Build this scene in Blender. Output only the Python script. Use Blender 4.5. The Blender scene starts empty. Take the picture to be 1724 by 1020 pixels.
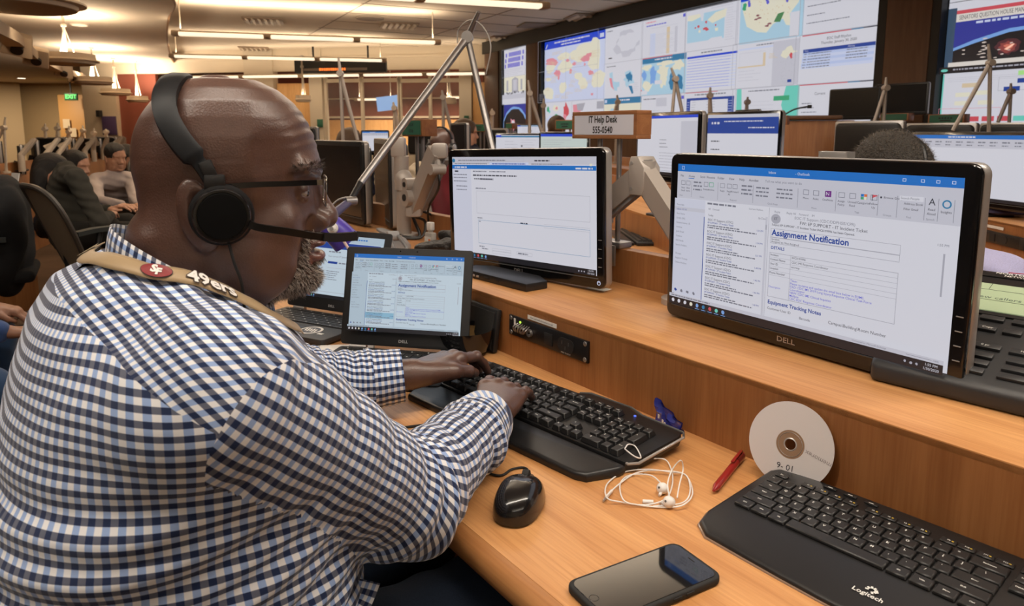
import bpy, bmesh, math, random
import numpy as np
from math import sin, cos, pi, radians as R
from mathutils import Vector, Matrix
from mathutils.bvhtree import BVHTree

random.seed(7)
SC = bpy.context.scene
COL = SC.collection
V = Vector

# ---------------------------------------------------------------- camera, view, world, big lights
EYE = 1.24                       # camera height above the floor (m)
FPX, PCX, PCY = 1200.0, 862.0, 400.0
PITCH = math.atan((PCY - 222.0) / FPX)
cam = bpy.data.cameras.new('camera')
cam_o = bpy.data.objects.new('camera', cam)
COL.objects.link(cam_o)
cam_o.location = (0, 0, EYE)
cam_o.rotation_euler = (pi / 2 - PITCH, 0, 0)
cam.sensor_width = 36
cam.lens = 36 * FPX / 1724
cam.shift_y = -110 / 1724
cam.clip_start = 0.02
cam.clip_end = 100
cam.dof.use_dof = True
cam.dof.focus_distance = 1.15
cam.dof.aperture_fstop = 11
SC.camera = cam_o
vs = SC.view_settings
vs.view_transform = 'Standard'
vs.look = 'None'
vs.gamma = 1
vs.exposure = 0.0
vs.use_curve_mapping = False
world = bpy.data.worlds.new('world')
SC.world = world
world.use_nodes = True
wb = world.node_tree.nodes['Background']
wb.inputs[0].default_value = (1.0, 0.86, 0.70, 1)
wb.inputs[1].default_value = 0.10
SC.cycles.max_bounces = 6
SC.cycles.diffuse_bounces = 3
SC.cycles.glossy_bounces = 3
SC.cycles.transparent_max_bounces = 8
SC.cycles.sample_clamp_indirect = 4
SC.cycles.use_denoising = True
SC.cycles.caustics_reflective = False
SC.cycles.caustics_refractive = False


def area_light(name, loc, size, energy, color=(1, .8, .58), rot=(0, 0, 0), shape='RECTANGLE', parent=None, spread=180):
    l = bpy.data.lights.new(name, 'AREA')
    l.shape = shape
    l.size, l.size_y = size
    l.energy = energy
    l.color = color
    l.spread = R(spread)
    o = bpy.data.objects.new(name, l)
    COL.objects.link(o)
    o.location = loc
    o.rotation_euler = rot
    o.parent = parent
    return o


# ---------------------------------------------------------------- frames
def at(px, py, z):
    """point of the plane at height z seen in that direction"""
    u = (px - PCX) / FPX
    v = -(py - PCY) / FPX
    r = V((u, cos(PITCH) + v * sin(PITCH), -sin(PITCH) + v * cos(PITCH)))
    k = (z - EYE) / r.z
    return V((r.x * k, r.y * k, z))


def atY(px, py, Y):
    u = (px - PCX) / FPX
    v = -(py - PCY) / FPX
    r = V((u, cos(PITCH) + v * sin(PITCH), -sin(PITCH) + v * cos(PITCH)))
    k = Y / r.y
    return V((r.x * k, Y, EYE + r.z * k))


UA = V((-.5861, .8102, 0))       # along the console, away from the camera
UN = V((.8102, .5861, 0))        # across the console, towards the video wall
DESK_ROT = math.atan2(-.8102, .5861)   # local +x runs along the console to the sitter's right, +y away from him


def D(s, t, z=0.0):
    return UA * s + UN * t + V((0, 0, z))


def atplane(px, py, n, d):
    u = (px - PCX) / FPX
    v = -(py - PCY) / FPX
    r = V((u, cos(PITCH) + v * sin(PITCH), -sin(PITCH) + v * cos(PITCH)))
    o = V((0, 0, EYE))
    k = (d - o.dot(n)) / r.dot(n)
    return o + r * k


def att(px, py, t):
    return atplane(px, py, UN, t)


ZD, ZS, ZU = .74, .867, .953     # desk top, raised shelf, top of the rear upstand

# ---------------------------------------------------------------- materials
MATS = {}


def rgb(r, g, b):
    f = lambda c: (c / 255 / 12.92) if c / 255 <= .04045 else ((c / 255 + .055) / 1.055) ** 2.4
    return (f(r), f(g), f(b))


def mat(name, color=(.5, .5, .5), rough=.5, metal=0, emit=None, strength=1, spec=.5, alpha=1, trans=0, sheen=0, coat=0, bump=0, bscale=200, vary=0, vscale=8):
    if name in MATS:
        return MATS[name]
    m = bpy.data.materials.new(name)
    m.use_nodes = True
    nt = m.node_tree
    b = nt.nodes['Principled BSDF']
    b.inputs['Base Color'].default_value = (*color, 1)
    b.inputs['Roughness'].default_value = rough
    b.inputs['Metallic'].default_value = metal
    b.inputs['Specular IOR Level'].default_value = spec
    if alpha < 1:
        b.inputs['Alpha'].default_value = alpha
    if trans:
        b.inputs['Transmission Weight'].default_value = trans
    if sheen:
        b.inputs['Sheen Weight'].default_value = sheen
    if coat:
        b.inputs['Coat Weight'].default_value = coat
    if emit:
        b.inputs['Emission Color'].default_value = (*emit, 1)
        b.inputs['Emission Strength'].default_value = strength
    if bump or vary:
        tc = nt.nodes.new('ShaderNodeTexCoord')
        if bump:
            n = nt.nodes.new('ShaderNodeTexNoise')
            n.inputs['Scale'].default_value = bscale
            n.inputs['Detail'].default_value = 3
            nt.links.new(tc.outputs['Object'], n.inputs['Vector'])
            bp = nt.nodes.new('ShaderNodeBump')
            bp.inputs['Strength'].default_value = bump
            bp.inputs['Distance'].default_value = .01
            nt.links.new(n.outputs['Fac'], bp.inputs['Height'])
            nt.links.new(bp.outputs['Normal'], b.inputs['Normal'])
        if vary:
            n = nt.nodes.new('ShaderNodeTexNoise')
            n.inputs['Scale'].default_value = vscale
            n.inputs['Detail'].default_value = 4
            nt.links.new(tc.outputs['Object'], n.inputs['Vector'])
            mx = nt.nodes.new('ShaderNodeMix')
            mx.data_type = 'RGBA'
            mx.inputs[6].default_value = (*[c * (1 - vary) for c in color], 1)
            mx.inputs[7].default_value = (*[min(1, c * (1 + vary)) for c in color], 1)
            nt.links.new(n.outputs['Fac'], mx.inputs[0])
            nt.links.new(mx.outputs[2], b.inputs['Base Color'])
    MATS[name] = m
    return m


def wood(name, c1, c2, rough=.42, axis=0, scale=1.0, fine=1.0):
    m = mat(name, c1, rough)
    nt = m.node_tree
    b = nt.nodes['Principled BSDF']
    tc = nt.nodes.new('ShaderNodeTexCoord')
    mp = nt.nodes.new('ShaderNodeMapping')
    s = [14 * scale] * 3
    s[axis] = 1.2 * scale
    mp.inputs['Scale'].default_value = s
    nt.links.new(tc.outputs['Object'], mp.inputs['Vector'])
    n1 = nt.nodes.new('ShaderNodeTexNoise')
    n1.inputs['Scale'].default_value = 1.0
    n1.inputs['Detail'].default_value = 6
    n1.inputs['Distortion'].default_value = 1.2
    nt.links.new(mp.outputs[0], n1.inputs['Vector'])
    mp2 = nt.nodes.new('ShaderNodeMapping')
    s = [260 * scale] * 3
    s[axis] = 9 * scale
    mp2.inputs['Scale'].default_value = s
    nt.links.new(tc.outputs['Object'], mp2.inputs['Vector'])
    n2 = nt.nodes.new('ShaderNodeTexNoise')
    n2.inputs['Scale'].default_value = 1
    n2.inputs['Detail'].default_value = 3
    nt.links.new(mp2.outputs[0], n2.inputs['Vector'])
    ramp = nt.nodes.new('ShaderNodeValToRGB')
    ramp.color_ramp.elements[0].position = .33
    ramp.color_ramp.elements[1].position = .68
    ramp.color_ramp.elements[0].color = (*c2, 1)
    ramp.color_ramp.elements[1].color = (*c1, 1)
    nt.links.new(n1.outputs['Fac'], ramp.inputs[0])
    mx = nt.nodes.new('ShaderNodeMix')
    mx.data_type = 'RGBA'
    mx.blend_type = 'MULTIPLY'
    mx.inputs[0].default_value = .55 * fine
    r2 = nt.nodes.new('ShaderNodeValToRGB')
    r2.color_ramp.elements[0].position = .3
    r2.color_ramp.elements[1].position = .6
    r2.color_ramp.elements[0].color = (.72, .62, .52, 1)
    r2.color_ramp.elements[1].color = (1, 1, 1, 1)
    nt.links.new(n2.outputs['Fac'], r2.inputs[0])
    nt.links.new(ramp.outputs[0], mx.inputs[6])
    nt.links.new(r2.outputs[0], mx.inputs[7])
    nt.links.new(mx.outputs[2], b.inputs['Base Color'])
    bp = nt.nodes.new('ShaderNodeBump')
    bp.inputs['Strength'].default_value = .05
    bp.inputs['Distance'].default_value = .002
    nt.links.new(n2.outputs['Fac'], bp.inputs['Height'])
    nt.links.new(bp.outputs['Normal'], b.inputs['Normal'])
    return m


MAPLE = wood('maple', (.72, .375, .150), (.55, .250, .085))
MAPLE_SHADED = wood('maple_upright_shaded', (.37, .160, .055), (.28, .112, .036), axis=2)  # same maple, with the shade of upright faces put into its colour
OAKSIGN = wood('sign_wood', (.42, .19, .08), (.30, .12, .05), axis=0, scale=2)
WALNUT = wood('brown_panel', (.17, .085, .042), (.13, .06, .03), axis=2, rough=.5)
DOORWOOD = wood('door_wood', (.80, .48, .20), (.68, .38, .14), axis=2, rough=.5)
BLK = mat('black_plastic', (.012, .012, .013), .38, bump=.02, bscale=900)
BLKM = mat('matte_black', (.010, .010, .011), .6)
KEYM = mat('keycap_black', (.016, .016, .017), .42)
GLOSSB = mat('gloss_black', (.006, .006, .007), .12, coat=.4)
RUBBER = mat('rubber_black', (.014, .014, .014), .75)
SILVER = mat('silver_plastic', (.46, .44, .43), .33, metal=.55)
ALU = mat('brushed_aluminium', (.36, .345, .34), .36, metal=.8)
ARMG = mat('grey_painted_metal', (.50, .455, .42), .42, metal=.25)
WHITE = mat('white_plastic', (.82, .80, .78), .35)
PAPER = mat('paper', (.84, .81, .76), .8)
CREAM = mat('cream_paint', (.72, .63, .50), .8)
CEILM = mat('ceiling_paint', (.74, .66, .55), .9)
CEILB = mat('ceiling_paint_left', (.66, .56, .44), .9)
LEGEND = mat('key_legend', (.75, .75, .72), .6)
GREEND = mat('green_sign', (.03, .14, .085), .5)
DKTXT = mat('dark_ink', (.02, .02, .025), .6)


# ---------------------------------------------------------------- mesh building
_text_cache = {}


def text_geo(s, size=1.0, ax='CENTER', bold=0.0, ext=0.0, shear=0.0):
    k = (s, ax, bold, ext, shear)
    if k not in _text_cache:
        c = bpy.data.curves.new('t', 'FONT')
        c.body = s
        c.align_x = ax
        c.align_y = 'CENTER'
        c.size = 1
        c.offset = bold
        c.extrude = ext
        c.shear = shear
        c.resolution_u = 2
        o = bpy.data.objects.new('t', c)
        COL.objects.link(o)
        dg = bpy.context.evaluated_depsgraph_get()
        me = bpy.data.meshes.new_from_object(o.evaluated_get(dg))
        vs_ = [v.co.copy() for v in me.vertices]
        fs = [tuple(p.vertices) for p in me.polygons]
        bpy.data.objects.remove(o)
        bpy.data.curves.remove(c)
        bpy.data.meshes.remove(me)
        _text_cache[k] = (vs_, fs)
    vs_, fs = _text_cache[k]
    return [v * size for v in vs_], fs


class MB:
    def __init__(s):
        s.bm = bmesh.new()
        s.mats = []
        s.M = Matrix.Identity(4)

    def mi(s, m):
        if m not in s.mats:
            s.mats.append(m)
        return s.mats.index(m)

    def add(s, b2, m, M=None):
        M = s.M @ M if M is not None else s.M
        i = s.mi(m)
        vm = {v: s.bm.verts.new(M @ v.co) for v in b2.verts}
        for f in b2.faces:
            try:
                g = s.bm.faces.new([vm[v] for v in f.verts])
                g.material_index = i
            except ValueError:
                pass
        b2.free()

    def raw(s, vs_, fs, m, M=None):
        M = s.M @ M if M is not None else s.M
        i = s.mi(m)
        vv = [s.bm.verts.new(M @ V(v)) for v in vs_]
        for f in fs:
            try:
                g = s.bm.faces.new([vv[k] for k in f])
                g.material_index = i
            except ValueError:
                pass
        return s

    def box(s, c, size, m, bev=0, seg=2, M=None, taper=None):
        b = bmesh.new()
        bmesh.ops.create_cube(b, size=1)
        for v in b.verts:
            v.co = V((v.co.x * size[0], v.co.y * size[1], v.co.z * size[2]))
            if taper and v.co.z > 0:
                v.co.x *= taper[0]
                v.co.y *= taper[1]
        if bev:
            bmesh.ops.bevel(b, geom=b.edges[:], offset=min(bev, min(size) * .49), segments=seg, profile=.5, affect='EDGES')
        T = Matrix.Translation(V(c))
        s.add(b, m, T @ M if M is not None else T)
        return s

    def quad(s, c, w, h, m, M=None):
        """upright quad in the local x-z plane facing -y"""
        x, y, z = c
        return s.raw([(x - w / 2, y, z - h / 2), (x + w / 2, y, z - h / 2), (x + w / 2, y, z + h / 2), (x - w / 2, y, z + h / 2)], [(0, 1, 2, 3)], m, M)

    def cyl(s, a, b, r, m, r2=None, seg=16, caps=True):
        a, b = V(a), V(b)
        r2 = r if r2 is None else r2
        z = (b - a).normalized()
        x = z.orthogonal().normalized()
        y = z.cross(x)
        vs_ = []
        for p, rr in ((a, r), (b, r2)):
            for k in range(seg):
                t = 2 * pi * k / seg
                vs_.append(p + x * (rr * cos(t)) + y * (rr * sin(t)))
        fs = [(k, (k + 1) % seg, seg + (k + 1) % seg, seg + k) for k in range(seg)]
        if caps:
            fs.append(tuple(range(seg - 1, -1, -1)))
            fs.append(tuple(range(seg, 2 * seg)))
        return s.raw(vs_, fs, m)

    def tube(s, pts, r, m, seg=8, smooth=0, sq=None):
        """sweep a round (or sq=(w,h) boxy) section along a polyline"""
        pts = [V(p) for p in pts]
        if smooth:
            pts = catmull(pts, smooth)
        rs = r if hasattr(r, '__len__') else [r] * len(pts)
        if len(rs) != len(pts):
            rs = [rs[min(len(rs) - 1, int(round(i * (len(rs) - 1) / (len(pts) - 1))))] for i in range(len(pts))]
        t0 = (pts[1] - pts[0]).normalized()
        x = t0.orthogonal().normalized() if abs(t0.z) > .9 else t0.cross(V((0, 0, 1))).normalized()
        vs_ = []
        n = seg if not sq else 4
        for i, p in enumerate(pts):
            t = (pts[min(i + 1, len(pts) - 1)] - pts[max(i - 1, 0)]).normalized()
            x = (x - t * x.dot(t)).normalized()
            y = t.cross(x)
            if sq:
                for a, b in ((-1, -1), (1, -1), (1, 1), (-1, 1)):
                    vs_.append(p + x * (a * sq[0] / 2) + y * (b * sq[1] / 2))
            else:
                for k in range(seg):
                    a = 2 * pi * k / seg
                    vs_.append(p + x * (rs[i] * cos(a)) + y * (rs[i] * sin(a)))
        fs = []
        for i in range(len(pts) - 1):
            for k in range(n):
                fs.append((i * n + k, i * n + (k + 1) % n, (i + 1) * n + (k + 1) % n, (i + 1) * n + k))
        fs.append(tuple(range(n - 1, -1, -1)))
        e = (len(pts) - 1) * n
        fs.append(tuple(range(e, e + n)))
        return s.raw(vs_, fs, m)

    def lathe(s, prof, m, seg=32, M=None, ang=2 * pi):
        vs_, fs = [], []
        n = len(prof)
        for k in range(seg):
            a = 2 * pi * k / seg
            for r, z in prof:
                vs_.append((r * cos(a), r * sin(a), z))
        for k in range(seg):
            for i in range(n - 1):
                a, b = k * n + i, ((k + 1) % seg) * n + i
                fs.append((a, b, b + 1, a + 1))
        return s.raw(vs_, fs, m, M)

    def prism(s, poly, z0, z1, m, bev=0, seg=2, M=None):
        b = bmesh.new()
        lo = [b.verts.new((x, y, z0)) for x, y in poly]
        hi = [b.verts.new((x, y, z1)) for x, y in poly]
        n = len(poly)
        b.faces.new(lo[::-1])
        top = b.faces.new(hi)
        for k in range(n):
            b.faces.new((lo[k], lo[(k + 1) % n], hi[(k + 1) % n], hi[k]))
        bmesh.ops.recalc_face_normals(b, faces=b.faces[:])
        if bev:
            ed = [e for e in b.edges if abs(e.verts[0].co.z - e.verts[1].co.z) < 1e-9]
            bmesh.ops.bevel(b, geom=ed, offset=bev, segments=seg, profile=.5, affect='EDGES')
        s.add(b, m, M)
        return s

    def text(s, txt, M, size, m, ax='CENTER', bold=0.0, ext=0.0, sx=1.0, shear=0.0):
        vs_, fs = text_geo(txt, size, ax, bold, ext, shear)
        return s.raw([(v.x * sx, v.y, v.z) for v in vs_], fs, m, M)

    def build(s, name, parent=None, loc=None, rot=None, smooth=40):
        me = bpy.data.meshes.new(name)
        bmesh.ops.recalc_face_normals(s.bm, faces=[f for f in s.bm.faces if len(f.verts) > 2 and False]) if False else None
        s.bm.to_mesh(me)
        s.bm.free()
        for m in s.mats:
            me.materials.append(m)
        if smooth:
            me.polygons.foreach_set('use_smooth', [True] * len(me.polygons))
            me.set_sharp_from_angle(angle=R(smooth))
        o = bpy.data.objects.new(name, me)
        COL.objects.link(o)
        o.parent = parent
        if loc is not None:
            o.location = loc
        if rot is not None:
            o.rotation_euler = rot if hasattr(rot, '__len__') else (0, 0, rot)
        return o


def catmull(pts, n):
    pts = [V(p) for p in pts]
    P = [pts[0] * 2 - pts[1]] + pts + [pts[-1] * 2 - pts[-2]]
    out = []
    for i in range(1, len(P) - 2):
        for k in range(n):
            t = k / n
            a, b, c, d = P[i - 1], P[i], P[i + 1], P[i + 2]
            out.append(.5 * ((2 * b) + (c - a) * t + (2 * a - 5 * b + 4 * c - d) * t * t + (3 * b - a - 3 * c + d) * t ** 3))
    out.append(pts[-1])
    return out


def tag(o, label=None, cat=None, group=None, kind=None):
    if label:
        o['label'] = label
    if cat:
        o['category'] = cat
    if group:
        o['group'] = group
    if kind:
        o['kind'] = kind
    return o


def thing(name, loc, rz=0, label=None, cat=None, group=None):
    o = bpy.data.objects.new(name, None)
    o.empty_display_size = .05
    COL.objects.link(o)
    o.location = loc
    o.rotation_euler = rz if hasattr(rz, '__len__') else (0, 0, rz)
    return tag(o, label, cat, group)


def struct(name, mb, **k):
    return tag(mb.build(name, **k), kind='structure')


def kids(o):
    return [c for c in KID.get(o.name, [])]


def copy_tree(o, parent=None):
    c = o.copy()
    COL.objects.link(c)
    c.parent = parent
    for ch in list(o.children):
        copy_tree(ch, c)
    return c


def TX(x=0, y=0, z=0, rx=0, ry=0, rz=0):
    return Matrix.Translation((x, y, z)) @ Matrix.Rotation(rz, 4, 'Z') @ Matrix.Rotation(ry, 4, 'Y') @ Matrix.Rotation(rx, 4, 'X')


UPR = Matrix.Rotation(pi / 2, 4, 'X')     # lays XY text upright in the x-z plane, facing -y


def rrect(w, h, r, n=5):
    out = []
    for cx_, cy_, a0 in ((w / 2 - r, h / 2 - r, 0), (-w / 2 + r, h / 2 - r, 90), (-w / 2 + r, -h / 2 + r, 180), (w / 2 - r, -h / 2 + r, 270)):
        for k in range(n + 1):
            a = R(a0 + 90 * k / n)
            out.append((cx_ + r * cos(a), cy_ + r * sin(a)))
    return out
# ================================================================ ROOM
WN = V((.887, .462, 0))
WR = V((.462, -.887, 0))
WROT = math.atan2(-.887, .462)


def WP(x, z, out=0.0):
    """point on the video wall; out = distance in front of it"""
    return WR * x + WN * (6.5 - out) + V((0, 0, z))


CARPET = mat('carpet', (.10, .055, .028), .95, bump=.4, bscale=120, vary=.35, vscale=3)
m = MB()
m.box((0, 12, -.05), (44, 50, .1), CARPET)
struct('floor', m)

# ceilings: middle ceiling at 3.05, the left one lower with a curved edge
CZ, CL = 3.05, 2.80
CURVE = catmull([V((-1.2, -6, 0)), V((-2.2, 2, 0)), V((-3.3, 6.5, 0))] + [V((q.x, q.y, 0)) for q in (at(a, b, 2.8) for a, b in ((291, 2), (282, 32), (280, 62), (286, 95), (298, 122)))] + [V((-15, 33, 0))], 10)
m = MB()
n = len(CURVE)
vs_ = [(p.x, p.y, CZ) for p in CURVE] + [(22, p.y, CZ) for p in CURVE]
fs = [(k, k + 1, n + k + 1, n + k) for k in range(n - 1)]
m.raw(vs_, fs, CEILM)
m.raw([(v[0], v[1], CZ + .05) for v in vs_], fs, CEILM)
struct('ceiling', m)
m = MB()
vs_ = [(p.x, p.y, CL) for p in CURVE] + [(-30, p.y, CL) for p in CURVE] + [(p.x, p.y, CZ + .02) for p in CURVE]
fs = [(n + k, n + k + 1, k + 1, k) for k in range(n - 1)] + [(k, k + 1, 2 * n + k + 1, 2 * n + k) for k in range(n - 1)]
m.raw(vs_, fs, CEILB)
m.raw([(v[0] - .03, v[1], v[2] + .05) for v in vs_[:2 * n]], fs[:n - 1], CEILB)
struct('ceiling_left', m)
m = MB()
m.tube([V((p.x + .012, p.y, CL + .01)) for p in CURVE], .018, mat('edge_trim', (.30, .17, .09), .6), seg=6)
struct('trim_1', m)
# recessed ceiling joints on the right
m = MB()
JOINT = mat('ceiling_joint', (.22, .17, .13), .9)
for k in range(-2, 16):
    a = V((-.2 + k * .62, 6.2, CZ - .004))
    m.box((0, 0, 0), (9, .012, .006), JOINT, M=None) if False else None
    c = WP(-13 + k * .9, CZ - .003, 1.8)
    m.box(c, (.012, 3.5, .005), JOINT, M=Matrix.Rotation(WROT, 4, 'Z'))
m.box(WP(-7, CZ - .003, 3.5), (14, .012, .005), JOINT, M=Matrix.Rotation(WROT, 4, 'Z'))
m.box(WP(-7, CZ - .003, 1.4), (14, .012, .005), JOINT, M=Matrix.Rotation(WROT, 4, 'Z'))
struct('trim_2', m)

# outer walls that close the room
m = MB()
TAN = mat('tan_wall', (.62, .47, .28), .85)
m.box((-22, 12, 1.5), (.2, 46, 3.4), TAN)
pa, pb = V((-21.5, 17.5, 1.5)), V((-15.8, 23.3, 1.5))
m.box((pa + pb) / 2, ((pb - pa).length, .2, 3.4), TAN, M=Matrix.Rotation(math.atan2(pb.y - pa.y, pb.x - pa.x), 4, 'Z'))
struct('wall_left', m)
m = MB()
m.box((0, -5, 1.5), (44, .2, 3.4), CREAM)
struct('wall_rear', m)

# ---- video wall
m = MB()
BEZ = mat('video_wall_frame', (.006, .006, .007), .5)
RW = Matrix.Rotation(WROT, 4, 'Z')
DARKB = mat('dark_brown_trim', (.05, .028, .018), .6)
m.box(WP(-6.0, 1.5, -.16), (16, .12, 3.1), WALNUT, M=RW)
m.box(WP(-11.52, 1.5, .0), (.46, .20, 3.1), WALNUT, M=RW, bev=.01)
m.box(WP(-4.33, 1.5, .02), (.44, .24, 3.1), WALNUT, M=RW, bev=.01)
m.box(WP(-13.2, 1.5, .0), (.62, .20, 3.1), mat('brown_panel_dark', (.085, .04, .022), .55), M=RW, bev=.01)
m.box(WP(-4.60, 1.5, .05), (.09, .16, 3.1), BEZ, M=RW)
m.box(WP(-4.07, 1.5, .05), (.085, .16, 3.1), BEZ, M=RW)
struct('wall_right', m)
m = MB()
m.box(WP(-6.8, 2.93, .06), (13.6, .1, .24), BEZ, M=RW)
m.box(WP(-11.27, 1.5, .03), (.10, .1, 3.0), BEZ, M=RW)
m.box(WP(-12.83, 1.5, .03), (.10, .1, 3.0), BEZ, M=RW)
m.box(WP(-11.715, 1.5, .03), (.06, .1, 3.0), BEZ, M=RW)
struct('trim_3', m)

# back wall with glazed offices; local x to the right, y into the offices
BW = thing('back', (0, 0, 0)) if False else None
A, B = V((.9, 15.2, 0)), V((-13.5, 17.8, 0))
bd = (A - B).normalized()
BROT = math.atan2(bd.y, bd.x)
bn = V((-bd.y, bd.x, 0))          # away from the camera


def bpx(px, py=222):
    """local (x,z) on the back wall plane for a direction"""
    p = atplane(px, py, bn, A.dot(bn))
    return (p - A).dot(bd), p.z


def BP(x, z, out=0.0):
    return A + bd * x - bn * out + V((0, 0, z))


RB = Matrix.Rotation(BROT, 4, 'Z')
MAROON = mat('maroon_panel', (.20, .055, .035), .7)
CREAM2 = mat('pale_pillar', (.66, .58, .46), .75)


def brect(mb, x0, x1, y0, y1, mm, out=.02, th=.03):
    """box on the back wall covering the given directions"""
    a = bpx(x0, y1)
    b = bpx(x1, y0)
    mb.box(BP((a[0] + b[0]) / 2, (a[1] + b[1]) / 2, out), (abs(b[0] - a[0]), th, abs(b[1] - a[1])), mm, M=RB)


m = MB()
xl, zh = bpx(230, 132)
x_r = bpx(838)[0]
XL, XR = bpx(150)[0], bpx(850)[0]
XM, XW = (XL + XR) / 2, XR - XL
m.box(BP(XM, 2.9, 0), (XW, .16, .66), CREAM, M=RB)
for x0, x1 in ((420, 468), (527, 548), (776, 796), (150, 205)):
    a, b = bpx(x0)[0], bpx(x1)[0]
    m.box(BP((a + b) / 2, 1.5, 0), (abs(b - a), .22, 3.1), CREAM2, M=RB)
m.box(BP(XM, .45, 0), (XW, .12, .9), CREAM2, M=RB)
a, b = bpx(205)[0], bpx(268)[0]
m.box(BP((a + b) / 2, 1.4, -.05), (b - a, .1, 2.6), MAROON, M=RB)
m.box(BP(XM, 1.5, -3.0), (XW + 1, .1, 3.2), MAROON, M=RB)
m.box(BP(XM, .8, -2.9), (XW + 1, .1, 1.5), DOORWOOD, M=RB)
m.box(BP(XM, 1.62, -2.9), (XW + 1, .08, .05), CREAM2, M=RB)
m.box(BP(XM, 2.1, -2.9), (XW + 1, .08, .03), CREAM2, M=RB)
m.box(BP(XM, 2.85, -1.5), (XW + 1, 3.2, .05), CREAM, M=RB)
m.box(BP(XL + .2, 1.5, -1.5), (.1, 3.2, 3.2), CREAM2, M=RB)
struct('wall_back', m)
# doors and door-like wood panels
for i, (x0, x1, y0, o) in enumerate(((468, 527, 141, .03), (797, 837, 139, .03))):
    m = MB()
    a, b = bpx(x0, y0), bpx(x1, y0)
    m.box(BP((a[0] + b[0]) / 2, a[1] / 2, o), (b[0] - a[0], .05, a[1]), DOORWOOD, M=RB, bev=.004)
    d = struct('door_%d' % (i + 1), m)
    h = MB()
    h.cyl(BP(b[0] - .12, 1.05, .06), BP(b[0] - .12, 1.05, .1), .03, ALU)
    h.build('door_handle', d)
# office glazing
GLASS = mat('clear_glass', (.9, .92, .9), .03, alpha=.05, spec=.5)
k = 1
for x0, x1 in ((549, 672), (674, 776)):
    a, b = bpx(x0, 138), bpx(x1, 138)
    m = MB()
    for xx in (a[0], b[0], (a[0] + b[0]) / 2, ):
        m.box(BP(xx, 1.62, .02), (.06, .08, 1.6), CREAM2, M=RB)
    m.box(BP((a[0] + b[0]) / 2, a[1] + .02, .02), (b[0] - a[0], .08, .08), CREAM2, M=RB)
    m.box(BP((a[0] + b[0]) / 2, .92, .02), (b[0] - a[0], .08, .06), CREAM2, M=RB)
    w = struct('window_%d' % k, m)
    g = MB()
    g.box(BP((a[0] + b[0]) / 2, 1.65, .02), (b[0] - a[0] - .06, .01, 1.5), GLASS, M=RB)
    g.build('window_pane', w)
    k += 1

# far left corner: tan wall, wood door, exit sign
m = MB()
c0 = atY(60, 222, 24)
c1 = atY(160, 222, 23)
m.box((c0 + c1) / 2 + V((-.6, .25, .2)), (4.2, .12, 3.4), mat('far_corner_wall', (.50, .36, .19), .85))
struct('wall_far_left', m)
m = MB()
dl, dr = atY(96, 160, 22.9), atY(146, 160, 22.9)
m.box(((dl.x + dr.x) / 2, 22.95, 1.2), (dr.x - dl.x, .08, 2.4), mat('far_door_wood', (.52, .28, .09), .55), bev=.01)
d = struct('door_3', m)
h = MB()
for px in (112, 123):
    p = atY(px, 208 if px == 112 else 223, 22.85)
    h.box(p, (.22, .01, .28), mat('notice_paper', (.62, .5, .33), .8))
h.build('door_notice', d)

# exit sign
t = thing('exit_sign', atY(120, 163, 22.4), 0, 'small green lit EXIT sign under the ceiling by the far wood door', 'exit sign')
m = MB()
m.box((0, 0, 0), (.40, .05, .22), mat('exit_housing', (.02, .10, .03), .5), bev=.006)
m.box((0, 0, .28), (.03, .03, .36), BLKM)
m.box((0, .0, .26), (.3, .05, .16), BLKM) if False else None
m.build('housing', t)
m = MB()
m.text('EXIT', TX(0, -.03, 0) @ UPR, .17, mat('exit_green', (.05, .5, .1), .5, emit=(.10, 1, .18), strength=1.3), bold=.02)
m.build('lettering', t)

# purple poster + wall speaker + green room signs
def bthing(name, x0, x1, y0, y1, mm, label, cat, th=.02, bev=.002, out=.06, group=None):
    a, b = bpx(x0, y1), bpx(x1, y0)
    o = MB()
    o.box((0, 0, 0), (b[0] - a[0], th, b[1] - a[1]), mm, bev=bev)
    o = o.build(name, loc=BP((a[0] + b[0]) / 2, (a[1] + b[1]) / 2, out), rot=BROT)
    return tag(o, label, cat, group)


bthing('wall_poster', 181, 202, 196, 227, mat('purple_poster', (.07, .045, .13), .6), 'tall purple poster on the pale wall at far left', 'poster', out=.14)
bthing('wall_loudspeaker', 174, 179, 186, 197, BLKM, 'tiny black loudspeaker high on the pale wall above the purple poster', 'loudspeaker', th=.1, out=.18)
bthing('room_sign', 539, 548, 201, 214, GREEND, 'small green room sign on the pale pillar beside the wood door', 'sign', out=.14)
bthing('room_sign', 784, 792, 195, 200, GREEND, 'small green room sign on the pillar beside the glass office', 'sign', out=.14)
o = bthing('office_screen', 602, 643, 157, 183, mat('blue_lit_screen', (.1, .2, .4), .4, emit=(.30, .50, .85), strength=.75), 'tilted blue lit screen hanging inside the glass office', 'screen', out=-1.2, th=.05)
o.rotation_euler.y = R(-6)
bthing('office_screen', 742, 770, 172, 194, mat('violet_lit_screen', (.2, .2, .4), .4, emit=(.33, .30, .62), strength=.6), 'pale violet lit screen on the maroon wall of the second glass office', 'screen', out=-2.6, th=.05)

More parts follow.
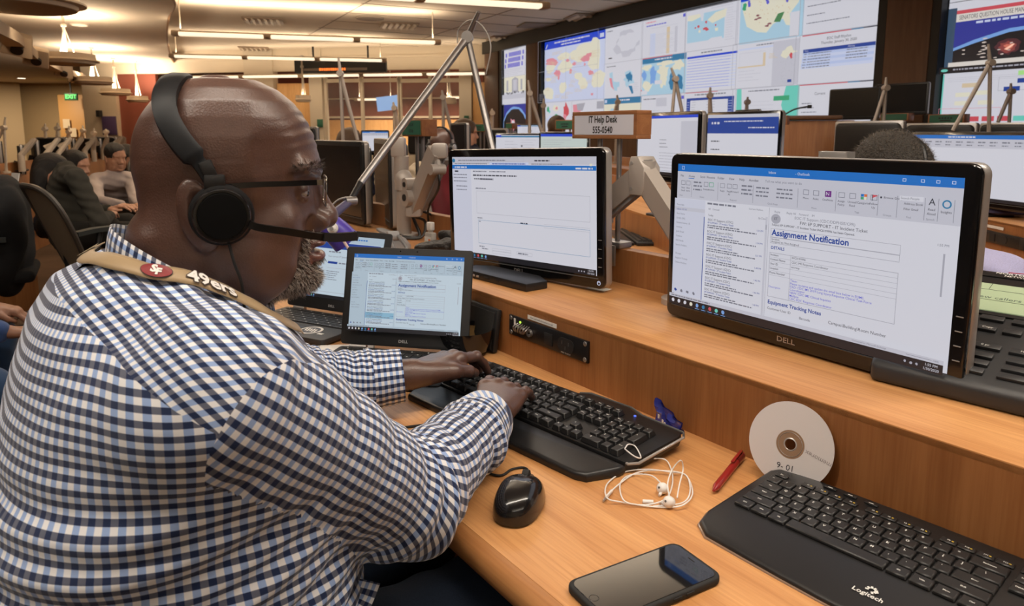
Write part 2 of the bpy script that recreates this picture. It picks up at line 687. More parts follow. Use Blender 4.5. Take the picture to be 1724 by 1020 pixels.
# message ticker hanging below the ceiling
t = thing('message_board', atY(573, 111, 15.1), BROT, 'long black electronic ticker with orange dot letters near the ceiling', 'ticker')
m = MB()
m.box((0, 0, 0), (2.0, .1, .28), BLKM, bev=.01)
m.box((-.6, .02, .25), (.03, .03, .3), BLKM)
m.box((.6, .02, .25), (.03, .03, .3), BLKM)
m.build('housing', t)
m = MB()
m.box((-.1, -.052, -.07), (1.4, .008, .05), mat('ticker_window', (.14, .11, .09), .5))
m.build('display_window', t)
m = MB()
ORG = mat('orange_led', (.5, .1, .02), .5, emit=(1, .20, .03), strength=1.6)
for j, x in enumerate(np.linspace(-.42, .12, 12)):
    m.box((x, -.06, -.07), (.028 if j % 3 else .04, .004, .05), ORG)
m.build('led_text', t)
m = MB()
m.box((.90, -.055, .1), (.07, .006, .06), mat('red_led', (.5, .02, .05), .5, emit=(1, .03, .1), strength=.9))
m.build('red_light', t)

# ---------------------------------------------------------------- ceiling fixtures
LENS = mat('lamp_lens', (.9, .8, .6), .5, emit=(1.0, .84, .62), strength=1.15)
LAMPB = mat('lamp_body', (.42, .33, .24), .5)


NEUT = (1, .90, .78)


def linear_lamp(a, b, label, up=55, down=40, n=3, w=.14, cords=True, col=(1, .78, .54)):
    """suspended linear luminaire from a to b: body, lenses between the joints, cords, up and down light"""
    a, b = V(a), V(b)
    L = (b - a).length
    d = (b - a).normalized()
    rz = math.atan2(d.y, d.x)
    t = thing('linear_pendant_lamp', (a + b) / 2, rz, label, 'ceiling lamp', 'suspended linear lamps')
    m = MB()
    m.box((0, 0, .028), (L, w * .55, .03), LAMPB, bev=.008)
    for k in range(n + 1):
        x = -L / 2 + L * k / n
        x = min(max(x, -L / 2 + .05), L / 2 - .05)
        m.box((x, 0, .0), (.10, w, .07), LAMPB, bev=.015)
    m.build('lamp_housing', t)
    for k in range(n):
        x0, x1 = -L / 2 + L * k / n + .05, -L / 2 + L * (k + 1) / n - .05
        m = MB()
        m.box(((x0 + x1) / 2, 0, -.004), (x1 - x0, w * .92, .045), LENS, bev=.015)
        m.build('lens', t)
    if cords:
        for x in (-L / 2 + .12, L / 2 - .12):
            m = MB()
            m.cyl((x, 0, .04), (x, 0, CZ - a.z), .008, mat('lamp_cord', (.7, .62, .5), .5), seg=6)
            m.build('suspension_cord', t)
    if up:
        area_light('uplight', (0, 0, .07), (L * .96, .1), up, col, rot=(pi, 0, 0), parent=t)
    if down:
        area_light('downlight', (0, 0, -.04), (L * .96, .12), down, col, parent=t)
    return t


linear_lamp((-5.0, 6.25, 2.6), (.40, 8.10, 2.6), 'nearest visible linear ceiling lamp, running out of the top of the picture', n=4, up=30, down=40)
linear_lamp((-4.75, 10.25, 2.6), (-1.10, 11.30, 2.6), 'linear ceiling lamp second from the front with two joints', up=36, down=18)
linear_lamp((-6.3, 13.45, 2.62), (-2.45, 14.3, 2.62), 'linear ceiling lamp just in front of the black ticker', up=28, down=14)
linear_lamp((-7.2, 16.0, 2.42), (-.45, 14.85, 2.42), 'long linear lamp running along the top of the glazed back wall', up=26, down=14, n=5, cords=False)
linear_lamp(BP(bpx(552)[0], 2.02, -1.6), BP(bpx(626)[0], 2.02, -1.6), 'linear lamp inside the first glass office', up=10, down=60, n=1)
linear_lamp(BP(bpx(712)[0], 2.05, -1.6), BP(bpx(775)[0], 2.05, -1.6), 'linear lamp inside the second glass office', up=10, down=60, n=1)
# the same fittings carry on over the near desks, out of view above
linear_lamp((-3.6, 3.0, 2.6), (1.7, 4.7, 2.6), 'linear ceiling lamp above the near console, above the picture', n=4, up=40, down=50, col=NEUT)
linear_lamp((-2.4, -.3, 2.6), (2.9, 1.4, 2.6), 'linear ceiling lamp straight above the foreground desk, above the picture', n=4, up=35, down=62, col=NEUT)
linear_lamp((-1.2, -3.6, 2.6), (4.1, -1.9, 2.6), 'linear ceiling lamp behind the photographer', n=4, up=25, down=40, col=NEUT)

# pendant discs on the left
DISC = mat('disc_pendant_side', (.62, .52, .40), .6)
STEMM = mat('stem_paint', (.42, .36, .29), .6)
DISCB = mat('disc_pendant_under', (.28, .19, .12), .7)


def disc_pendant(x, y, z, d, label, watts):
    t = thing('disc_pendant_lamp', (x, y, z), 0, label, 'pendant lamp', 'round uplighter pendants in a row on the left')
    r = d / 2
    m = MB()
    m.lathe([(0, .0), (r * .86, .0), (r * .88, .03), (r, .035), (r, .05), (r * .9, .06), (r * .88, .13), (r * .80, .13), (r * .78, .05), (0, .045)], DISC, seg=40)
    m.build('lamp_dish', t)
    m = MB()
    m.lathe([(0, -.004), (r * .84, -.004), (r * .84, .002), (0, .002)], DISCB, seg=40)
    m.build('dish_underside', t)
    m = MB()
    top = CL - z
    m.cyl((0, 0, .05), (0, 0, top), .018, STEMM, seg=10)
    m.cyl((0, 0, top * .74), (0, 0, top * .78), .035, STEMM, seg=14)
    m.cyl((0, 0, top - .04), (0, 0, top), .05, WHITE, seg=14)
    m.build('stem', t)
    for k in range(3):
        a = 2 * pi * k / 3 + .4
        m = MB()
        m.cyl((r * .32 * cos(a), r * .32 * sin(a), .05), (0, 0, top * .75), .006, STEMM, seg=6)
        m.build('stay', t)
    area_light('uplight', (0, 0, .15), (r * 1.3, r * 1.3), watts, rot=(pi, 0, 0), shape='DISK', parent=t)
    return t


for (px, Y, dd, lab) in ((52, 5.9, .95, 'nearest and largest disc pendant, at the top left corner'), (123, 9.8, .78, 'second disc pendant from the front with three thin stays'),
                         (165, 13.6, .70, 'third disc pendant in the left row'), (200, 15.6, .64, 'fourth disc pendant in the left row'),
                         (236, 16.2, .48, 'farthest disc pendant in the left row beside the bald head')):
    disc_pendant((px - 862) / 1213 * Y, Y, {5.9: 2.22, 9.8: 2.14, 13.6: 2.12, 15.6: 2.02, 16.2: 1.90}[Y], dd, lab, 42)
# two small pendants inside the glazed offices
for px, lab in ((513, 'small disc pendant in front of the orange wood door'), (757, 'small disc pendant seen through the second glass office')):
    disc_pendant((px - 862) / 1213 * (15.1 if px == 513 else 16.2), 15.1 if px == 513 else 16.2, 1.86, .34, lab, 3)

# faceted projector boxes along the left bulkhead
BOXM = mat('track_box', (.50, .40, .29), .7)
m = MB()
m.tube([atY(-30, 40, 5.2), atY(15, 62, 7), atY(50, 92, 9), atY(100, 118, 12), atY(142, 133, 15)], 1, BOXM, sq=(.16, .1))
struct('trim_4', m)
for j, (px, py, Y, s_) in enumerate(((30, 74, 7.6, .26), (62, 95, 9.2, .26), (108, 118, 11.8, .24), (128, 130, 14, .24))):
    o = MB()
    o.box((0, 0, 0), (s_ * 1.1, s_, s_ * .8), BOXM, bev=.02, taper=(.8, .8))
    o.cyl((0, -s_ * .5, -.02), (0, -s_ * .62, -.04), s_ * .22, BLKM, seg=14)
    o = o.build('projector_box', loc=atY(px, py, Y), rot=(R(18), R(12), R(35)))
    tag(o, 'pale %s box hanging on the sloping rail at upper left' % ('first', 'second', 'third', 'fourth')[j], 'projector', 'boxes on the sloping rail')

# recessed downlights and vents
DL = mat('downlight_glow', (1, .9, .7), .5, emit=(1, .88, .68), strength=2.2)
for j, (px, py, z, lab) in enumerate(((36, 131, CL, 'round recessed downlight nearest the left edge'), (82, 144, CL, 'round recessed downlight in the middle of the left three'), (112, 151, CL, 'round recessed downlight just above the exit sign'),
                                  (134, 41, CL, 'small recessed downlight right of the second pendant stem'))):
    p = at(px, py, z)
    t = thing('recessed_downlight', p, 0, lab, 'downlight', 'recessed downlights')
    area_light('downlight', (0, 0, -.05), (.2, .2), 110 if j < 3 else 12, shape='DISK', parent=t)
    m = MB(); m.cyl((0, 0, -.012), (0, 0, .0), .13, CEILM, seg=24); m.build('trim_ring', t)
    m = MB(); m.cyl((0, 0, -.02), (0, 0, -.011), .10, DL if j < 3 else mat('dim_glow', (.8, .7, .5), .5, emit=(1, .85, .6), strength=.7), seg=24); m.build('lens', t)
VENT = mat('vent_metal', (.30, .22, .16), .5)
for j, (px, py, lab) in enumerate(((443, 35, 'square ceiling vent with louvres above the bald head'), (672, 43, 'square ceiling vent right of centre'), (990, 29, 'bright louvred ceiling vent nearest the video wall'),
                                (850, 65, 'small louvred ceiling vent above the brown panel'), (428, 82, 'small ceiling vent farther back'))):
    t = thing('ceiling_vent', at(px, py, CZ - .012), R(15), lab, 'vent', 'louvred ceiling vents')
    m = MB(); m.box((0, 0, 0), (.62, .62, .02), VENT, bev=.004); m.build('vent_frame', t)
    m = MB()
    for q in range(6):
        m.box((-.24 + .095 * q, 0, -.02), (.05, .52, .02), mat('vent_louvre', (.62, .54, .44), .4), M=Matrix.Rotation(R(35), 4, 'Y'))
    m.build('louvres', t)
for j, (px, py, lab) in enumerate(((903, 43, 'flat grey rectangular ceiling panel by the video wall'), (623, 31, 'flat round grey ceiling loudspeaker'))):
    m = MB()
    if j == 0:
        m.box((0, 0, 0), (.55, .55, .02), mat('grille', (.30, .25, .21), .8), bev=.003)
    else:
        m.cyl((0, 0, -.01), (0, 0, .01), .22, mat('grille', (.30, .25, .21), .8), seg=28)
    tag(m.build('ceiling_grille', loc=at(px, py, CZ - .014), rot=R(15)), lab, 'ceiling grille')
t = thing('dome_camera', at(803, 83, CZ - .0), 0, 'black dome camera on the ceiling left of the brown panel', 'security camera')
m = MB(); m.lathe([(0, -.14), (.06, -.125), (.10, -.08), (.11, -.03), (.11, 0), (0, 0)], GLOSSB, seg=20); m.build('dome', t)
m = MB(); m.cyl((0, 0, -.02), (0, 0, .0), .15, WHITE, seg=20); m.build('mount', t)
# ================================================================ VIDEO WALL CONTENT
def E(name, c, s=1.0):
    """lit pixel colour"""
    return mat('lit_' + name, (0.02, .02, .02), .35, emit=c, strength=s * .84)


SW = E('white', rgb(214, 214, 224))
SG = E('grey', rgb(168, 168, 180))
SLG = E('light_grey', rgb(196, 196, 208))
STX = E('text_grey', rgb(120, 122, 135))
SDK = E('ink', rgb(45, 48, 62))
SBL = E('blue', rgb(30, 70, 205))
SNV = E('navy_bar', rgb(30, 66, 150))
STL = E('teal', rgb(38, 120, 165))
SRED = E('red', rgb(205, 80, 92))
SPK = E('rose', rgb(222, 140, 155))
SYL = E('cream_patch', rgb(226, 222, 202))
SPB = E('pale_blue', rgb(200, 208, 235))
SLB = E('water_blue', rgb(170, 205, 225))
SAQ = E('aqua', rgb(110, 205, 190))
SGR = E('green', rgb(60, 165, 120))
SDG = E('dark_green', rgb(80, 135, 90))
SOR = E('orange', rgb(225, 110, 55))
SBK = E('black_px', rgb(22, 22, 30))
SSP = E('space_blue', rgb(45, 55, 150))
SGL = E('earth_blue', rgb(120, 165, 225))
SVI = E('violet', rgb(95, 95, 205))
STN = E('tan_px', rgb(215, 195, 165))
SHB = E('header_blue', rgb(20, 110, 195))


class Scr:
    """draws rectangles, dashes, blobs and text on an upright panel; u to the right, v down, metres; local frame faces -y"""
    def __init__(s, w, h, mb=None, ox=0, oz=0, y=0, step=.00025):
        s.mb = mb or MB(); s.w = w; s.h = h; s.ox = ox; s.oz = oz; s.y = y; s.k = 0; s.step = step

    def lay(s):
        s.k += 1
        return s.y - s.step * s.k

    def r(s, u0, v0, u1, v1, m, y=None):
        y = s.lay() if y is None else y
        x0, x1 = s.ox + u0 * s.w, s.ox + u1 * s.w
        z0, z1 = s.oz - v0 * s.h, s.oz - v1 * s.h
        s.mb.raw([(x0, y, z1), (x1, y, z1), (x1, y, z0), (x0, y, z0)], [(0, 1, 2, 3)], m)

    def frame(s, u0, v0, u1, v1, m, t=.003):
        y = s.lay()
        a = t * s.h / s.w
        s.r(u0, v0, u1, v0 + t, m, y); s.r(u0, v1 - t, u1, v1, m, y)
        s.r(u0, v0, u0 + a, v1, m, y); s.r(u1 - a, v0, u1, v1, m, y)

    def words(s, u0, u1, v, hgt, m, rnd=None, fill=1.0):
        """one line of unreadable small print"""
        y = s.lay()
        u = u0
        end = u0 + (u1 - u0) * fill
        while u < end:
            L = random.uniform(.6, 3.0) * hgt * s.h / s.w * 1.6
            s.r(u, v, min(u + L, end), v + hgt, m, y)
            u += L + hgt * s.h / s.w * .7

    def para(s, u0, u1, v0, n, dv, hgt, m):
        for k in range(n):
            s.words(u0, u1, v0 + k * dv, hgt, m, fill=random.uniform(.45, 1))

    def blob(s, u, v, ru, rv, m, n=14, rough=.3):
        y = s.lay()
        pts = []
        for k in range(n):
            a = 2 * pi * k / n
            q = 1 + random.uniform(-rough, rough)
            pts.append((s.ox + (u + ru * q * cos(a)) * s.w, y, s.oz - (v + rv * q * sin(a)) * s.h))
        s.mb.raw(pts[::-1], [tuple(range(n))], m)

    def poly(s, pts, m):
        y = s.lay()
        s.mb.raw([(s.ox + u * s.w, y, s.oz - v * s.h) for u, v in pts], [tuple(range(len(pts)))], m)

    def t(s, txt, u, v, size, m, ax='LEFT', bold=0, sx=1, rot=0):
        y = s.lay()
        s.mb.text(txt, Matrix.Translation((s.ox + u * s.w, y, s.oz - v * s.h)) @ Matrix.Rotation(rot, 4, 'Y') @ UPR, size * s.h, m, ax, bold, sx=sx)


CW, CH = .93, .523
vwt = thing('video_wall', WP(-11.2, 2.795, .0), WROT, 'huge wall of tiled screens showing maps, tables and slides', 'video wall')


def cube(name, c0, r0, nc, nr, base, draw, x0=0.0, root=None):
    """one picture on the tiled wall, covering nc x nr tiles"""
    s = Scr(CW * nc, CH * nr, ox=x0 + c0 * CW, oz=-r0 * CH, y=-.012, step=.0012)
    s.r(0, 0, 1, 1, base)
    draw(s)
    for k in range(nc + 1):
        s.r(k / nc - .004 / nc, 0, k / nc + .003 / nc, 1, SG)
    for k in range(nr + 1):
        s.r(0, k / nr - .004 / nr, 1, k / nr + .004 / nr, SG)
    mb = s.mb
    mb.box((s.ox + s.w / 2, .03, s.oz - s.h / 2), (s.w, .08, s.h), BEZ)
    return mb.build(name, root or vwt, smooth=0)


def dr_world(s):
    s.r(0, 0, 1, .125, SBL)
    s.t('Global Map', .5, .06, .06, SW, 'CENTER', sx=1.6) if False else s.words(.18, .76, .03, .022, SW)
    s.words(.3, .62, .075, .02, SW)
    s.r(.92, .04, .98, .1, SPB)
    s.poly([(.02, .11), (.05, .04), (.06, .05), (.035, .11)], SW)
    for (u, v, a, b) in ((.35, .28, .12, .06), (.62, .3, .16, .1), (.12, .42, .08, .1), (.38, .44, .12, .1), (.85, .35, .1, .24), (.6, .62, .07, .06), (.68, .74, .07, .09), (.34, .78, .07, .1), (.92, .7, .1, .14), (.1, .85, .1, .1), (.75, .2, .16, .06), (.1, .62, .05, .03)):
        s.blob(u, v, a, b, SYL, rough=.2)
    for (u, v, a, b) in ((.14, .335, .1, .05), (.2, .36, .06, .04), (.25, .54, .05, .05), (.28, .60, .02, .05), (.43, .36, .03, .025), (.72, .38, .07, .045), (.78, .33, .04, .03), (.55, .43, .03, .03), (.49, .53, .02, .04), (.82, .6, .045, .035), (.72, .46, .015, .02), (.84, .92, .02, .018)):
        s.blob(u, v, a, b, SPK)
    for k in range(26):
        u, v = random.uniform(.05, .9), random.uniform(.2, .92)
        s.para(u, u + .13, v, 3, .018, .006, STN)
    s.para(.02, .14, .86, 5, .024, .008, STX)


cube('world_map_screen', 0, 0, 2, 2, SPB, dr_world)


def dr_pale_map(s):
    s.words(.04, .2, .07, .03, STX)
    s.blob(.58, .5, .32, .34, SLG, n=24, rough=.18)
    s.blob(.62, .48, .26, .26, SW, n=20, rough=.2)
    s.r(.1, .84, .2, .87, SDK)
    s.words(.5, .95, .04, .02, SLG)


cube('pale_map_screen', 2, 0, 1, 1, SW, dr_pale_map)


def dr_states(s):
    s.words(.05, .3, .08, .025, STX)
    s.poly([(.13, .28), (.22, .25), (.24, .52), (.34, .55), (.36, .8), (.28, .78), (.18, .62)], SLB)
    s.poly([(.13, .42), (.2, .42), (.24, .66), (.28, .78), (.18, .66)], SPK)
    s.poly([(.3, .55), (.42, .55), (.42, .68), (.31, .72)], SLB)
    s.blob(.66, .5, .13, .2, SLB, rough=.4)
    s.blob(.68, .45, .09, .12, STL, rough=.35)
    s.poly([(.66, .68), (.76, .7), (.8, .9), (.76, .92)], STL)
    s.para(.8, .95, .62, 5, .05, .015, SLG)


cube('state_map_screen', 2, 1, 1, 1, SW, dr_states)


def dr_teal(s):
    s.r(0, 0, 1, .17, STL)
    s.words(.35, .7, .05, .04, SW); s.r(.02, .04, .08, .13, SPB)
    s.r(0, .17, 1, .9, SYL)
    s.blob(.3, .5, .3, .2, SLB)
    s.r(.0, .8, 1, 1, SW)


cube('teal_banner_screen', 2, 2, 1, 1, SYL, dr_teal)


def dr_small_maps(s):
    for (u, v, a, b, c) in ((.14, .22, .05, .08, SGR), (.2, .3, .03, .05, SAQ), (.42, .2, .1, .1, SYL), (.46, .2, .04, .05, SPK), (.8, .28, .09, .22, SRED), (.76, .5, .06, .1, SPK), (.44, .5, .08, .1, SGR), (.6, .6, .12, .12, SYL), (.24, .6, .12, .14, SPB)):
        s.blob(u, v, a, b, c)


cube('country_maps_screen', 0, 2, 1, 1, SW, dr_small_maps)


def dr_chart(s):
    s.poly([(.02, .12), (.4, .1), (.34, .3), (.1, .42), (.04, .42)], SPK)
    s.poly([(.14, .1), (.42, .08), (.34, .32), (.18, .3)], SG)
    s.r(.78, .06, .98, .28, SG)
    s.para(.5, .95, .45, 6, .08, .02, SLG)


cube('chart_screen', 1, 2, 1, 1, SW, dr_chart)


def dr_tbl(s):
    s.words(.06, .3, .06, .03, SPK)
    s.words(.08, .55, .15, .03, SVI)
    s.words(.2, .8, .24, .012, SLG)
    s.r(.18, .38, .3, .96, SPB)
    s.r(.56, .28, .63, .95, STN)
    s.r(.74, .3, .8, .95, SLG)
    s.para(.18, .8, .42, 14, .038, .012, SLG)
    s.r(.93, .04, .98, .12, SVI)


cube('number_table_screen', 3, 0, 1, 1, SW, dr_tbl)


def dr_ocean(s):
    s.r(0, 0, 1, 1, SLB)
    s.r(0, 0, 1, .15, STL)
    s.words(.3, .7, .05, .035, SW)
    s.r(0, 0, .7, .02, SRED)
    for (u, v, a, b) in ((.5, .38, .13, .15), (.12, .25, .12, .08), (.15, .75, .12, .14), (.85, .28, .13, .12), (.55, .2, .2, .06), (.52, .6, .08, .2)):
        s.blob(u, v, a, b, SYL)
    for (u, v, a, b) in ((.28, .5, .08, .25), (.72, .7, .08, .2), (.9, .7, .06, .2), (.07, .45, .05, .12)):
        s.blob(u, v, a, b, STL, rough=.4) if u > .5 else s.blob(u, v, a, b, SGL)
    s.r(.33, .62, .5, .72, SW); s.r(.02, .86, .16, .97, SW); s.r(.78, .45, .96, .62, SW) if False else None
    s.r(0, .84, .03, .87, SRED)


cube('ocean_map_screen', 3, 1, 1, 1, SLB, dr_ocean)


def dr_pt(s):
    s.words(.05, .35, .08, .03, STX)
    s.r(.36, .08, .6, .3, SLG)
    s.r(.92, .06, .98, .14, SVI)
    s.para(.08, .5, .4, 8, .06, .02, SLG)


cube('paragraph_screen', 3, 2, 1, 1, SW, dr_pt)


def dr_atl(s):
    s.r(0, .12, .72, .78, SLB)
    s.poly([(.0, .12), (.3, .12), (.26, .2), (.1, .26), (0, .24)], SYL)
    s.poly([(.4, .3), (.55, .16), (.76, .12), (.74, .3), (.5, .4)], SYL)
    s.poly([(.25, .1), (.33, .1), (.32, .3), (.28, .3)], SW)
    for (u, v, a, b) in ((.38, .35, .02, .03), (.23, .42, .025, .03), (.17, .44, .015, .02), (.37, .5, .05, .03), (.41, .53, .03, .03), (.57, .46, .015, .02)):
        s.blob(u, v, a, b, SRED)
    s.blob(.59, .56, .03, .04, SYL); s.blob(.26, .54, .02, .04, SYL)
    s.poly([(.34, .86), (.5, .74), (.7, .74), (.72, .9), (.3, .92)], SW)
    s.blob(.1, .84, .09, .05, SW)
    s.para(.78, .98, .12, 14, .055, .012, SLG)
    s.words(.5, .9, .05, .02, SLG)


cube('outbreak_map_screen', 4, 0, 1, 1, SW, dr_atl)


def dr_rows(s):
    s.words(.3, .7, .04, .03, STX)
    s.r(.02, .12, .98, .17, SBL)
    for k in range(11):
        s.r(.02, .2 + k * .068, .98, .225 + k * .068, SPB)
        s.words(.04, .96, .208 + k * .068, .008, SVI, fill=.9)


cube('blue_table_screen', 4, 1, 1, 1, SW, dr_rows)


def dr_rows2(s):
    s.r(0, 0, .65, .015, SRED)
    s.words(.2, .8, .05, .03, STX)
    s.r(.04, .14, .96, .2, SNV)
    s.r(.04, .2, .12, 1, SNV); s.r(.85, .2, .96, 1, SNV)
    s.r(.12, .22, .85, 1, SW)
    for k in range(12):
        s.r(.055, .24 + k * .062, .105, .25 + k * .062, SPB)
        s.r(.87, .24 + k * .062, .94, .25 + k * .062, SPB)
        s.words(.16, .24, .24 + k * .062, .012, SG)
        s.words(.46, .62, .24 + k * .07, .012, SG)


cube('schedule_screen', 4, 2, 1, 1, SW, dr_rows2)


def dr_us(s):
    s.r(0, 0, 1, 1, SLB)
    s.r(0, 0, .4, .06, SBL)
    s.poly([(.03, .1), (.25, .0), (.85, .0), (.96, .1), (.92, .3), (.8, .5), (.82, .75), (.75, .72), (.7, .58), (.55, .66), (.45, .82), (.3, .78), (.12, .62), (.05, .3)], SYL)
    s.blob(.07, .18, .035, .08, SGR)
    s.poly([(.56, .62), (.62, .46), (.72, .44), (.66, .64)], SDG)
    for (u, v) in ((.3, .42), (.33, .48), (.28, .5), (.46, .68), (.5, .64)):
        s.blob(u, v, .035, .02, mat('lit_brown_px', (0, 0, 0), .4, emit=rgb(130, 80, 90), strength=1))
    for k in range(30):
        s.blob(random.uniform(.12, .85), random.uniform(.08, .6), .008, .012, STN)
    for (u, v) in ((.19, .12), (.2, .18), (.48, .12), (.5, .2), (.88, .1), (.9, .16), (.8, .24)):
        s.blob(u, v, .02, .05, SVI)
    s.r(.86, .5, 1, 1, SW)


cube('country_map_screen', 5, 0, 1, 1, SLB, dr_us)


def dr_split(s):
    s.words(.3, .6, .05, .025, STX)
    s.r(0, .1, .6, .14, SPB)
    s.frame(.02, .2, .45, .52, SLG, .008)
    s.r(.42, .24, .46, .5, STN)
    s.r(0, .5, .46, .53, STN)
    s.para(.02, .5, .6, 4, .07, .014, SLG)
    s.r(.58, .04, .97, .98, SYL) if False else s.r(.58, .04, .97, .98, SLG)
    s.blob(.82, .3, .12, .1, SYL, rough=.4)
    s.blob(.86, .38, .025, .05, SRED, rough=.4)
    for k in range(60):
        s.blob(random.uniform(.75, .96), random.uniform(.4, .95), .004, .006, SG, n=5)
    s.para(.6, .74, .3, 4, .03, .012, STN)
    s.r(.9, .88, .96, .94, SNV)


cube('split_map_screen', 5, 1, 1, 1, SW, dr_split)


def dr_coast(s):
    s.r(0, 0, 1, 1, SAQ)
    s.poly([(.08, .0), (.8, .0), (.74, .4), (.82, .75), (.8, 1), (.04, 1), (.1, .5)], SW)
    s.words(.2, .7, .05, .025, STX)
    s.r(.62, .2, .86, .3, SGR)
    s.r(.55, .72, .92, .8, mat('lit_cyan_px', (0, 0, 0), .4, emit=rgb(40, 180, 215), strength=1))
    s.para(.2, .7, .3, 6, .08, .01, SLG)


cube('coast_map_screen', 5, 2, 1, 1, SAQ, dr_coast)


def dr_bul(s):
    s.words(.2, .7, .18, .018, STX); s.words(.05, .5, .42, .018, STX); s.words(.05, .3, .6, .018, STX); s.words(.05, .62, .76, .018, STX)
    s.words(.15, .6, .3, .018, SG)


cube('bulleted_slide_screen', 6, 0, 1, 1, SW, dr_bul)


def dr_rhythm(s):
    s.r(0, 0, .65, .02, SRED); s.r(.65, 0, .8, .02, STL); s.r(.8, 0, 1, .02, SDK)
    s.t('EOC Staff Rhythm', .5, .12, .075, SDK, 'CENTER')
    s.t('Thursday, January 30, 2020', .5, .2, .075, SDK, 'CENTER')
    s.r(.03, .29, .96, .36, SNV)
    s.t('Time', .05, .325, .045, SW); s.t('Meeting', .63, .325, .045, SW)
    for k in range(6):
        s.r(.03, .36 + k * .055, .96, .413 + k * .055, SPB if k % 2 else E('row_blue', rgb(182, 196, 232)))
        s.words(.05, .09, .377 + k * .055, .018, STX)
        s.words(.11, .42, .377 + k * .055, .018, STX)
        if k < 4:
            s.words(.62, .88, .377 + k * .055, .018, STX)


cube('staff_slide_screen', 6, 1, 1, 1, SW, dr_rhythm)


def dr_cur(s):
    s.r(0, 0, .65, .02, SRED); s.r(.65, 0, .8, .02, STL); s.r(.8, 0, 1, .02, SDK)
    s.t('Current', .22, .2, .08, SDK)
    s.para(.05, .28, .38, 5, .09, .018, STX)


cube('current_items_screen', 6, 2, 1, 1, SW, dr_cur)

# narrower screen stack left of the wood panel
t2 = thing('side_screen_stack', WP(-12.77, 2.81, .02), WROT, 'tall narrow stack of wall screens between brown panels at the left end', 'video wall')


def dr_sq(s):
    for r_ in range(3):
        for c in range(8):
            s.r(.22 + c * .07, .12 + r_ * .2, .275 + c * .07, .27 + r_ * .2, SVI)
        s.r(.1, .14 + r_ * .2, .16, .28 + r_ * .2, SVI); s.r(.84, .12 + r_ * .2, .9, .26 + r_ * .2, SVI)
    s.words(.3, .7, .04, .02, STX)
    s.para(.1, .9, .74, 4, .06, .02, SLG)


def dr_bldg(s):
    s.r(0, 0, 1, .55, SYL); s.poly([(.36, .55), (.36, .1), (.5, .02), (.64, .1), (.64, .55)], SG)
    s.r(.42, .12, .58, .5, SLG)
    s.r(.12, .12, .2, .5, SG); s.r(.75, .12, .82, .5, SG)
    for k in range(26):
        s.blob(random.uniform(.05, .95), random.uniform(.55, .64), .02, .03, SBK if k % 3 else STX, n=7)
    s.r(0, .64, 1, .82, SLG); s.r(0, .8, 1, .98, SW)


def dr_earth(s, dy=0):
    s.r(0, 0, 1, 1, SSP)
    s.blob(.5, .9, .56, .82, SGL, n=30, rough=.02)
    s.blob(.5, .98, .54, .82, SBK, n=30, rough=.03)
    s.blob(.4, .72, .12, .22, SPK, rough=.4); s.blob(.42, .7, .06, .1, SW, rough=.4)


cube('status_grid_screen', 0, 0, 1, 1, SW, dr_sq, .02, t2)
cube('building_photo_screen', 0, 1, 1, 1, SW, dr_bldg, .02, t2)
cube('earth_photo_screen', 0, 2, 1, 1, SW, dr_earth, .02, t2)

# second tiled wall at the right with the news picture
t3 = thing('news_video_wall', WP(-4.02, 2.795, .02), WROT, 'second tiled wall at the far right, news picture over an organisation chart', 'video wall')


def dr_news(s):
    s.r(0, 0, 1, .12, SW)
    s.r(0, .08, .06, .98, mat('lit_slate_px', (0, 0, 0), .4, emit=rgb(60, 78, 98), strength=1))
    s.r(.06, .12, 1, .17, SRED)
    s.r(.06, .17, 1, .28, E('cream_bar', rgb(222, 215, 208)))
    s.t('SENATORS QUESTION HOUSE MANAGERS', .08, .225, .085, SDK, sx=.62)
    s.r(.06, .28, 1, .36, SSP); s.r(.55, .29, 1, .34, SRED)
    s.words(.2, .5, .3, .03, SPB)
    s.r(.06, .36, 1, .85, SBK)
    s.poly([(.06, .36), (1, .36), (1, .42), (.6, .42), (.3, .5), (.06, .66)], SSP)
    s.poly([(.06, .64), (.2, .55), (.42, .45), (.7, .43), (1, .45), (1, .49), (.7, .47), (.42, .5), (.2, .6), (.06, .68)], SGL)
    s.blob(.42, .68, .075, .11, mat('lit_glow_px', (0, 0, 0), .4, emit=rgb(78, 42, 48), strength=1), n=22, rough=.18)
    s.blob(.42, .69, .05, .075, mat('lit_glow3_px', (0, 0, 0), .4, emit=rgb(135, 65, 62), strength=1), n=20, rough=.2)
    s.blob(.425, .685, .028, .032, mat('lit_glow4_px', (0, 0, 0), .4, emit=rgb(200, 110, 92), strength=1), n=16, rough=.25)
    s.poly([(.40, .72), (.455, .655), (.465, .665), (.42, .735)], mat('lit_glow2_px', (0, 0, 0), .4, emit=rgb(248, 190, 165), strength=1))
    for k in range(34):
        s.blob(random.uniform(.1, .98), random.uniform(.6, .84), .012, .008, E('sparkle', rgb(215, 200, 190)), n=6)
    for k in range(6):
        s.blob(.29, .56 + k * .05, .018, .009, E('sparkle', rgb(215, 200, 190)), n=8)
    s.r(.06, .85, 1, .91, E('cream_bar', rgb(222, 215, 208))); s.poly([(.6, .85), (1, .85), (1, .91), (.56, .91)], SOR)
    s.words(.65, .95, .87, .02, SW)
    s.r(0, .91, 1, 1, SBK); s.words(.1, .9, .94, .02, SG); s.blob(.04, .955, .025, .02, SAQ, n=12, rough=0)


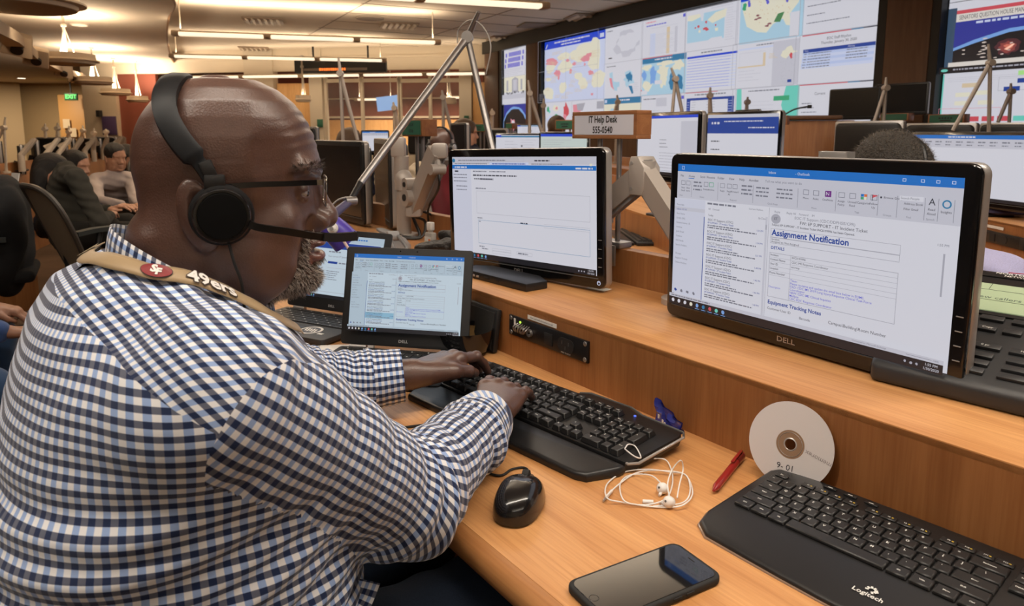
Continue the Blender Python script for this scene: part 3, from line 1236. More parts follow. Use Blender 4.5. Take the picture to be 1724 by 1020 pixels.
cube('news_screen', 0, 0, 1.0001 and 1, 2, SW, dr_news, .0, t3) if False else None
s3 = Scr(CW * 1.35, .425, ox=0, oz=0, y=-.012, step=.0012)
s3.r(0, 0, 1, 1, SW); s3.words(.1, .8, .3, .04, STX)
s3.mb.box((s3.w / 2, .03, -s3.h / 2), (s3.w, .08, s3.h), BEZ)
s3.mb.build('upper_slide_screen', t3, smooth=0)
s3 = Scr(CW * 1.35, CH * 2 - .43, ox=0, oz=-.43, y=-.012, step=.0012)
s3.r(0, 0, 1, 1, SW); dr_news(s3)
s3.mb.box((s3.w / 2, .03, s3.oz - s3.h / 2), (s3.w, .08, s3.h), BEZ)
s3.mb.build('news_screen', t3, smooth=0)


def dr_org(s):
    s.r(0, 0, .01, 1, SAQ)
    s.frame(.38, .1, .72, .32, SG, .006)
    for (u, v, c) in ((.14, .17, STN), (.1, .32, SYL), (.22, .3, SYL), (.1, .46, SYL), (.26, .46, SYL), (.5, .02, mat('lit_lime_px', (0, 0, 0), .4, emit=rgb(160, 210, 130), strength=1)), (.5, .14, SNV), (.42, .26, SNV), (.6, .24, SNV), (.82, .15, STN)):
        s.r(u, v, u + .1, v + .07, c)
    for k in range(8):
        s.r(.1 + k * .1, .72, .18 + k * .1, .8, SRED if k < 4 else SAQ)
    s.frame(.0, .58, .42, .95, SPK, .006)
    s.para(.05, .9, .07, 3, .03, .008, SLG)


s3 = Scr(CW * 1.35, CH * 1.0, ox=0, oz=-2 * CH, y=-.012, step=.0012)
s3.r(0, 0, 1, 1, SW); dr_org(s3)
s3.mb.box((s3.w / 2, .03, s3.oz - s3.h / 2), (s3.w, .08, s3.h), BEZ)
s3.mb.build('org_chart_screen', t3, smooth=0)
# ================================================================ CONSOLES AND WHAT STANDS ON THEM
def dthing(name, s, t, z, label, cat, group=None, rz=0.0):
    return thing(name, D(s, t, z), DESK_ROT + rz, label, cat, group)


def console(label, s0, s1, front, t_r, t_u, M=None, parts=True, bend=True, name='console_desk'):
    """stepped wooden console: worktop, nosing, riser, raised shelf, rear upstand; x = -s"""
    t = thing(name, (0, 0, 0), DESK_ROT, label, 'desk')
    if M is not None:
        t.matrix_world = M
    x0, x1 = -s1, -s0
    fr = [(x1, front), ((x0 + x1) / 2, front)]
    if bend:
        fr = [(x1, front), (-.80, front), (-.95, front + .012), (-1.15, front + .035), (-1.5, front + .05), (x0, front + .06)]
    m = MB()
    m.prism([(a, b + .012) for a, b in fr[::1]] + [(x0, t_r + .01), (x1, t_r + .01)] if bend else [(x0, front + .012), (x1, front + .012), (x1, t_r + .01), (x0, t_r + .01)], ZD - .032, ZD, MAPLE)
    m.build('worktop', t, smooth=0)
    m = MB()
    line = [V((a, b + .006, ZD - .0172)) for a, b in fr] if bend else [V((x0, front + .006, ZD - .0172)), V((x1, front + .006, ZD - .0172))]
    pts = catmull(line, 6) if bend else line
    prof = [(0, .0168), (-.010, .0150), (-.016, .009), (-.018, 0), (-.016, -.009), (-.010, -.015), (0, -.017), (.014, -.017), (.014, .0168)]
    vs_, fs = [], []
    for i, p in enumerate(pts):
        tt = (pts[min(i + 1, len(pts) - 1)] - pts[max(i - 1, 0)]).normalized()
        out = V((-tt.y, tt.x, 0))
        if out.y < 0:
            out = -out
        for a, b in prof:
            vs_.append(p + out * a + V((0, 0, b)))
    q = len(prof)
    for i in range(len(pts) - 1):
        for k in range(q):
            fs.append((i * q + k, i * q + (k + 1) % q, (i + 1) * q + (k + 1) % q, (i + 1) * q + k))
    fs += [tuple(range(q)), tuple(range(len(vs_) - q, len(vs_)))]
    m.raw(vs_, fs, NOSE)
    m.build('front_edge', t)
    m = MB()
    m.box(((x0 + x1) / 2, t_r + .010, (ZD + ZS) / 2 - .006), (x1 - x0, .02, ZS - ZD - .012 + .02), MAPLE_SHADED)
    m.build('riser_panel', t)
    m = MB()
    m.box(((x0 + x1) / 2, (t_r + t_u) / 2 + .008, ZS - .006), (x1 - x0, t_u - t_r + .016, .012), MAPLE, bev=.0015)
    m.build('raised_shelf', t)
    m = MB()
    m.box(((x0 + x1) / 2, t_u + .016, ZU / 2 + .1), (x1 - x0, .032, ZU - .2), MAPLE_SHADED, bev=.002)
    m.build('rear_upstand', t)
    m = MB()
    for x in (x0 + .05, (x0 + x1) / 2, x1 - .05):
        m.box((x, (front + t_u) / 2 + .1, (ZD - .03) / 2), (.03, t_u - front - .25, ZD - .03), MAPLE_SHADED)
    m.box(((x0 + x1) / 2, t_u - .05, .35), (x1 - x0, .02, .7), MAPLE_SHADED)
    m.build('support_panel', t)
    return t


NOSE = wood('edge_nosing', (.50, .24, .085), (.40, .17, .055), axis=0)
console('long stepped maple console desk in the foreground', -1.2, 3.6, .44, .909, 1.24)


# ---------------------------------------------------------------- monitors
def outlook(s, tone=0):
    """mail client with the assignment notification"""
    W = SW if not tone else E('cool_white', rgb(196, 212, 224))
    G = SLG if not tone else E('cool_grey', rgb(178, 196, 210))
    s.r(0, 0, 1, 1, W)
    s.r(0, 0, 1, .052, SHB)
    s.t('Inbox', .40, .026, .024, SW); s.t('- Outlook', .50, .026, .024, SW)
    s.frame(.02, .014, .032, .038, SPB)
    for u in (.84, .89, .93, .97):
        s.frame(u, .018, u + .01, .034, SPB)
    s.r(0, .052, 1, .24, G)
    for u, w in ((.015, 'File'), (.055, 'Home'), (.11, 'Send / Receive'), (.19, 'Folder'), (.24, 'View'), (.285, 'Help'), (.325, 'Acrobat')):
        s.t(w, u, .082, .022, SDK)
    s.t('Tell me what you want to do', .39, .082, .022, STX)
    s.r(.055, .095, .082, .099, SHB)
    for u, a, b in ((.03, 'New', 'Email'), (.055, 'New', 'Items'), (.14, 'Delete', ''), (.165, 'Archive', ''), (.215, 'Reply', ''), (.245, 'Reply', 'All'), (.27, 'Forward', ''), (.545, 'Move', ''), (.58, 'Rules', ''), (.62, 'OneNote', ''), (.665, 'Assign', 'Policy'), (.70, 'Unread/', 'Read'), (.735, 'Categorize', ''), (.765, 'Follow', 'Up')):
        s.frame(u - .010, .115, u + .010, .145, STX if a not in ('Archive',) else SGR, .003)
        s.t(a, u, .165, .017, SDK, 'CENTER'); s.t(b, u, .185, .017, SDK, 'CENTER') if b else None
    s.r(.612, .112, .632, .147, E('purple', rgb(110, 40, 130))); s.t('N', .62, .13, .03, SW, 'CENTER')
    for k, c in enumerate((SHB, SOR, SGR, SYL)):
        s.r(.727 + .009 * (k % 2), .115 + .016 * (k // 2), .735 + .009 * (k % 2), .129 + .016 * (k // 2), c)
    s.r(.760, .114, .762, .147, SDK); s.poly([(.762, .114), (.777, .118), (.762, .132)], SRED)
    for k in range(3):
        s.words(.085, .125, .115 + k * .025, .010, STX); s.words(.30, .345, .115 + k * .025, .010, STX)
        s.words(.36, .41, .12 + k * .025, .009, STX); s.words(.44, .50, .12 + k * .025, .009, STX)
    s.t('Browse Groups', .795, .125, .017, SDK); s.r(.785, .12, .79, .13, SDK)
    s.r(.84, .108, .905, .132, W); s.t('Search People', .843, .12, .017, STX); s.t('Address Book', .853, .148, .017, SDK); s.t('Filter Email', .853, .176, .017, SDK)
    s.t('A', .928, .13, .05, SDK, 'CENTER'); s.t('Read', .928, .168, .018, SDK, 'CENTER'); s.t('Aloud', .928, .19, .018, SDK, 'CENTER')
    s.blob(.966, .135, .012, .022, STL, n=20, rough=0); s.blob(.966, .135, .008, .015, G, n=20, rough=0); s.t('Insights', .966, .175, .018, SDK, 'CENTER')
    for u in (.078, .20, .35, .52, .65, .78, .835, .91, .945, .985):
        s.r(u, .11, u + .0012, .225, STX)
    for u, w in ((.03, 'New'), (.13, 'Delete'), (.27, 'Respond'), (.43, 'Quick Steps'), (.58, 'Move'), (.72, 'Tags'), (.81, 'Groups'), (.87, 'Find'), (.928, 'Speech')):
        s.t(w, u, .218, .015, STX, 'CENTER')
    # folders
    s.r(0, .24, .148, .93, E('folder_pane', rgb(204, 206, 222)) if not tone else G)
    s.r(0, .30, .148, .325, G)
    for k, w in enumerate(('Favorites', 'Inbox 10110', 'Sent Items', 'Drafts [46]', 'Deleted Items 18', 'Archive', 'Junk Email', 'Outbox', 'RSS Feeds', 'Search Folders', 'Groups', 'Support Tickets', 'Online Archive')):
        s.t(w, .012, .285 + k * .032 + (.03 if k > 9 else 0), .018, STX if k != 1 else SNV)
    for k in range(4):
        s.blob(.02 + .03 * k, .90, .006, .011, SNV if k == 0 else STX, n=8)
    s.r(.146, .35, .149, .93, SNV)
    # mail list
    s.words(.16, .29, .25, .012, STX); s.t('Current Mailbox', .34, .262, .016, STX)
    s.t('All   Unread', .165, .292, .019, STX); s.t('By Date', .38, .315, .018, STX)
    s.t('Today', .165, .335, .018, SDK)
    for k in range(7):
        v = .365 + k * .080
        if k == 5 and tone:
            s.r(.152, v - .01, .42, v + .066, E('selected', rgb(140, 185, 210)))
        s.t('EOC IT Support (CDC)', .165, v, .022, SDK)
        s.t('EP SUPPORT - IT Incident Ticket', .165, v + .020, .016, SNV, bold=.01)
        s.words(.165, .34, v + .034, .008, STX, fill=.8); s.words(.165, .40, v + .048, .008, STX, fill=.9)
        s.t(('1:55 PM', '1:54 PM', '1:51 PM', '1:48 PM', '1:46 PM', '1:44 PM', '1:40 PM')[k], .375, v + .03, .016, SNV)
    s.r(.424, .24, .4255, .93, SG); s.r(.412, .30, .42, .93, G); s.r(.4135, .35, .4185, .38, SG)
    # message
    for k, w in enumerate(('Reply', 'Reply All', 'Forward', 'IM')):
        s.t(w, .445 + .045 * k, .262, .018, STX)
    s.blob(.452, .305, .018, .030, SG, n=24, rough=0); s.t('ET', .452, .305, .022, SDK, 'CENTER')
    s.t('EOC IT Support (CDC/DDPHSIS/CPR)', .52, .287, .024, STX)
    s.t('FW: EP SUPPORT - IT Incident Ticket', .54, .315, .027, SDK)
    s.t('Subject: EP SUPPORT - IT Incident Ticket INC0199996 has been Opened.', .438, .342, .018, SDK, bold=.008)
    s.t('1:55 PM', .955, .34, .018, STX)
    s.t('Assignment Notification', .440, .392, .052, SNV, bold=.028)
    s.frame(.436, .365, .86, .42, SG, .0025)
    s.t('Incident', .440, .432, .018, SDK); s.t('Assigned to: Not Assigned', .440, .447, .018, SDK)
    s.frame(.436, .42, .86, .458, SG, .0025)
    s.t('DETAILS', .440, .485, .026, SNV, bold=.02)
    s.frame(.436, .515, .86, .795, SG, .003)
    s.r(.515, .515, .5165, .795, SG)
    for k, (a, b) in enumerate((('Incident', 'INC0199996'), ('Contact Name', 'CDC IMS Response Coordinator'), ('User ID', 'eocresp'), ('Location', ''), ('Phone Number', ''))):
        v = .515 + .028 * k
        s.t(a, .440, v + .014, .018, SDK, bold=.006)
        if b: s.t(b, .52, v + .014, .018, SDK)
        s.r(.436, v + .028, .86, v + .0298, SG)
    s.t('Description', .440, .73, .018, SVI)
    for k, w in enumerate(('Team:', 'Please re-name and update the email box below in EOMS.', 'OLD: CDC IMS 2019 Lung Injury Response Clinical Task Force', 'Coordinator', 'NEW: CDC IMS Clinical Inquiries', 'Mailbox', 'CDC EOC Response Coordinator')):
        s.t(w, .52, .668 + k * .0185, .020, SVI, bold=.004)
    s.t('Equipment Tracking Notes', .440, .828, .034, SNV, bold=.024)
    s.t('Customer User ID', .440, .868, .022, SDK); s.t('Barcode', .56, .885, .022, SDK); s.t('Campus\\Building\\Room Number', .66, .868, .026, SDK)
    s.r(.975, .38, .98, .60, SG)
    s.r(0, .925, 1, .948, G); s.words(.01, .2, .933, .008, STX); s.t('Connected to: Microsoft Exchange', .74, .936, .014, STX); s.r(.9, .935, .97, .937, STX); s.t('100%', .98, .937, .014, STX, 'CENTER')
    taskbar(s)


def taskbar(s, light=False):
    s.r(0, .948, 1, 1, SBK)
    for k, c in enumerate((SW, SW, SW, SYL, SGL, STL, SRED, SAQ, SGL)):
        u = .02 + k * .03
        s.blob(u, .972, .007, .014, c, n=8, rough=.1)
        if k > 3:
            s.r(u - .01, .993, u + .01, .997, SGL)
    s.t('1:55 PM', .97, .963, .020, SW, 'CENTER'); s.t('1/30/2020', .97, .985, .020, SW, 'CENTER')
    for k in range(3):
        s.blob(.90 + .016 * k, .974, .004, .008, SG, n=6)


def ticket(s):
    s.r(0, 0, 1, 1, SW)
    s.r(0, 0, 1, .07, SLG)
    s.blob(.012, .035, .012, .02, STL, n=16, rough=0)
    s.words(.05, .42, .028, .010, STX); s.frame(.04, .018, .55, .05, SG, .002); s.words(.62, .72, .03, .012, SDK)
    s.r(.3, .052, .58, .078, SPB); s.words(.02, .28, .062, .008, STX); s.words(.32, .56, .062, .008, SNV); s.words(.6, .8, .062, .008, STX)
    s.r(0, .078, 1, .118, SHB); s.t('ServiceNow', .02, .098, .024, SW) if False else s.words(.02, .12, .094, .014, SW)
    s.words(.88, .98, .094, .014, SW)
    s.r(0, .118, .155, .948, E('folder_pane', rgb(204, 206, 222)))
    s.words(.02, .05, .135, .014, SDK)
    for k, v in enumerate((.17, .20, .235, .285, .32)):
        s.words(.01 + (.02 if k > 2 else 0), .12, v, .009, STX)
    s.words(.17, .28, .135, .010, STX); s.words(.3, .42, .135, .010, STX)
    s.words(.17, .5, .172, .012, SDK); s.r(.23, .205, .33, .222, SG); s.words(.18, .32, .208, .01, SDK)
    s.words(.19, .27, .30, .010, STX)
    s.frame(.195, .33, .965, .55, SG, .0025)
    s.words(.2, .24, .59, .010, STX); s.words(.52, .57, .605, .010, SDK); s.r(.68, .60, .965, .602, SG); s.r(.68, .632, .965, .634, SG)
    s.frame(.205, .615, .965, .845, STL, .0025); s.words(.21, .225, .625, .008, STX)
    s.words(.21, .25, .87, .010, STX)
    s.frame(.31, .88, .45, .902, SG, .002); s.frame(.31, .905, .45, .93, SG, .002); s.frame(.49, .88, .60, .91, SG, .002); s.words(.5, .57, .89, .012, STX); s.words(.23, .28, .89, .009, STX)
    s.r(.965, .06, .98, .08, SYL)
    taskbar(s)


def plain_doc(s):
    s.r(0, 0, 1, 1, SW); s.r(0, 0, 1, .06, SHB); s.r(0, .06, 1, .2, SLG)
    for k in range(12):
        s.words(.04 + k * .08, .09 + k * .08, .1, .02, STX); s.words(.04 + k * .08, .08 + k * .08, .15, .015, STX)
    s.words(.3, .5, .02, .02, SW)
    taskbar(s)


def doc_lines(s):
    s.r(0, 0, 1, 1, SW); s.r(0, 0, 1, .045, SBL)
    s.para(.4, .62, .4, 3, .06, .012, STX); s.para(.4, .9, .62, 7, .05, .01, SG); s.r(.75, .1, 1, .95, SLG)
    taskbar(s)


def blue_banner(s):
    s.r(0, 0, 1, 1, SW); s.r(0, .06, 1, .36, SNV); s.r(0, .0, 1, .06, SLG)
    s.words(.06, .18, .14, .04, SW); s.words(.25, .8, .12, .02, SW); s.words(.6, .95, .24, .02, SW)
    s.para(.06, .3, .5, 2, .16, .02, SDK); s.para(.06, .9, .8, 3, .05, .01, SG)


def mail_small(s):
    s.r(0, 0, 1, 1, SW); s.r(0, .02, 1, .07, STL); s.r(0, .0, .12, .07, SBL); s.para(.2, .5, .2, 6, .1, .012, SG); s.para(.55, .95, .15, 9, .08, .01, SG)
    s.blob(.58, .35, .015, .03, SDK, n=8)


def green_doc(s):
    s.r(0, 0, 1, 1, E('pale_green', rgb(196, 208, 204))); s.r(0, 0, 1, .08, SBL); s.para(.05, .95, .18, 5, .07, .012, SG); s.r(.4, .62, .8, .66, E('soft_green', rgb(120, 190, 130)))
    s.para(.05, .9, .75, 3, .06, .01, SG)


def monitor(label, centre, rz, draw=None, w=.565, h=.327, roll=0.0, logo=True, back=ALU, bez=.020, off=False, group=None, arm=False, tilt=0.0, depth=.045, plate=True):
    """flat screen; local faces -y, origin at the middle of the front"""
    t = thing('computer_monitor', centre, (tilt, roll, rz), label, 'monitor', group)
    t.rotation_mode = 'XYZ'
    m = MB()
    m.prism(rrect(w, h, .016), -.006, .006, GLOSSB if not off else BLK, bev=.003, M=UPR)
    # opening is only visual: the panel sits proud of the bezel by a hair
    m.build('bezel', t)
    m = MB()
    m.prism(rrect(w + .002, h + .002, .017), -.026, -.004, SILVER, bev=.004, seg=2, M=UPR)
    m.build('rim', t)
    m = MB()
    m.prism(rrect(w * .94, h * .92, .03), -depth, -.024, back, bev=.010, seg=3, M=UPR)
    if plate:
        m.box((0, depth + .008, 0), (.12, .02, .12), BLKM, bev=.004)
    m.build('rear_housing', t)
    s = Scr(w - 2 * bez, h - bez - .030, ox=-w / 2 + bez, oz=h / 2 - bez, y=-.0063, step=.00006)
    if draw:
        draw(s)
        s.mb.build('display', t, smooth=0)
    elif off:
        s.r(0, 0, 1, 1, mat('dark_display', (.012, .012, .014), .25))
        s.mb.build('display', t, smooth=0)
    else:
        s.mb.bm.free()
    m = MB()
    m.box((0, -.0075, -h / 2 + .024), (w - .03, .003, .0018), mat('bezel_line', (.10, .10, .10), .3), bev=.0006)
    m.build('bezel_strip', t)
    if logo:
        m = MB()
        m.text('DELL', TX(-.0, -.0066, -h / 2 + .013) @ UPR, .013, mat('logo_grey', (.42, .40, .40), .35, metal=.5), bold=.02, sx=1.25)
        m.build('logo', t)
        m = MB()
        px_, pz_ = w / 2 - .014, -h / 2 + .014
        ring = [(px_ + .0045 * cos(a), -.0068, pz_ + .0045 * sin(a)) for a in np.linspace(pi * .62, pi * 2.38, 18)]
        m.tube(ring, .0007, E('power_led', rgb(225, 230, 255)), seg=5)
        m.tube([(px_, -.0068, pz_ + .001), (px_, -.0068, pz_ + .0055)], .0007, E('power_led', rgb(225, 230, 255)), seg=5)
        m.build('power_button', t)
        for k in range(4):
            m = MB()
            m.box((w / 2 - .010, -.0068, -h / 2 + .052 + k * .021), (.010, .0012, .0016), mat('button_mark', (.25, .25, .25), .4), bev=.0004)
            m.build('menu_button', t)
    return t


MR = V((.477, 1.193, 1.0345))
MRZ = math.atan2(-.470, .309)
monitor('large widescreen monitor at right showing the open mail window with Assignment Notification', MR, MRZ, outlook)
ML = V((.0195, 1.826, 1.034))
MLZ = math.atan2(-.393, .371)
monitor('widescreen monitor in the middle showing a mostly empty ticket form', ML, MLZ, ticket, roll=-R(1.6))
M3 = V((-.73, 2.99, 1.04))
monitor('dark switched-off monitor behind the purple lamp, screen towards the viewer', M3, DESK_ROT, None, off=True, logo=False, w=.53)
M4 = V((-.525, 2.90, 1.045))
monitor('monitor seen almost edge-on beside the grey monitor arm', M4, math.atan2(-.42, .13), None, off=True, logo=False, back=BLK, depth=.07, h=.335, w=.48)


# ---------------------------------------------------------------- monitor arms
def arm(label, base, joints, headp, cat='monitor arm', post=.0):
    t = thing('monitor_mount', base, 0, label, cat, 'grey monitor arms')
    L = lambda p: V(p) - V(base)
    m = MB()
    m.cyl((0, 0, 0), (0, 0, .012), .045, ARMG, seg=28)
    m.cyl((0, 0, .012), (0, 0, L(joints[0]).z), .021, ARMG, seg=24)
    m.build('post', t)
    for a, b in zip(joints[:-1], joints[1:]):
        a, b = L(a), L(b)
        d = (b - a).normalized()
        m = MB()
        m.tube([a, b], 1, ARMG, sq=(.036, .050))
        m.tube([a + V((0, 0, -.032)), b + V((0, 0, -.032))], 1, mat('arm_dark_grey', (.30, .29, .30), .45), sq=(.024, .018))  # slimmer bar in darker grey below the link
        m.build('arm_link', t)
    for p in joints:
        p = L(p)
        m = MB()
        m.cyl(p + V((0, 0, -.036)), p + V((0, 0, .030)), .027, ARMG, seg=24)
        m.cyl(p + V((0, 0, .030)), p + V((0, 0, .033)), .020, SILVER, seg=24)
        m.build('joint', t)
    e = L(joints[-1])
    h = L(headp)
    m = MB()
    m.tube([e, h], 1, ARMG, sq=(.03, .04))
    m.build('head_bracket', t)
    return t


pole_t = 1.256
# arm carrying the middle monitor: comes up from behind the right monitor, bends over and goes down behind the screen
j0, j1, j2 = att(1152, 398, 1.20), att(1084, 292, 1.24), att(1015, 350, 1.22)
mlb = ML + V((.727, .687, 0)) * .055
base = V((j0.x, j0.y, ZS))
ARM1 = arm('grey painted monitor arm bent between the two large monitors', base, [j0, j1, j2], mlb + V((.0, 0, -.03)))
# its squared knuckle with two screws
k = thing('arm_cover', V(j1) + V((0, 0, .0)), DESK_ROT, 'boxy grey cover with two screws on the bend of the monitor arm', 'cover') if False else None
mk = MB()
mk.prism([(-.022, -.045), (.020, -.045), (.026, -.030), (.026, .02), (.006, .045), (-.018, .045), (-.024, .03)], -.028, .028, ARMG, bev=.004, M=UPR)
mk.cyl((-.012, -.030, .030), (-.012, -.028, .030), .004, SILVER, seg=10)
mk.cyl((-.012, -.030, -.030), (-.012, -.028, -.030), .004, SILVER, seg=10)
o_ = ARM1
mk.build('knuckle_cover', o_, loc=V(j1) - V(base) + V((0, 0, -.005)), rot=DESK_ROT)
j0, j1 = att(1330, 430, 1.21), att(1400, 420, 1.16)
base = V((j0.x, j0.y, ZS))
arm('grey monitor arm hidden behind the right monitor', base, [j0], MR + V((.835, .549, 0)) * .055)
m = MB()
p = V((.477, 1.193, 0)) + V((-.549 * -.02, .0, 0))
m.box((0, 0, 0), (.050, .018, .012), SILVER, bev=.002)
m.box((-.024, 0, -.004), (.003, .022, .02), SILVER); m.box((.024, 0, -.004), (.003, .022, .02), SILVER)
m.box((0, .004, -.02), (.044, .006, .04), SILVER, bev=.001)
tag(m.build('monitor_clip', loc=MR + V((.549, -.835, 0)) * .045 + V((.835, .549, 0)) * .036 + V((0, 0, .168)), rot=MRZ), 'small silver clip on the top edge of the right monitor', 'clip')

# arm group on the left: a post, a forward joint, a long diagonal link
pb = att(681, 402, 1.17)
pb.z = ZS
q0, q1, q2 = att(676, 318, 1.17), att(676, 262, 1.17), att(662, 258, 1.15)
t = thing('monitor_mount', pb, 0, 'upright grey monitor arm beside the edge-on monitor, cables hanging', 'monitor arm', 'grey monitor arms')
m = MB()
m.cyl((0, 0, 0), (0, 0, .014), .05, ARMG, seg=28)
m.cyl((0, 0, .014), (0, 0, .17), .026, ARMG, r2=.024, seg=24)
m.build('post', t)
m = MB()
m.tube([(0, 0, .17), (0, .0, .21), V(q0) - pb + V((0, 0, .05)), V(q1) - pb], [.030, .032, .026, .026], ARMG, seg=20, smooth=4)
m.build('elbow_tube', t)
m = MB()
m.box(V(q1) - pb + V((-.01, 0, .03)), (.05, .05, .07), ARMG, bev=.008)
m.build('knuckle_cover', t)
for (px, py, r_) in ((694, 310, .022), (694, 332, .03)):
    m = MB()
    c = att(px, py, 1.15) - pb
    m.cyl(c - UN * .03, c + UN * .02, r_, ARMG, seg=24)
    m.cyl(c - UN * .033, c - UN * .03, r_ * .4, BLKM, seg=12)
    m.build('joint', t)
m = MB()
c0, c1 = att(697, 350, 1.16) - pb, att(735, 254, 1.16) - pb
m.tube([c0, c1], 1, ARMG, sq=(.04, .055))
m.tube([c0 + V((.03, .0, 0)), c1 + V((.03, 0, -.02))], 1, mat('arm_dark_grey', (.30, .29, .30), .45), sq=(.018, .03))
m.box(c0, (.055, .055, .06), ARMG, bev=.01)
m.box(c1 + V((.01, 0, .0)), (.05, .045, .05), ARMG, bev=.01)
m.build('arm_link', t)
m = MB()
c2 = att(738, 285, 1.16) - pb
m.cyl(c2 - UN * .03, c2 + UN * .02, .018, ARMG, seg=18)
m.tube([c1, c2], .012, ARMG, seg=8)
m.build('tilt_head', t)
for a, b in (([(0, 0, .16), (.04, -.02, .06), (.06, -.04, .01), (.02, -.05, .006), (-.04, -.03, .02)], .006), ([c0 + V((0, 0, -.03)), (.08, -.04, .06), (.07, -.07, .01), (.0, -.08, .008)], .005), ([c2, c2 + V((0, 0, -.06)), c0 + V((.05, 0, 0)), (.09, -.02, .05)], .004), ([c0, (.11, 0, .07), (.12, -.01, .008)], .005)):
    m = MB()
    m.tube(a, b, BLK, seg=8, smooth=6)
    m.build('cable', t)

# ---------------------------------------------------------------- name boards on poles


def name_board(s, t_, z, w, h, lines, label, group, face=None, tc=None, pole=True, zb=ZU, d=.05, ts=.022, rz=0, legs=(-.035, .035)):
    t = dthing('name_board', s, t_, zb, label, 'sign', group, rz)
    z = z - zb
    m = MB()
    m.box((0, 0, z + h / 2 - .005), (w, d, .010), OAKSIGN, bev=.0015)
    m.box((0, 0, z - h / 2 + .005), (w, d, .010), OAKSIGN, bev=.0015)
    m.box((-w / 2 + .005, 0, z), (.010, d, h - .02), OAKSIGN)
    m.box((w / 2 - .005, 0, z), (.010, d, h - .02), OAKSIGN)
    m.box((0, .004, z), (w - .02, d - .012, h - .02), OAKSIGN)
    m.build('frame', t)
    m = MB()
    m.box((0, -d / 2 + .001, z), (w - .020, .003, h - .02), face or GREEND)
    m.build('face_panel', t)
    m = MB()
    n_ = len(lines)
    for k, ln in enumerate(lines):
        m.text(ln, TX(0, -d / 2 - .0011, z + (n_ - 1) * ts * .55 - k * ts * 1.10) @ UPR, ts, tc or DKTXT, bold=.022, sx=.80)
    m.build('lettering', t)
    if pole:
        for x in legs:
            m = MB()
            m.cyl((x, 0, .004), (x, 0, z - h / 2 + .002), .0065, ALU, seg=14)
            m.build('pole', t)
        m = MB()
        m.box((0, .0, .008), (.13, .045, .016), ALU, bev=.004)
        m.box((0, -.026, -.018), (.11, .006, .052), ALU, bev=.002)
        m.build('clamp', t)
    return t


FACE = mat('sign_face', (.78, .79, .90), .35)
name_board(1.318, 1.256, 1.257, .232, .068, ['IT Help Desk', '555-0540'], 'wooden framed sign reading IT Help Desk 555-0540 on two poles', 'desk name boards', face=FACE, ts=.0235)

# ---------------------------------------------------------------- keyboards
ROWS = [
    [('Esc', 1), (None, 1), ('F1', 1), ('F2', 1), ('F3', 1), ('F4', 1), (None, .5), ('F5', 1), ('F6', 1), ('F7', 1), ('F8', 1), (None, .5), ('F9', 1), ('F10', 1), ('F11', 1), ('F12', 1), (None, .25), ('PrtSc', 1), ('ScrLk', 1), ('Pause', 1)],
    [('~', 1)] + [(c, 1) for c in '1234567890-='] + [('Backspace', 2), (None, .25), ('Insert', 1), ('Home', 1), ('PgUp', 1), (None, .25), ('Num', 1), ('/', 1), ('*', 1), ('-', 1)],
    [('Tab', 1.5)] + [(c, 1) for c in 'QWERTYUIOP[]'] + [('\\', 1.5), (None, .25), ('Delete', 1), ('End', 1), ('PgDn', 1), (None, .25), ('7', 1), ('8', 1), ('9', 1), ('+', 1, 2)],
    [('Caps', 1.75)] + [(c, 1) for c in "ASDFGHJKL;'"] + [('Enter', 2.25), (None, .25), (None, 3), (None, .25), ('4', 1), ('5', 1), ('6', 1)],
    [('Shift', 2.25)] + [(c, 1) for c in 'ZXCVBNM,./'] + [('Shift', 2.75), (None, .25), (None, 1), ('^', 1), (None, 1), (None, .25), ('1', 1), ('2', 1), ('3', 1), ('Enter', 1, 2)],
    [('Ctrl', 1.25), ('Win', 1.25), ('Alt', 1.25), ('', 6.25), ('Alt', 1.25), ('Win', 1.25), ('Menu', 1.25), ('Ctrl', 1.25), (None, .25), ('<', 1), ('v', 1), ('>', 1), (None, .25), ('0', 2), ('.', 1)],
]


def keys(t, x0, y0, z0, slope, unit=.019, h=.0085, gap=.0015, taper=.74, rowh=None, km=None, legend=True, fgap=.006, flow=False, maxrow=99, yellow=False):
    """individual keycaps; x0,y0 is the top-left corner of the block in the keyboard's own frame, z0 the deck height there, slope = dz/dy"""
    rowh = rowh or unit
    km = km or KEYM
    y = y0
    for ri, row in enumerate(ROWS):
        x = x0
        rh = rowh * (.62 if (flow and ri == 0) else 1)
        for kd in row:
            lab, wd = kd[0], kd[1] * unit
            tall = kd[2] if len(kd) > 2 else 1
            if lab is not None and x < x0 + maxrow * unit:
                m = MB()
                kh = h * (.5 if (flow and ri == 0) else 1)
                dy = rh * tall - gap
                m.box((0, 0, kh / 2), (wd - gap, dy, kh), km, bev=.0011, seg=1, taper=((wd - gap - (1 - taper) * unit) / (wd - gap), (dy - (1 - taper) * unit) / dy) if not (flow and ri == 0) else (.95, .9))
                if legend and lab:
                    sz = .0052 if len(lab) == 1 else .0032
                    mm = LEGEND
                    m.text(lab, TX(-wd * .12 if len(lab) == 1 else 0, dy * .10 if len(lab) == 1 else 0, kh + .00015), sz, mm, bold=.02)
                    if yellow and ri == 0 and lab.startswith('F'):
                        m.box((wd * .22, 0, kh + .0001), (.0022, .0018, .0002), YELLOWP)
                yy = y - rh * tall / 2
                o = m.build('key', t, loc=(x + wd / 2, yy, z0 + (yy - y0) * slope), rot=(math.atan(slope), 0, 0), smooth=30)
            x += wd
        y -= rh + (fgap if ri == 0 else 0)


YELLOWP = mat('yellow_print', (.62, .42, .05), .5)
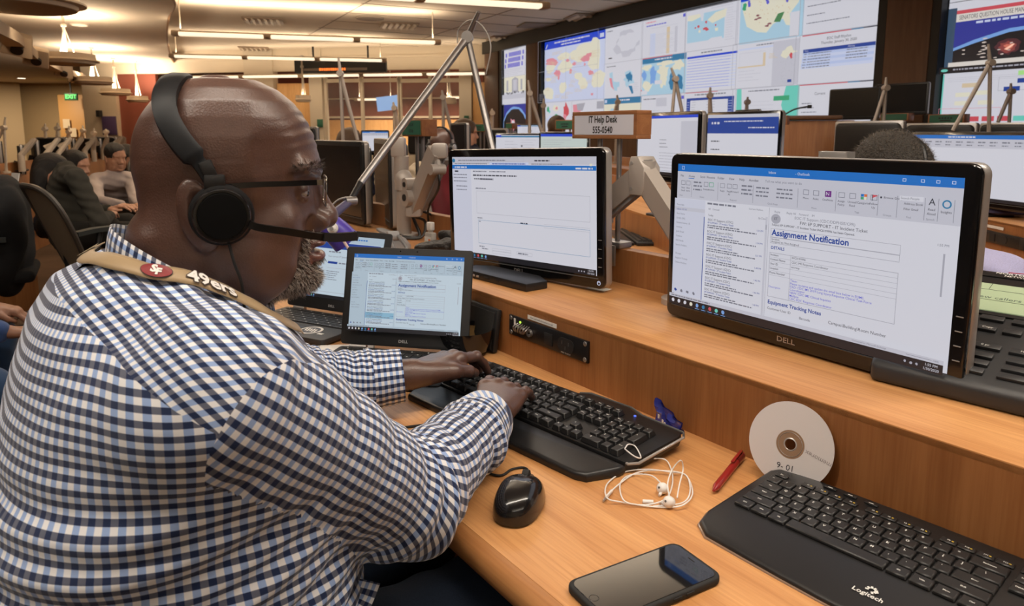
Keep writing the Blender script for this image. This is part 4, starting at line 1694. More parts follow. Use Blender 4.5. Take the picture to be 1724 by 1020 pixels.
# --- keyboard in use, with palm rest
t = dthing('keyboard', .945, .752, ZD, 'black wired keyboard with palm rest under the typing hands', 'keyboard', rz=R(6.5))
m = MB()
body = [(-.232, -.060), (.232, -.060), (.240, -.050), (.245, .060), (.238, .075), (.150, .082), (.118, .094), (.030, .094), (.012, .082), (-.228, .082), (-.238, .072), (-.240, -.050)]
m.prism(body, .004, .022, BLK, bev=.004)
m.build('body', t).rotation_euler = (R(4), 0, 0)
m = MB()
edge = [(-.236, -.058), (.236, -.058), (.246, -.046), (.249, .064)]
m.tube([(x, y, .0185 + y * .07) for x, y in edge], .0022, SILVER, seg=8)
m.tube([(x, y, .0185 + y * .07) for x, y in [(.249, .064), (.240, .078), (.152, .085), (.120, .097), (.028, .097), (.010, .085)]], .0022, mat('dark_trim', (.08, .08, .08), .3), seg=8)
m.build('silver_trim', t)
keys(t, -.2215, .064, .0265, .07, unit=.0195, h=.0095, maxrow=30)
m = MB()
pr = [(-.236, -.064), (-.238, -.115), (-.228, -.132), (.196, -.132), (.214, -.125), (.236, -.078), (.236, -.064)]
m.prism(pr, .002, .019, BLK, bev=.006, seg=3)
m.build('palm_rest', t).rotation_euler = (R(2.5), 0, 0)
m = MB()
m.cyl((.150, .068, .027), (.150, .068, .0285), .0022, E('blue_led', rgb(90, 120, 255), 1.5), seg=10)
m.build('status_led', t)

# --- second keyboard at the lower right
t = dthing('keyboard', .328, .796, ZD, 'black low wireless keyboard with yellow key symbols at the lower right', 'keyboard', rz=R(4))
m = MB()
bd2 = []
for k in range(9):
    a = k / 8
    bd2.append((-.205 + .41 * a, -.104 - .010 * sin(pi * a)))
bd2 += [(.222, -.095), (.231, -.078), (.231, .080), (.222, .098)]
for k in range(9):
    a = k / 8
    bd2.append((.205 - .41 * a, .104 + .003 * sin(pi * a)))
bd2 += [(-.220, .098), (-.229, .083), (-.233, -.06), (-.226, -.088)]
m.prism(bd2, .003, .016, BLK, bev=.005, seg=3)
m.build('body', t).rotation_euler = (R(4.5), 0, 0)
m = MB()
m.tube([(x * 1.003, y * 1.003, .0085 + y * .078) for x, y in bd2[-2:] + bd2[:12]], .0022, mat('smoky_clear_edge', (.28, .19, .14), .15, spec=.8), seg=8)
m.build('clear_edge', t)
keys(t, -.2165, .083, .0228, .078, unit=.0192, h=.0042, gap=.0012, taper=.90, flow=True, fgap=.004, yellow=True)
for x in (-.145, -.118, -.091, .13, .155, .18):
    m = MB()
    m.box((0, 0, 0), (.017, .005, .002), KEYM, bev=.0008)
    m.box((0, 0, .0011), (.006, .001, .0004), LEGEND)
    m.build('media_key', t, loc=(x, .091, .0245), rot=(R(4.5), 0, 0))
m = MB()
m.text('Logitech', TX(0, 0, 0), .0095, LEGEND, bold=.015)
for k in range(7):
    a = R(-60 + k * 42)
    m.box((.0045 * cos(a), .0095 + .0045 * sin(a), 0), (.0035, .0024, .0002), LEGEND, M=Matrix.Rotation(a, 4, 'Z'))
m.cyl((.006, .0095, -.0001), (.006, .0095, .0001), .0014, LEGEND, seg=8)
m.build('logo', t, loc=(-.020, -.078, .0112), rot=(R(4.5), 0, 0))

# ---------------------------------------------------------------- mouse
t = dthing('computer_mouse', .722, .536, ZD, 'black wired mouse on the maple desk below the right forearm', 'mouse', rz=R(38))
IM = (Matrix.Translation(t.location) @ Matrix.Rotation(DESK_ROT + R(38), 4, 'Z')).inverted()
def mouse_shell(L=.115, W=.064, H=.038):
    vs_, fs = [], []
    nu, nv = 28, 14
    for i in range(nv + 1):
        f = i / nv                        # 0 rim .. 1 top
        for k in range(nu):
            a = 2 * pi * k / nu
            cx_, sy = cos(a), sin(a)
            r_ = cos(f * pi / 2) ** .55
            wx = W / 2 * (1 - .12 * sy * abs(sy)) * (abs(cx_) ** .85 * (1 if cx_ > 0 else -1))
            x = wx * r_
            y = L / 2 * (abs(sy) ** .9 * (1 if sy > 0 else -1)) * r_
            z = H * sin(f * pi / 2) ** .9 * (1 - .35 * max(0, (y / (L / 2))) ** 1.5 - .10 * abs(min(0, y / (L / 2))))
            vs_.append((x, y - .008 * f, z + .003))
    for i in range(nv):
        for k in range(nu):
            fs.append((i * nu + k, i * nu + (k + 1) % nu, (i + 1) * nu + (k + 1) % nu, (i + 1) * nu + k))
    fs.append(tuple(range(nu - 1, -1, -1)))
    return vs_, fs
m = MB()
v_, f_ = mouse_shell()
m.raw(v_, f_, mat('mouse_black', (.009, .009, .010), .16, coat=.3))
m.build('shell', t, smooth=60)
m = MB()
m.cyl((-.0045, .030, .0290), (.0045, .030, .0290), .0085, RUBBER, seg=18)
m.build('scroll_wheel', t)
m = MB()
m.tube([(0, .050, .012), (0, .064, .012)], [.004, .003], RUBBER, seg=8)
m.tube([(0, .055, .010), (0, .066, .006)] + [IM @ at(a, b, ZD + .0022) for a, b in ((885, 788), (862, 790), (845, 800), (825, 797), (790, 780), (760, 750))], .0018, RUBBER, seg=6, smooth=6)
m.build('cable', t)
m = MB()
m.text('DELL', TX(0, .012, .0385), .006, mat('dim_logo', (.12, .12, .12), .4))
m.build('logo', t)

# ---------------------------------------------------------------- phone on the desk
t = dthing('smartphone', .503, .546, ZD, 'black smartphone in a dark case lying on the front of the desk', 'smartphone', rz=-R(6.3))
m = MB()
m.prism(rrect(.080, .162, .013, 7), .0, .0095, RUBBER, bev=.003, seg=3)
m.build('case', t)
m = MB()
m.prism(rrect(.071, .152, .010, 7), .0090, .0100, mat('phone_glass', (.010, .010, .011), .035, coat=1.0), bev=.0004, seg=1)
m.build('glass', t)
m = MB()
m.box((0, .069, .01005), (.010, .0014, .0003), BLKM)
m.box((0, -.0005, .01003), (.060, .0002, .0001), BLKM) if False else None
m.build('earpiece', t)
m = MB()
m.tube([(.0052 * cos(a), -.0695 + .0052 * sin(a), .01006) for a in np.linspace(0, 2 * pi, 20)], .0003, mat('home_ring', (.03, .03, .03), .3), seg=4)
m.build('home_button', t)
for y in (.03, .012):
    m = MB(); m.box((.0402, y, .0055), (.0015, .012, .003), RUBBER, bev=.0006); m.build('side_button', t)

# ---------------------------------------------------------------- power / data plate on the riser
t = dthing('power_outlet_panel', 1.128, .9085, (ZD + ZS) / 2 + .012, 'black screwed power and data panel let into the riser', 'outlet panel')
m = MB()
W_ = .262
m.box((0, -.003, 0), (W_, .006, .044), mat('anodised_black', (.020, .019, .020), .35, metal=.4), bev=.001)
m.build('face_plate', t)
for x in (-W_ / 2 + .008, W_ / 2 - .008):
    for z in (-.016, .016):
        m = MB()
        m.lathe([(0, .0015), (.002, .0015), (.0045, .0008), (.005, 0)], ALU, seg=14, M=TX(x, -.006, z) @ UPR)
        m.build('screw', t)
for k, x in enumerate((-.098, -.078, -.052)):
    m = MB()
    m.lathe([(0, .001), (.006, .001), (.0062, .006), (.0080, .006), (.0085, 0)], ALU, seg=18, M=TX(x, -.006, -.003) @ UPR)
    m.cyl((x, -.012, -.003), (x, -.006, -.003), .0022, BLKM, seg=8)
    m.build('jack', t)
m = MB()
for k in range(6):
    m.tube([(-.098 + .006 * k, -.014, -.008), (-.094 + .009 * k, -.022, .004), (-.088 + .008 * k, -.012, .012)], .0012, ALU, seg=6, smooth=3)
m.build('adapter_keys', t)
m = MB()
m.box((.010, -.0065, -.002), (.026, .003, .026), BLKM, bev=.001)
m.build('data_port', t)
m = MB()
m.prism(rrect(.050, .028, .013, 6), 0, .002, BLKM, M=TX(.066, -.0058, -.001) @ UPR)
for a, b in ((-.010, .004), (.010, .004), (0, -.006)):
    m.box((.066 + a, -.0082, -.001 + b), (.0022, .0012, .007), mat('slot', (.05, .05, .05), .5))
m.build('power_socket', t)
m = MB()
m.text('VALUE 12 AMPS MAX', TX(.066, -.0063, -.018) @ UPR, .0045, LEGEND) if False else m.text('PRESS TO RESET', TX(.066, -.0063, -.018) @ UPR, .0042, LEGEND)
m.build('lettering', t)
m = MB()
m.cyl((-.088, -.0075, .013), (-.088, -.006, .013), .0025, mat('lime_led', (.3, .5, .05), .4, emit=(.55, 1, .08), strength=1.2), seg=12)
m.build('status_led', t)
m = MB()
m.box((-.108, -.0068, .010), (.006, .0008, .016), PAPER)
m.build('small_label', t)
t = dthing('label_strip', 1.148, .9085, (ZD + ZS) / 2 + .041, 'narrow white printed label strip above the outlet panel', 'label')
m = MB()
m.box((0, -.0006, 0), (.098, .0009, .009), PAPER)
m.build('strip', t)
m = MB()
m.text('Push and hold the button to talk', TX(0, -.0013, 0) @ UPR, .0058, DKTXT)
m.build('lettering', t)

# ---------------------------------------------------------------- disc leaning on the riser
t = thing('compact_disc', D(.546, .884, ZD + .0600), (R(-14), 0, DESK_ROT + R(12)), 'silvery recordable disc leaning against the riser behind the lower right keyboard', 'disc')
CDM = mat('disc_silver', (.74, .70, .70), .30, metal=.15)
m = MB()
m.lathe([(.020, -.0006), (.060, -.0006), (.060, .0006), (.020, .0006), (.020, -.0006)], CDM, seg=64, M=UPR)
m.build('disc_face', t, smooth=30)
m = MB()
m.lathe([(.0075, -.0005), (.0205, -.0005), (.0205, .0005), (.0075, .0005), (.0075, -.0005)], mat('disc_hub', (.30, .19, .12), .15, spec=.8), seg=40, M=UPR)
m.lathe([(.0165, .0005), (.0168, .0011), (.0172, .0005)], SILVER, seg=40, M=UPR)
m.lathe([(.0075, .0005), (.0080, .0011), (.0095, .0005)], SILVER, seg=40, M=UPR)
m.build('clear_hub', t)
m = MB()
m.text('memorex', TX(.039, -.0008, -.012, ry=pi) @ UPR, .0085, mat('disc_print', (.35, .3, .3), .5)) if False else m.text('memorex', TX(.040, -.0009, -.008, 0, pi + R(14), 0) @ UPR, .0095, mat('disc_print', (.32, .28, .28), .5))
m.text('9- 01', TX(-.002, -.0009, -.033) @ UPR, .012, DKTXT)
m.build('writing', t)

# ---------------------------------------------------------------- red pen, blue wrapper
t = thing('red_pen', D(.612, .836, ZD + .0065), (0, 0, DESK_ROT + R(110)), 'red click pen lying left of the lower right keyboard', 'pen')
RED = mat('pen_red', (.30, .015, .015), .3, coat=.3)
m = MB(); m.cyl((-.055, 0, 0), (.035, 0, 0), .0055, RED, seg=16); m.cyl((-.068, 0, 0), (-.055, 0, 0), .0018, RED, r2=.0055, seg=16)
m.build('barrel', t)
m = MB(); m.cyl((.035, 0, 0), (.062, 0, 0), .0062, mat('pen_dark_red', (.14, .008, .01), .25, coat=.4), seg=16); m.cyl((.062, 0, 0), (.070, 0, 0), .003, RED, seg=10)
m.build('cap', t)
m = MB(); m.box((.038, 0, .009), (.046, .0045, .0018), RED, bev=.0006); m.box((.060, 0, .007), (.003, .0045, .005), RED); m.build('pocket_clip', t)

t = thing('snack_wrapper', D(.782, .893, ZD), (0, 0, DESK_ROT + R(-8)), 'crumpled blue wrapper standing between keyboard and riser', 'wrapper')
m = MB()
BLUEW = mat('wrapper_blue', (.03, .04, .30), .25, coat=.5)
g = []
for i in range(9):
    for j in range(7):
        x, z = -.033 + i * .0082, j * .007
        g.append((x, .006 * sin(i * 1.7 + j) * .5 + .002 * ((i * j) % 3), z * (1 - .55 * (i / 8)) + .001))
fsx = [(i * 7 + j, (i + 1) * 7 + j, (i + 1) * 7 + j + 1, i * 7 + j + 1) for i in range(8) for j in range(6)]
m.raw(g, fsx, BLUEW)
m.raw([(a, b + .003, c) for a, b, c in g], fsx, BLUEW)
m.build('foil', t, smooth=25)
m = MB(); m.text('Lance', TX(-.006, -.0055, .012, 0, R(28), 0) @ UPR, .010, LEGEND, shear=.2) if False else [m.box((-.016 + .0055 * k, -.0062, .016 - .0028 * k), (.0038, .0008, .007), LEGEND) for k in (0, 2, 3, 4, 5)]
m.build('lettering', t)

# ---------------------------------------------------------------- earphones
t = dthing('wired_earphones', .650, .700, ZD, 'tangled white wired earphones beside the palm rest', 'earphones')
B0 = D(.650, .700, 0)


def dl(px, py, z=.0015):
    """direction to a point on the desk, in this thing's own frame"""
    p = at(px, py, ZD + z) - V((B0.x, B0.y, ZD))
    c, s_ = cos(-DESK_ROT), sin(-DESK_ROT)
    return V((p.x * c - p.y * s_, p.x * s_ + p.y * c, z))


path = [(1052, 755), (1058, 748), (1070, 752), (1079, 770), (1068, 768), (1052, 756), (1062, 765), (1085, 772), (1118, 773), (1130, 790), (1132, 815), (1120, 840), (1085, 850), (1045, 845), (1022, 838), (1022, 815), (1050, 795), (1090, 790), (1130, 795), (1155, 800), (1166, 830), (1150, 850), (1118, 854), (1075, 850), (1050, 842), (1044, 815), (1060, 800), (1095, 800), (1115, 815)]
m = MB()
pts = []
for k, (a, b) in enumerate(path):
    z = .0015 + .003 * (1 + sin(k * 1.9)) + (.022 if k < 6 else 0)
    pts.append(dl(a, b, z))
m.tube(pts, .00105, WHITE, seg=8, smooth=8)
m.build('long_cable', t)
m = MB()
pts = [dl(a, b, .0015 + .0025 * (1 + cos(k * 2.1)) + h) for k, (a, b, h) in enumerate([(1128, 840, .004), (1124, 815, .01), (1132, 790, .02), (1146, 775, .03), (1150, 790, .02), (1144, 815, .01), (1140, 838, 0)])]
m.tube(pts, .0010, WHITE, seg=8, smooth=8)
m.build('short_cable', t)
m = MB()
pts = [dl(a, b, .0018 + .003 * (1 + cos(k))) for k, (a, b) in enumerate([(1020, 836), (1034, 822), (1046, 812), (1060, 802), (1075, 795), (1100, 792), (1150, 797), (1162, 822), (1150, 846), (1100, 852)])]
m.tube(pts, .00105, WHITE, seg=8, smooth=8)
m.build('plug_cable', t)
m = MB()
a, b = dl(1030, 826, .003), dl(1020, 838, .003)
m.cyl(b, a, .0022, WHITE, seg=12); m.cyl(b + (b - a).normalized() * .009, b, .0016, SILVER, seg=10)
m.build('plug', t)
m = MB()
m.tube([dl(1082, 844, .003), dl(1100, 845, .003)], .0028, WHITE, seg=10)
m.build('remote', t)
for (px, py, qx, qy) in ((1127, 845, 1110, 846), (1116, 822, 1110, 834)):
    m = MB()
    c = dl(px, py, .008)
    e = dl(qx, qy, .003)
    m.lathe([(0, .0085), (.004, .008), (.0072, .005), (.0080, 0), (.0070, -.004), (.004, -.007), (0, -.008)], WHITE, seg=20, M=Matrix.Translation(c) @ Matrix.Rotation(R(65), 4, 'X'))
    m.tube([c, (c + e) / 2 + V((0, 0, -.001)), e], [.0035, .0026, .0018], WHITE, seg=10, smooth=3)
    eb = m.build('earbud', t)
    m = MB()
    m.cyl(c + V((0, -.0075, .0035)), c + V((0, -.0082, .0038)), .0016, mat('earbud_mesh', (.12, .12, .12), .6), seg=10)
    m.build('speaker_mesh', eb)

# ---------------------------------------------------------------- laptops


def laptop(s, t_, rz, open_deg, draw, label, w=.305, d=.205, hs=.195, sticker=False, tone=1):
    t = dthing('laptop_computer', s, t_, ZD, label, 'laptop', 'open laptops on the desk', rz)
    m = MB()
    m.prism(rrect(w, d, .008), .003, .018, BLKM if not sticker else mat('laptop_grey', (.035, .033, .032), .5), bev=.003, M=TX(0, -d / 2, 0))
    m.build('base', t)
    m = MB()
    m.box((0, -.062, .0182), (w * .90, .098, .0012), BLKM)
    for r_ in range(6):
        n_ = 14
        for k in range(n_):
            wd = w * .88 / n_
            x = -w * .44 + (k + .5) * wd
            y = -.020 - r_ * .0165
            m.box((x, y, .0196), (wd - .002, .0140 if r_ else .008, .0018), KEYM, bev=.0005, seg=1)
            if (k + r_) % 2 == 0:
                m.box((x, y, .0206), (.003, .003, .0002), LEGEND)
    m.build('keyboard_deck', t)
    m = MB()
    m.box((-.01, -d + .040, .0183), (.105, .060, .0008), mat('touchpad', (.025, .024, .024), .35), bev=.0003)
    m.build('touchpad', t)
    m = MB()
    a = R(open_deg - 90)
    lid = m
    lid.prism(rrect(w, hs, .008), -.0, .0065, BLKM, bev=.002, M=TX(0, 0, hs / 2 + .004) @ UPR)
    lo = lid.build('lid', t, loc=(0, .004, .018), rot=(-a, 0, 0))
    sc = Scr(w - .040, hs - .048, ox=-w / 2 + .020, oz=hs - .012, y=-.0067, step=.00006)
    draw(sc)
    sc.mb.build('display', lo, smooth=0)
    m = MB(); m.text('DELL', TX(0, -.0068, .0165) @ UPR, .0085, mat('logo_light', (.55, .55, .55), .35, metal=.3), bold=.02, sx=1.2); m.build('logo', lo)
    m = MB(); m.cyl((-.02, -.0068, hs - .003), (-.02, -.0066, hs - .003), .0015, GLOSSB, seg=8); m.cyl((.02, -.0068, hs - .003), (.02, -.0066, hs - .003), .0015, GLOSSB, seg=8); m.build('webcam', lo)
    for x in (-w * .36, w * .36):
        m = MB(); m.cyl((x - .02, .003, .018), (x + .02, .003, .018), .006, SILVER if x < 0 else BLK, seg=14); m.build('hinge', t)
    if sticker:
        m = MB(); m.cyl((.075, -d + .052, .0184), (.075, -d + .052, .0188), .030, PAPER, seg=30)
        m.cyl((.075, -d + .052, .0188), (.075, -d + .052, .0190), .024, mat('sticker_ink', (.08, .09, .11), .6), seg=30)
        for k in range(5):
            m.box((.060 + .0075 * k, -d + .052, .0191), (.004, .02 + .006 * (k % 2), .0002), PAPER, M=Matrix.Rotation(R(20), 4, 'Z'))
        m.build('round_sticker', t)
        m = MB(); m.box((.118, -d + .038, .0185), (.016, .010, .0004), LEGEND); m.build('white_sticker', t)
    return t


def web_page(s):
    W = E('cool_white', rgb(196, 212, 224))
    s.r(0, 0, 1, 1, W); s.r(0, 0, 1, .11, E('cool_grey', rgb(178, 196, 210))); s.words(.1, .8, .04, .02, SHB)
    s.r(0, .12, .97, .22, SNV)
    s.words(.35, .5, .26, .018, STX); s.t('Your current IT System file board', .35, .34, .04, STX)
    s.r(.36, .42, .48, .455, SNV); s.words(.5, .62, .43, .018, STX)
    s.r(.36, .52, .95, .524, SG)
    s.para(.36, .6, .57, 5, .032, .011, STX)
    s.r(.2, .9, 1, .905, SG)
    taskbar(s)


laptop(1.392, .706, R(42), 104, lambda s: outlook(s, 1), 'open laptop in front showing the mail window with a blue title bar', hs=.222, w=.302)
laptop(1.800, .700, R(26), 108, web_page, 'open laptop behind the first, web page on screen, round sticker on its deck', hs=.222, w=.32, sticker=True)

# spiral notebook under the laptops
t = dthing('spiral_notebook', 1.50, .610, ZD, 'small spiral notebook with ruled pages half under the front laptop', 'notebook', rz=R(60))
m = MB(); m.box((0, 0, .004), (.13, .09, .006), PAPER, bev=.001); m.build('pages', t)
m = MB(); m.box((0, 0, .0008), (.134, .093, .0014), mat('notebook_cover', (.3, .27, .2), .7)); m.build('cover', t)
m = MB()
for k in range(16):
    y = -.042 + k * .0056
    m.tube([(-.063 + .005 * cos(a), y, .005 + .005 * sin(a)) for a in np.linspace(0, 2 * pi, 10)], .0005, BLKM, seg=5)
m.build('spiral_binding', t)

# black bowl with a gold inside
t = dthing('decorative_bowl', 1.335, .832, ZD, 'black bowl with a gold speckled inside behind the laptop', 'bowl')
m = MB()
m.lathe([(0, .001), (.035, .001), (.055, .012), (.063, .035), (.066, .060), (.064, .060), (.061, .036)], GLOSSB, seg=40)
m.build('outer_shell', t)
m = MB()
m.lathe([(.0605, .050), (.0600, .036), (.050, .016), (.030, .008), (0, .008)], mat('gold_speckle', (.32, .20, .08), .45, metal=.4, vary=.6, vscale=60), seg=40)
m.build('gold_lining', t)
t = dthing('desk_speaker', 1.355, .893, ZD, 'flat black speaker box leaning on the riser behind the bowl', 'speaker')
m = MB(); m.box((0, 0, .052), (.13, .014, .10), BLKM, bev=.004, M=Matrix.Rotation(R(-8), 4, 'X')); m.build('box', t)
m = MB(); m.box((0, -.009, .052), (.115, .002, .085), mat('speaker_cloth', (.02, .02, .02), .95), M=Matrix.Rotation(R(-8), 4, 'X')); m.build('grille', t)

# docking station behind/under the middle monitor
t = dthing('docking_station', 1.442, 1.018, ZS, 'flat black docking station on the shelf under the middle monitor', 'docking station', rz=R(6))
m = MB(); m.prism([(-.13, -.035), (.13, -.045), (.135, .02), (.08, .05), (-.10, .05), (-.14, .02)], .0, .020, BLK, bev=.003); m.build('housing', t)
for k, x in enumerate((-.10, -.086, -.072, -.055, -.02, .02)):
    m = MB(); m.box((x, -.0405 - .0 * k, .010), (.009 if k < 4 else .016, .003, .005), SILVER if k < 4 else BLKM, bev=.0005); m.build('port', t)

# desk phone on the right of the shelf
t = dthing('desk_telephone', .410, 1.215, ZS, 'big dark grey desk telephone with a lit green display right of the monitor', 'telephone', rz=R(6))
PHG = mat('phone_charcoal', (.028, .029, .032), .42, bump=.03, bscale=700)
sl = .32
m = MB()
b2 = [(-.13, -.155), (.13, -.155), (.135, -.14), (.135, .17), (-.135, .17), (-.135, -.14)]
vs_ = []
for z_ in (0, 1):
    for x, y in b2:
        vs_.append((x, y, 0 if not z_ else .030 + (y + .155) * sl))
n_ = len(b2)
b_ = bmesh.new()
vv = [b_.verts.new(v) for v in vs_]
b_.faces.new(vv[:n_][::-1]); b_.faces.new(vv[n_:])
for k in range(n_):
    b_.faces.new((vv[k], vv[(k + 1) % n_], vv[n_ + (k + 1) % n_], vv[n_ + k]))
bmesh.ops.bevel(b_, geom=b_.edges[:], offset=.009, segments=3, profile=.5, affect='EDGES')
m.add(b_, PHG)
m.build('body', t)


def PH(y):
    return .030 + (y + .155) * sl


def phb(name, x, y, w, h, mm, txt=None, ts=.006, th=.006, bev=.0015):
    m = MB(); m.box((0, 0, th / 2), (w, h, th), mm, bev=bev)
    if txt:
        m.text(txt, TX(0, 0, th + .0002), ts, LEGEND)
    return m.build(name, t, loc=(x, y, PH(y) - .001), rot=(math.atan(sl), 0, 0))


LCD = mat('green_lcd', (.30, .36, .24), .4, emit=rgb(150, 165, 125), strength=.55)
phb('display_surround', 0, .088, .262, .125, BLK, th=.004)
o = phb('display', -.0, .080, .245, .090, LCD, th=.006)
m = MB()
for v in (-.012, .022):
    m.box((0, v, .0063), (.24, .0006, .0002), DKTXT)
for u in (-.05, .03):
    m.box((u, .034, .0063), (.0006, .022, .0002), DKTXT)
m.text('and New callers', TX(-.045, -.004, .0064), .012, mat('lcd_ink', (.10, .14, .12), .5), sx=1.2)
m.text('Wait 1:55', TX(.055, .010, .0064), .009, mat('lcd_ink', (.10, .14, .12), .5), sx=1.2)
m.build('display_text', o)
o = phb('brand_band', 0, .158, .262, .018, BLK, th=.005)
m = MB(); m.text('NORTEL', TX(-.035, .004, .0055), .0085, LEGEND, sx=1.35, bold=.01); m.text('NETWORKS', TX(-.018, -.004, .0055), .0075, LEGEND, sx=1.2, bold=.01)
m.tube([(-.040, .0095, .0055), (-.02, .0115, .0055), (.01, .0105, .0055)], .0008, mat('brand_red', (.6, .02, .03), .4), seg=5)
m.build('logo', o)
for k in range(6):
    phb('soft_key', -.105 + k * .042, .018, .032, .013, PHG)
for k in range(6):
    phb('side_key', -.115 + k * .032, -.012, .024, .013, PHG, 'Copy' if k == 3 else None, .0065)
phb('navigation_key', -.045, -.038, .03, .012, PHG)
for k, w_ in enumerate(('Incoming', 'Authorize', '0 pr', 'Hold', 'Mute')):
    phb('feature_key', -.108 + k * .050, -.060, .040, .013, PHG, w_, .0065)
for r_ in range(3):
    for k in range(5):
        phb('dial_key', -.108 + k * .050, -.084 - r_ * .020, .034, .013, PHG)

# ---------------------------------------------------------------- gloves, sanitizer, papers on the shelf
t = None
m = MB(); m.box((0, 0, 0), (.055, .034, .0006), PAPER)
tag(m.build('paper_card', loc=D(1.236, 1.150, ZS + .0006), rot=DESK_ROT + R(14)), 'small white paper card on the shelf right of the middle monitor', 'paper')
m = MB(); m.box((0, 0, 0), (.17, .13, .0008), mat('kraft_paper', (.70, .58, .38), .8))
tag(m.build('paper_sheet', loc=D(2.33, 1.12, ZS + .001), rot=DESK_ROT + R(30)), 'cream sheet of paper under the cables of the left monitor arm', 'paper')
sp = att(725, 386, 1.09)
t = dthing('sanitizer_bottle', sp.dot(UA), 1.09, ZS, 'clear hand sanitizer bottle with orange label beside the edge-on monitor', 'bottle', rz=R(8))
CLR = mat('cloudy_plastic', (.62, .58, .54), .25, trans=.25)
m = MB(); m.prism(rrect(.042, .022, .009), 0, .062, CLR, bev=.005); m.cyl((0, 0, .060), (0, 0, .068), .008, CLR, seg=14); m.build('bottle_body', t)
m = MB(); m.prism(rrect(.026, .018, .007), .068, .094, WHITE, bev=.003); m.build('cap', t)
m = MB(); m.box((0, -.0118, .030), (.032, .0006, .038), PAPER); m.box((.008, -.0124, .036), (.010, .0004, .012), mat('label_orange', (.7, .15, .03), .6)); m.box((.008, -.0124, .020), (.010, .0004, .009), mat('label_orange', (.7, .15, .03), .6)); m.box((-.008, -.0124, .026), (.006, .0004, .018), mat('label_yellow', (.6, .5, .1), .6)); m.build('label', t)

# ---------------------------------------------------------------- sprung task lamps


def task_lamp(base, hinge, top, elbow, label, r=.009, shade=None, cord=None, group='tall articulated task lamps', leg2=None, col=None, scale=1.0):
    """base foot, upright leg to the hinge, stub above, long arm down to the elbow"""
    t = thing('task_lamp', base, 0, label, 'task lamp', group)
    L = lambda p: V(p) - V(base)
    A_ = col or ALU
    m = MB(); m.cyl((0, 0, 0), (0, 0, .02), .035, A_, seg=20); m.cyl((0, 0, .02), (0, 0, .05), .014, A_, seg=14); m.build('clamp_base', t)
    m = MB(); m.tube([(0, 0, .04), L(hinge)], [r * 1.0, r * .95], A_, seg=14); m.build('lower_arm', t)
    m = MB(); m.tube([L(hinge), L(top)], [r * 1.05, r * .6], A_, seg=12); m.build('counter_arm', t)
    m = MB(); d = (L(hinge) - L(top)).normalized().cross(V((0, 0, 1))).normalized() if abs((L(hinge) - L(top)).normalized().z) < .999 else V((1, 0, 0))
    v = V((0, -1, 0))
    m.cyl(L(hinge) + v * r * 2.2, L(hinge) - v * r * 1.6, r * 1.7, A_, seg=20); m.build('hinge_knob', t)
    m = MB(); m.tube([L(hinge), L(hinge).lerp(L(elbow), .06), L(elbow)], [r * 1.45, r * 1.1, r], A_, seg=14); m.build('upper_arm', t)
    if cord:
        m = MB(); m.tube([L(p) for p in cord], r * .20, mat('lamp_cord_clear', (.5, .48, .46), .4), seg=6, smooth=8); m.build('cord', t)
    return t


TL = 1.22
lb = att(866, 330, TL); lb.z = ZS
hinge = att(787, 63, TL)
elbow = atY(607, 308, 1.93)
t = task_lamp(lb, hinge, att(806, 20, TL), elbow, 'large silver task lamp arching over the middle monitor, purple head by the nose', r=.0105,
              cord=[att(770, 72, TL), att(772, 50, TL), att(790, 34, TL), att(808, 40, TL), att(822, 60, TL), att(826, 85, TL), att(818, 125, TL)])
L = lambda p: V(p) - V(lb)
k0, k1, k2 = atY(607, 308, 1.93), atY(590, 338, 1.88), atY(565, 358, 1.84)
m = MB(); m.tube([L(k0), L(k1)], [.010, .008], BLK, seg=12); m.cyl(L(k1) - V((.012, .01, 0)), L(k1) + V((.012, .01, 0)), .012, ALU, seg=14); m.build('elbow_joint', t)
PUR = mat('purple_plastic', (.085, .055, .42), .35)
m = MB(); m.tube([L(k1), L(k2), L(atY(552, 368, 1.8))], [.010, .012, .011], mat('grey_violet', (.10, .09, .17), .4), seg=12); m.build('neck', t)
m = MB(); m.tube([L(k1) + V((0, 0, .01)), L(atY(570, 336, 1.85)), L(atY(553, 352, 1.8))], .0022, ALU, seg=8, smooth=5); m.build('spring_wire', t)
m = MB()
hc = L(atY(562, 385, 1.76))
m.lathe([(0, .030), (.022, .028), (.030, .012), (.034, -.012), (.036, -.045), (.033, -.045), (.028, -.01), (0, .010)], PUR, seg=28, M=Matrix.Translation(hc) @ Matrix.Rotation(R(-38), 4, 'Y') @ Matrix.Rotation(R(15), 4, 'X'))
m.build('shade', t)
m = MB()
kc = L(atY(560, 384, 1.72))
m.lathe([(0, .012), (.006, .011), (.007, .006), (.012, .005), (.014, 0), (.012, -.005), (0, -.006)], WHITE, seg=20, M=Matrix.Translation(kc) @ Matrix.Rotation(R(90), 4, 'X'))
m.cyl(kc + V((0, -.013, 0)), kc + V((0, -.012, 0)), .005, SILVER, seg=12)
m.build('round_knob', t)
m = MB(); m.tube([L(atY(572, 395, 1.74)), L(atY(590, 424, 1.70))], .0035, mat('pink_beige', (.62, .46, .42), .5), seg=8); m.build('pull_stick', t)
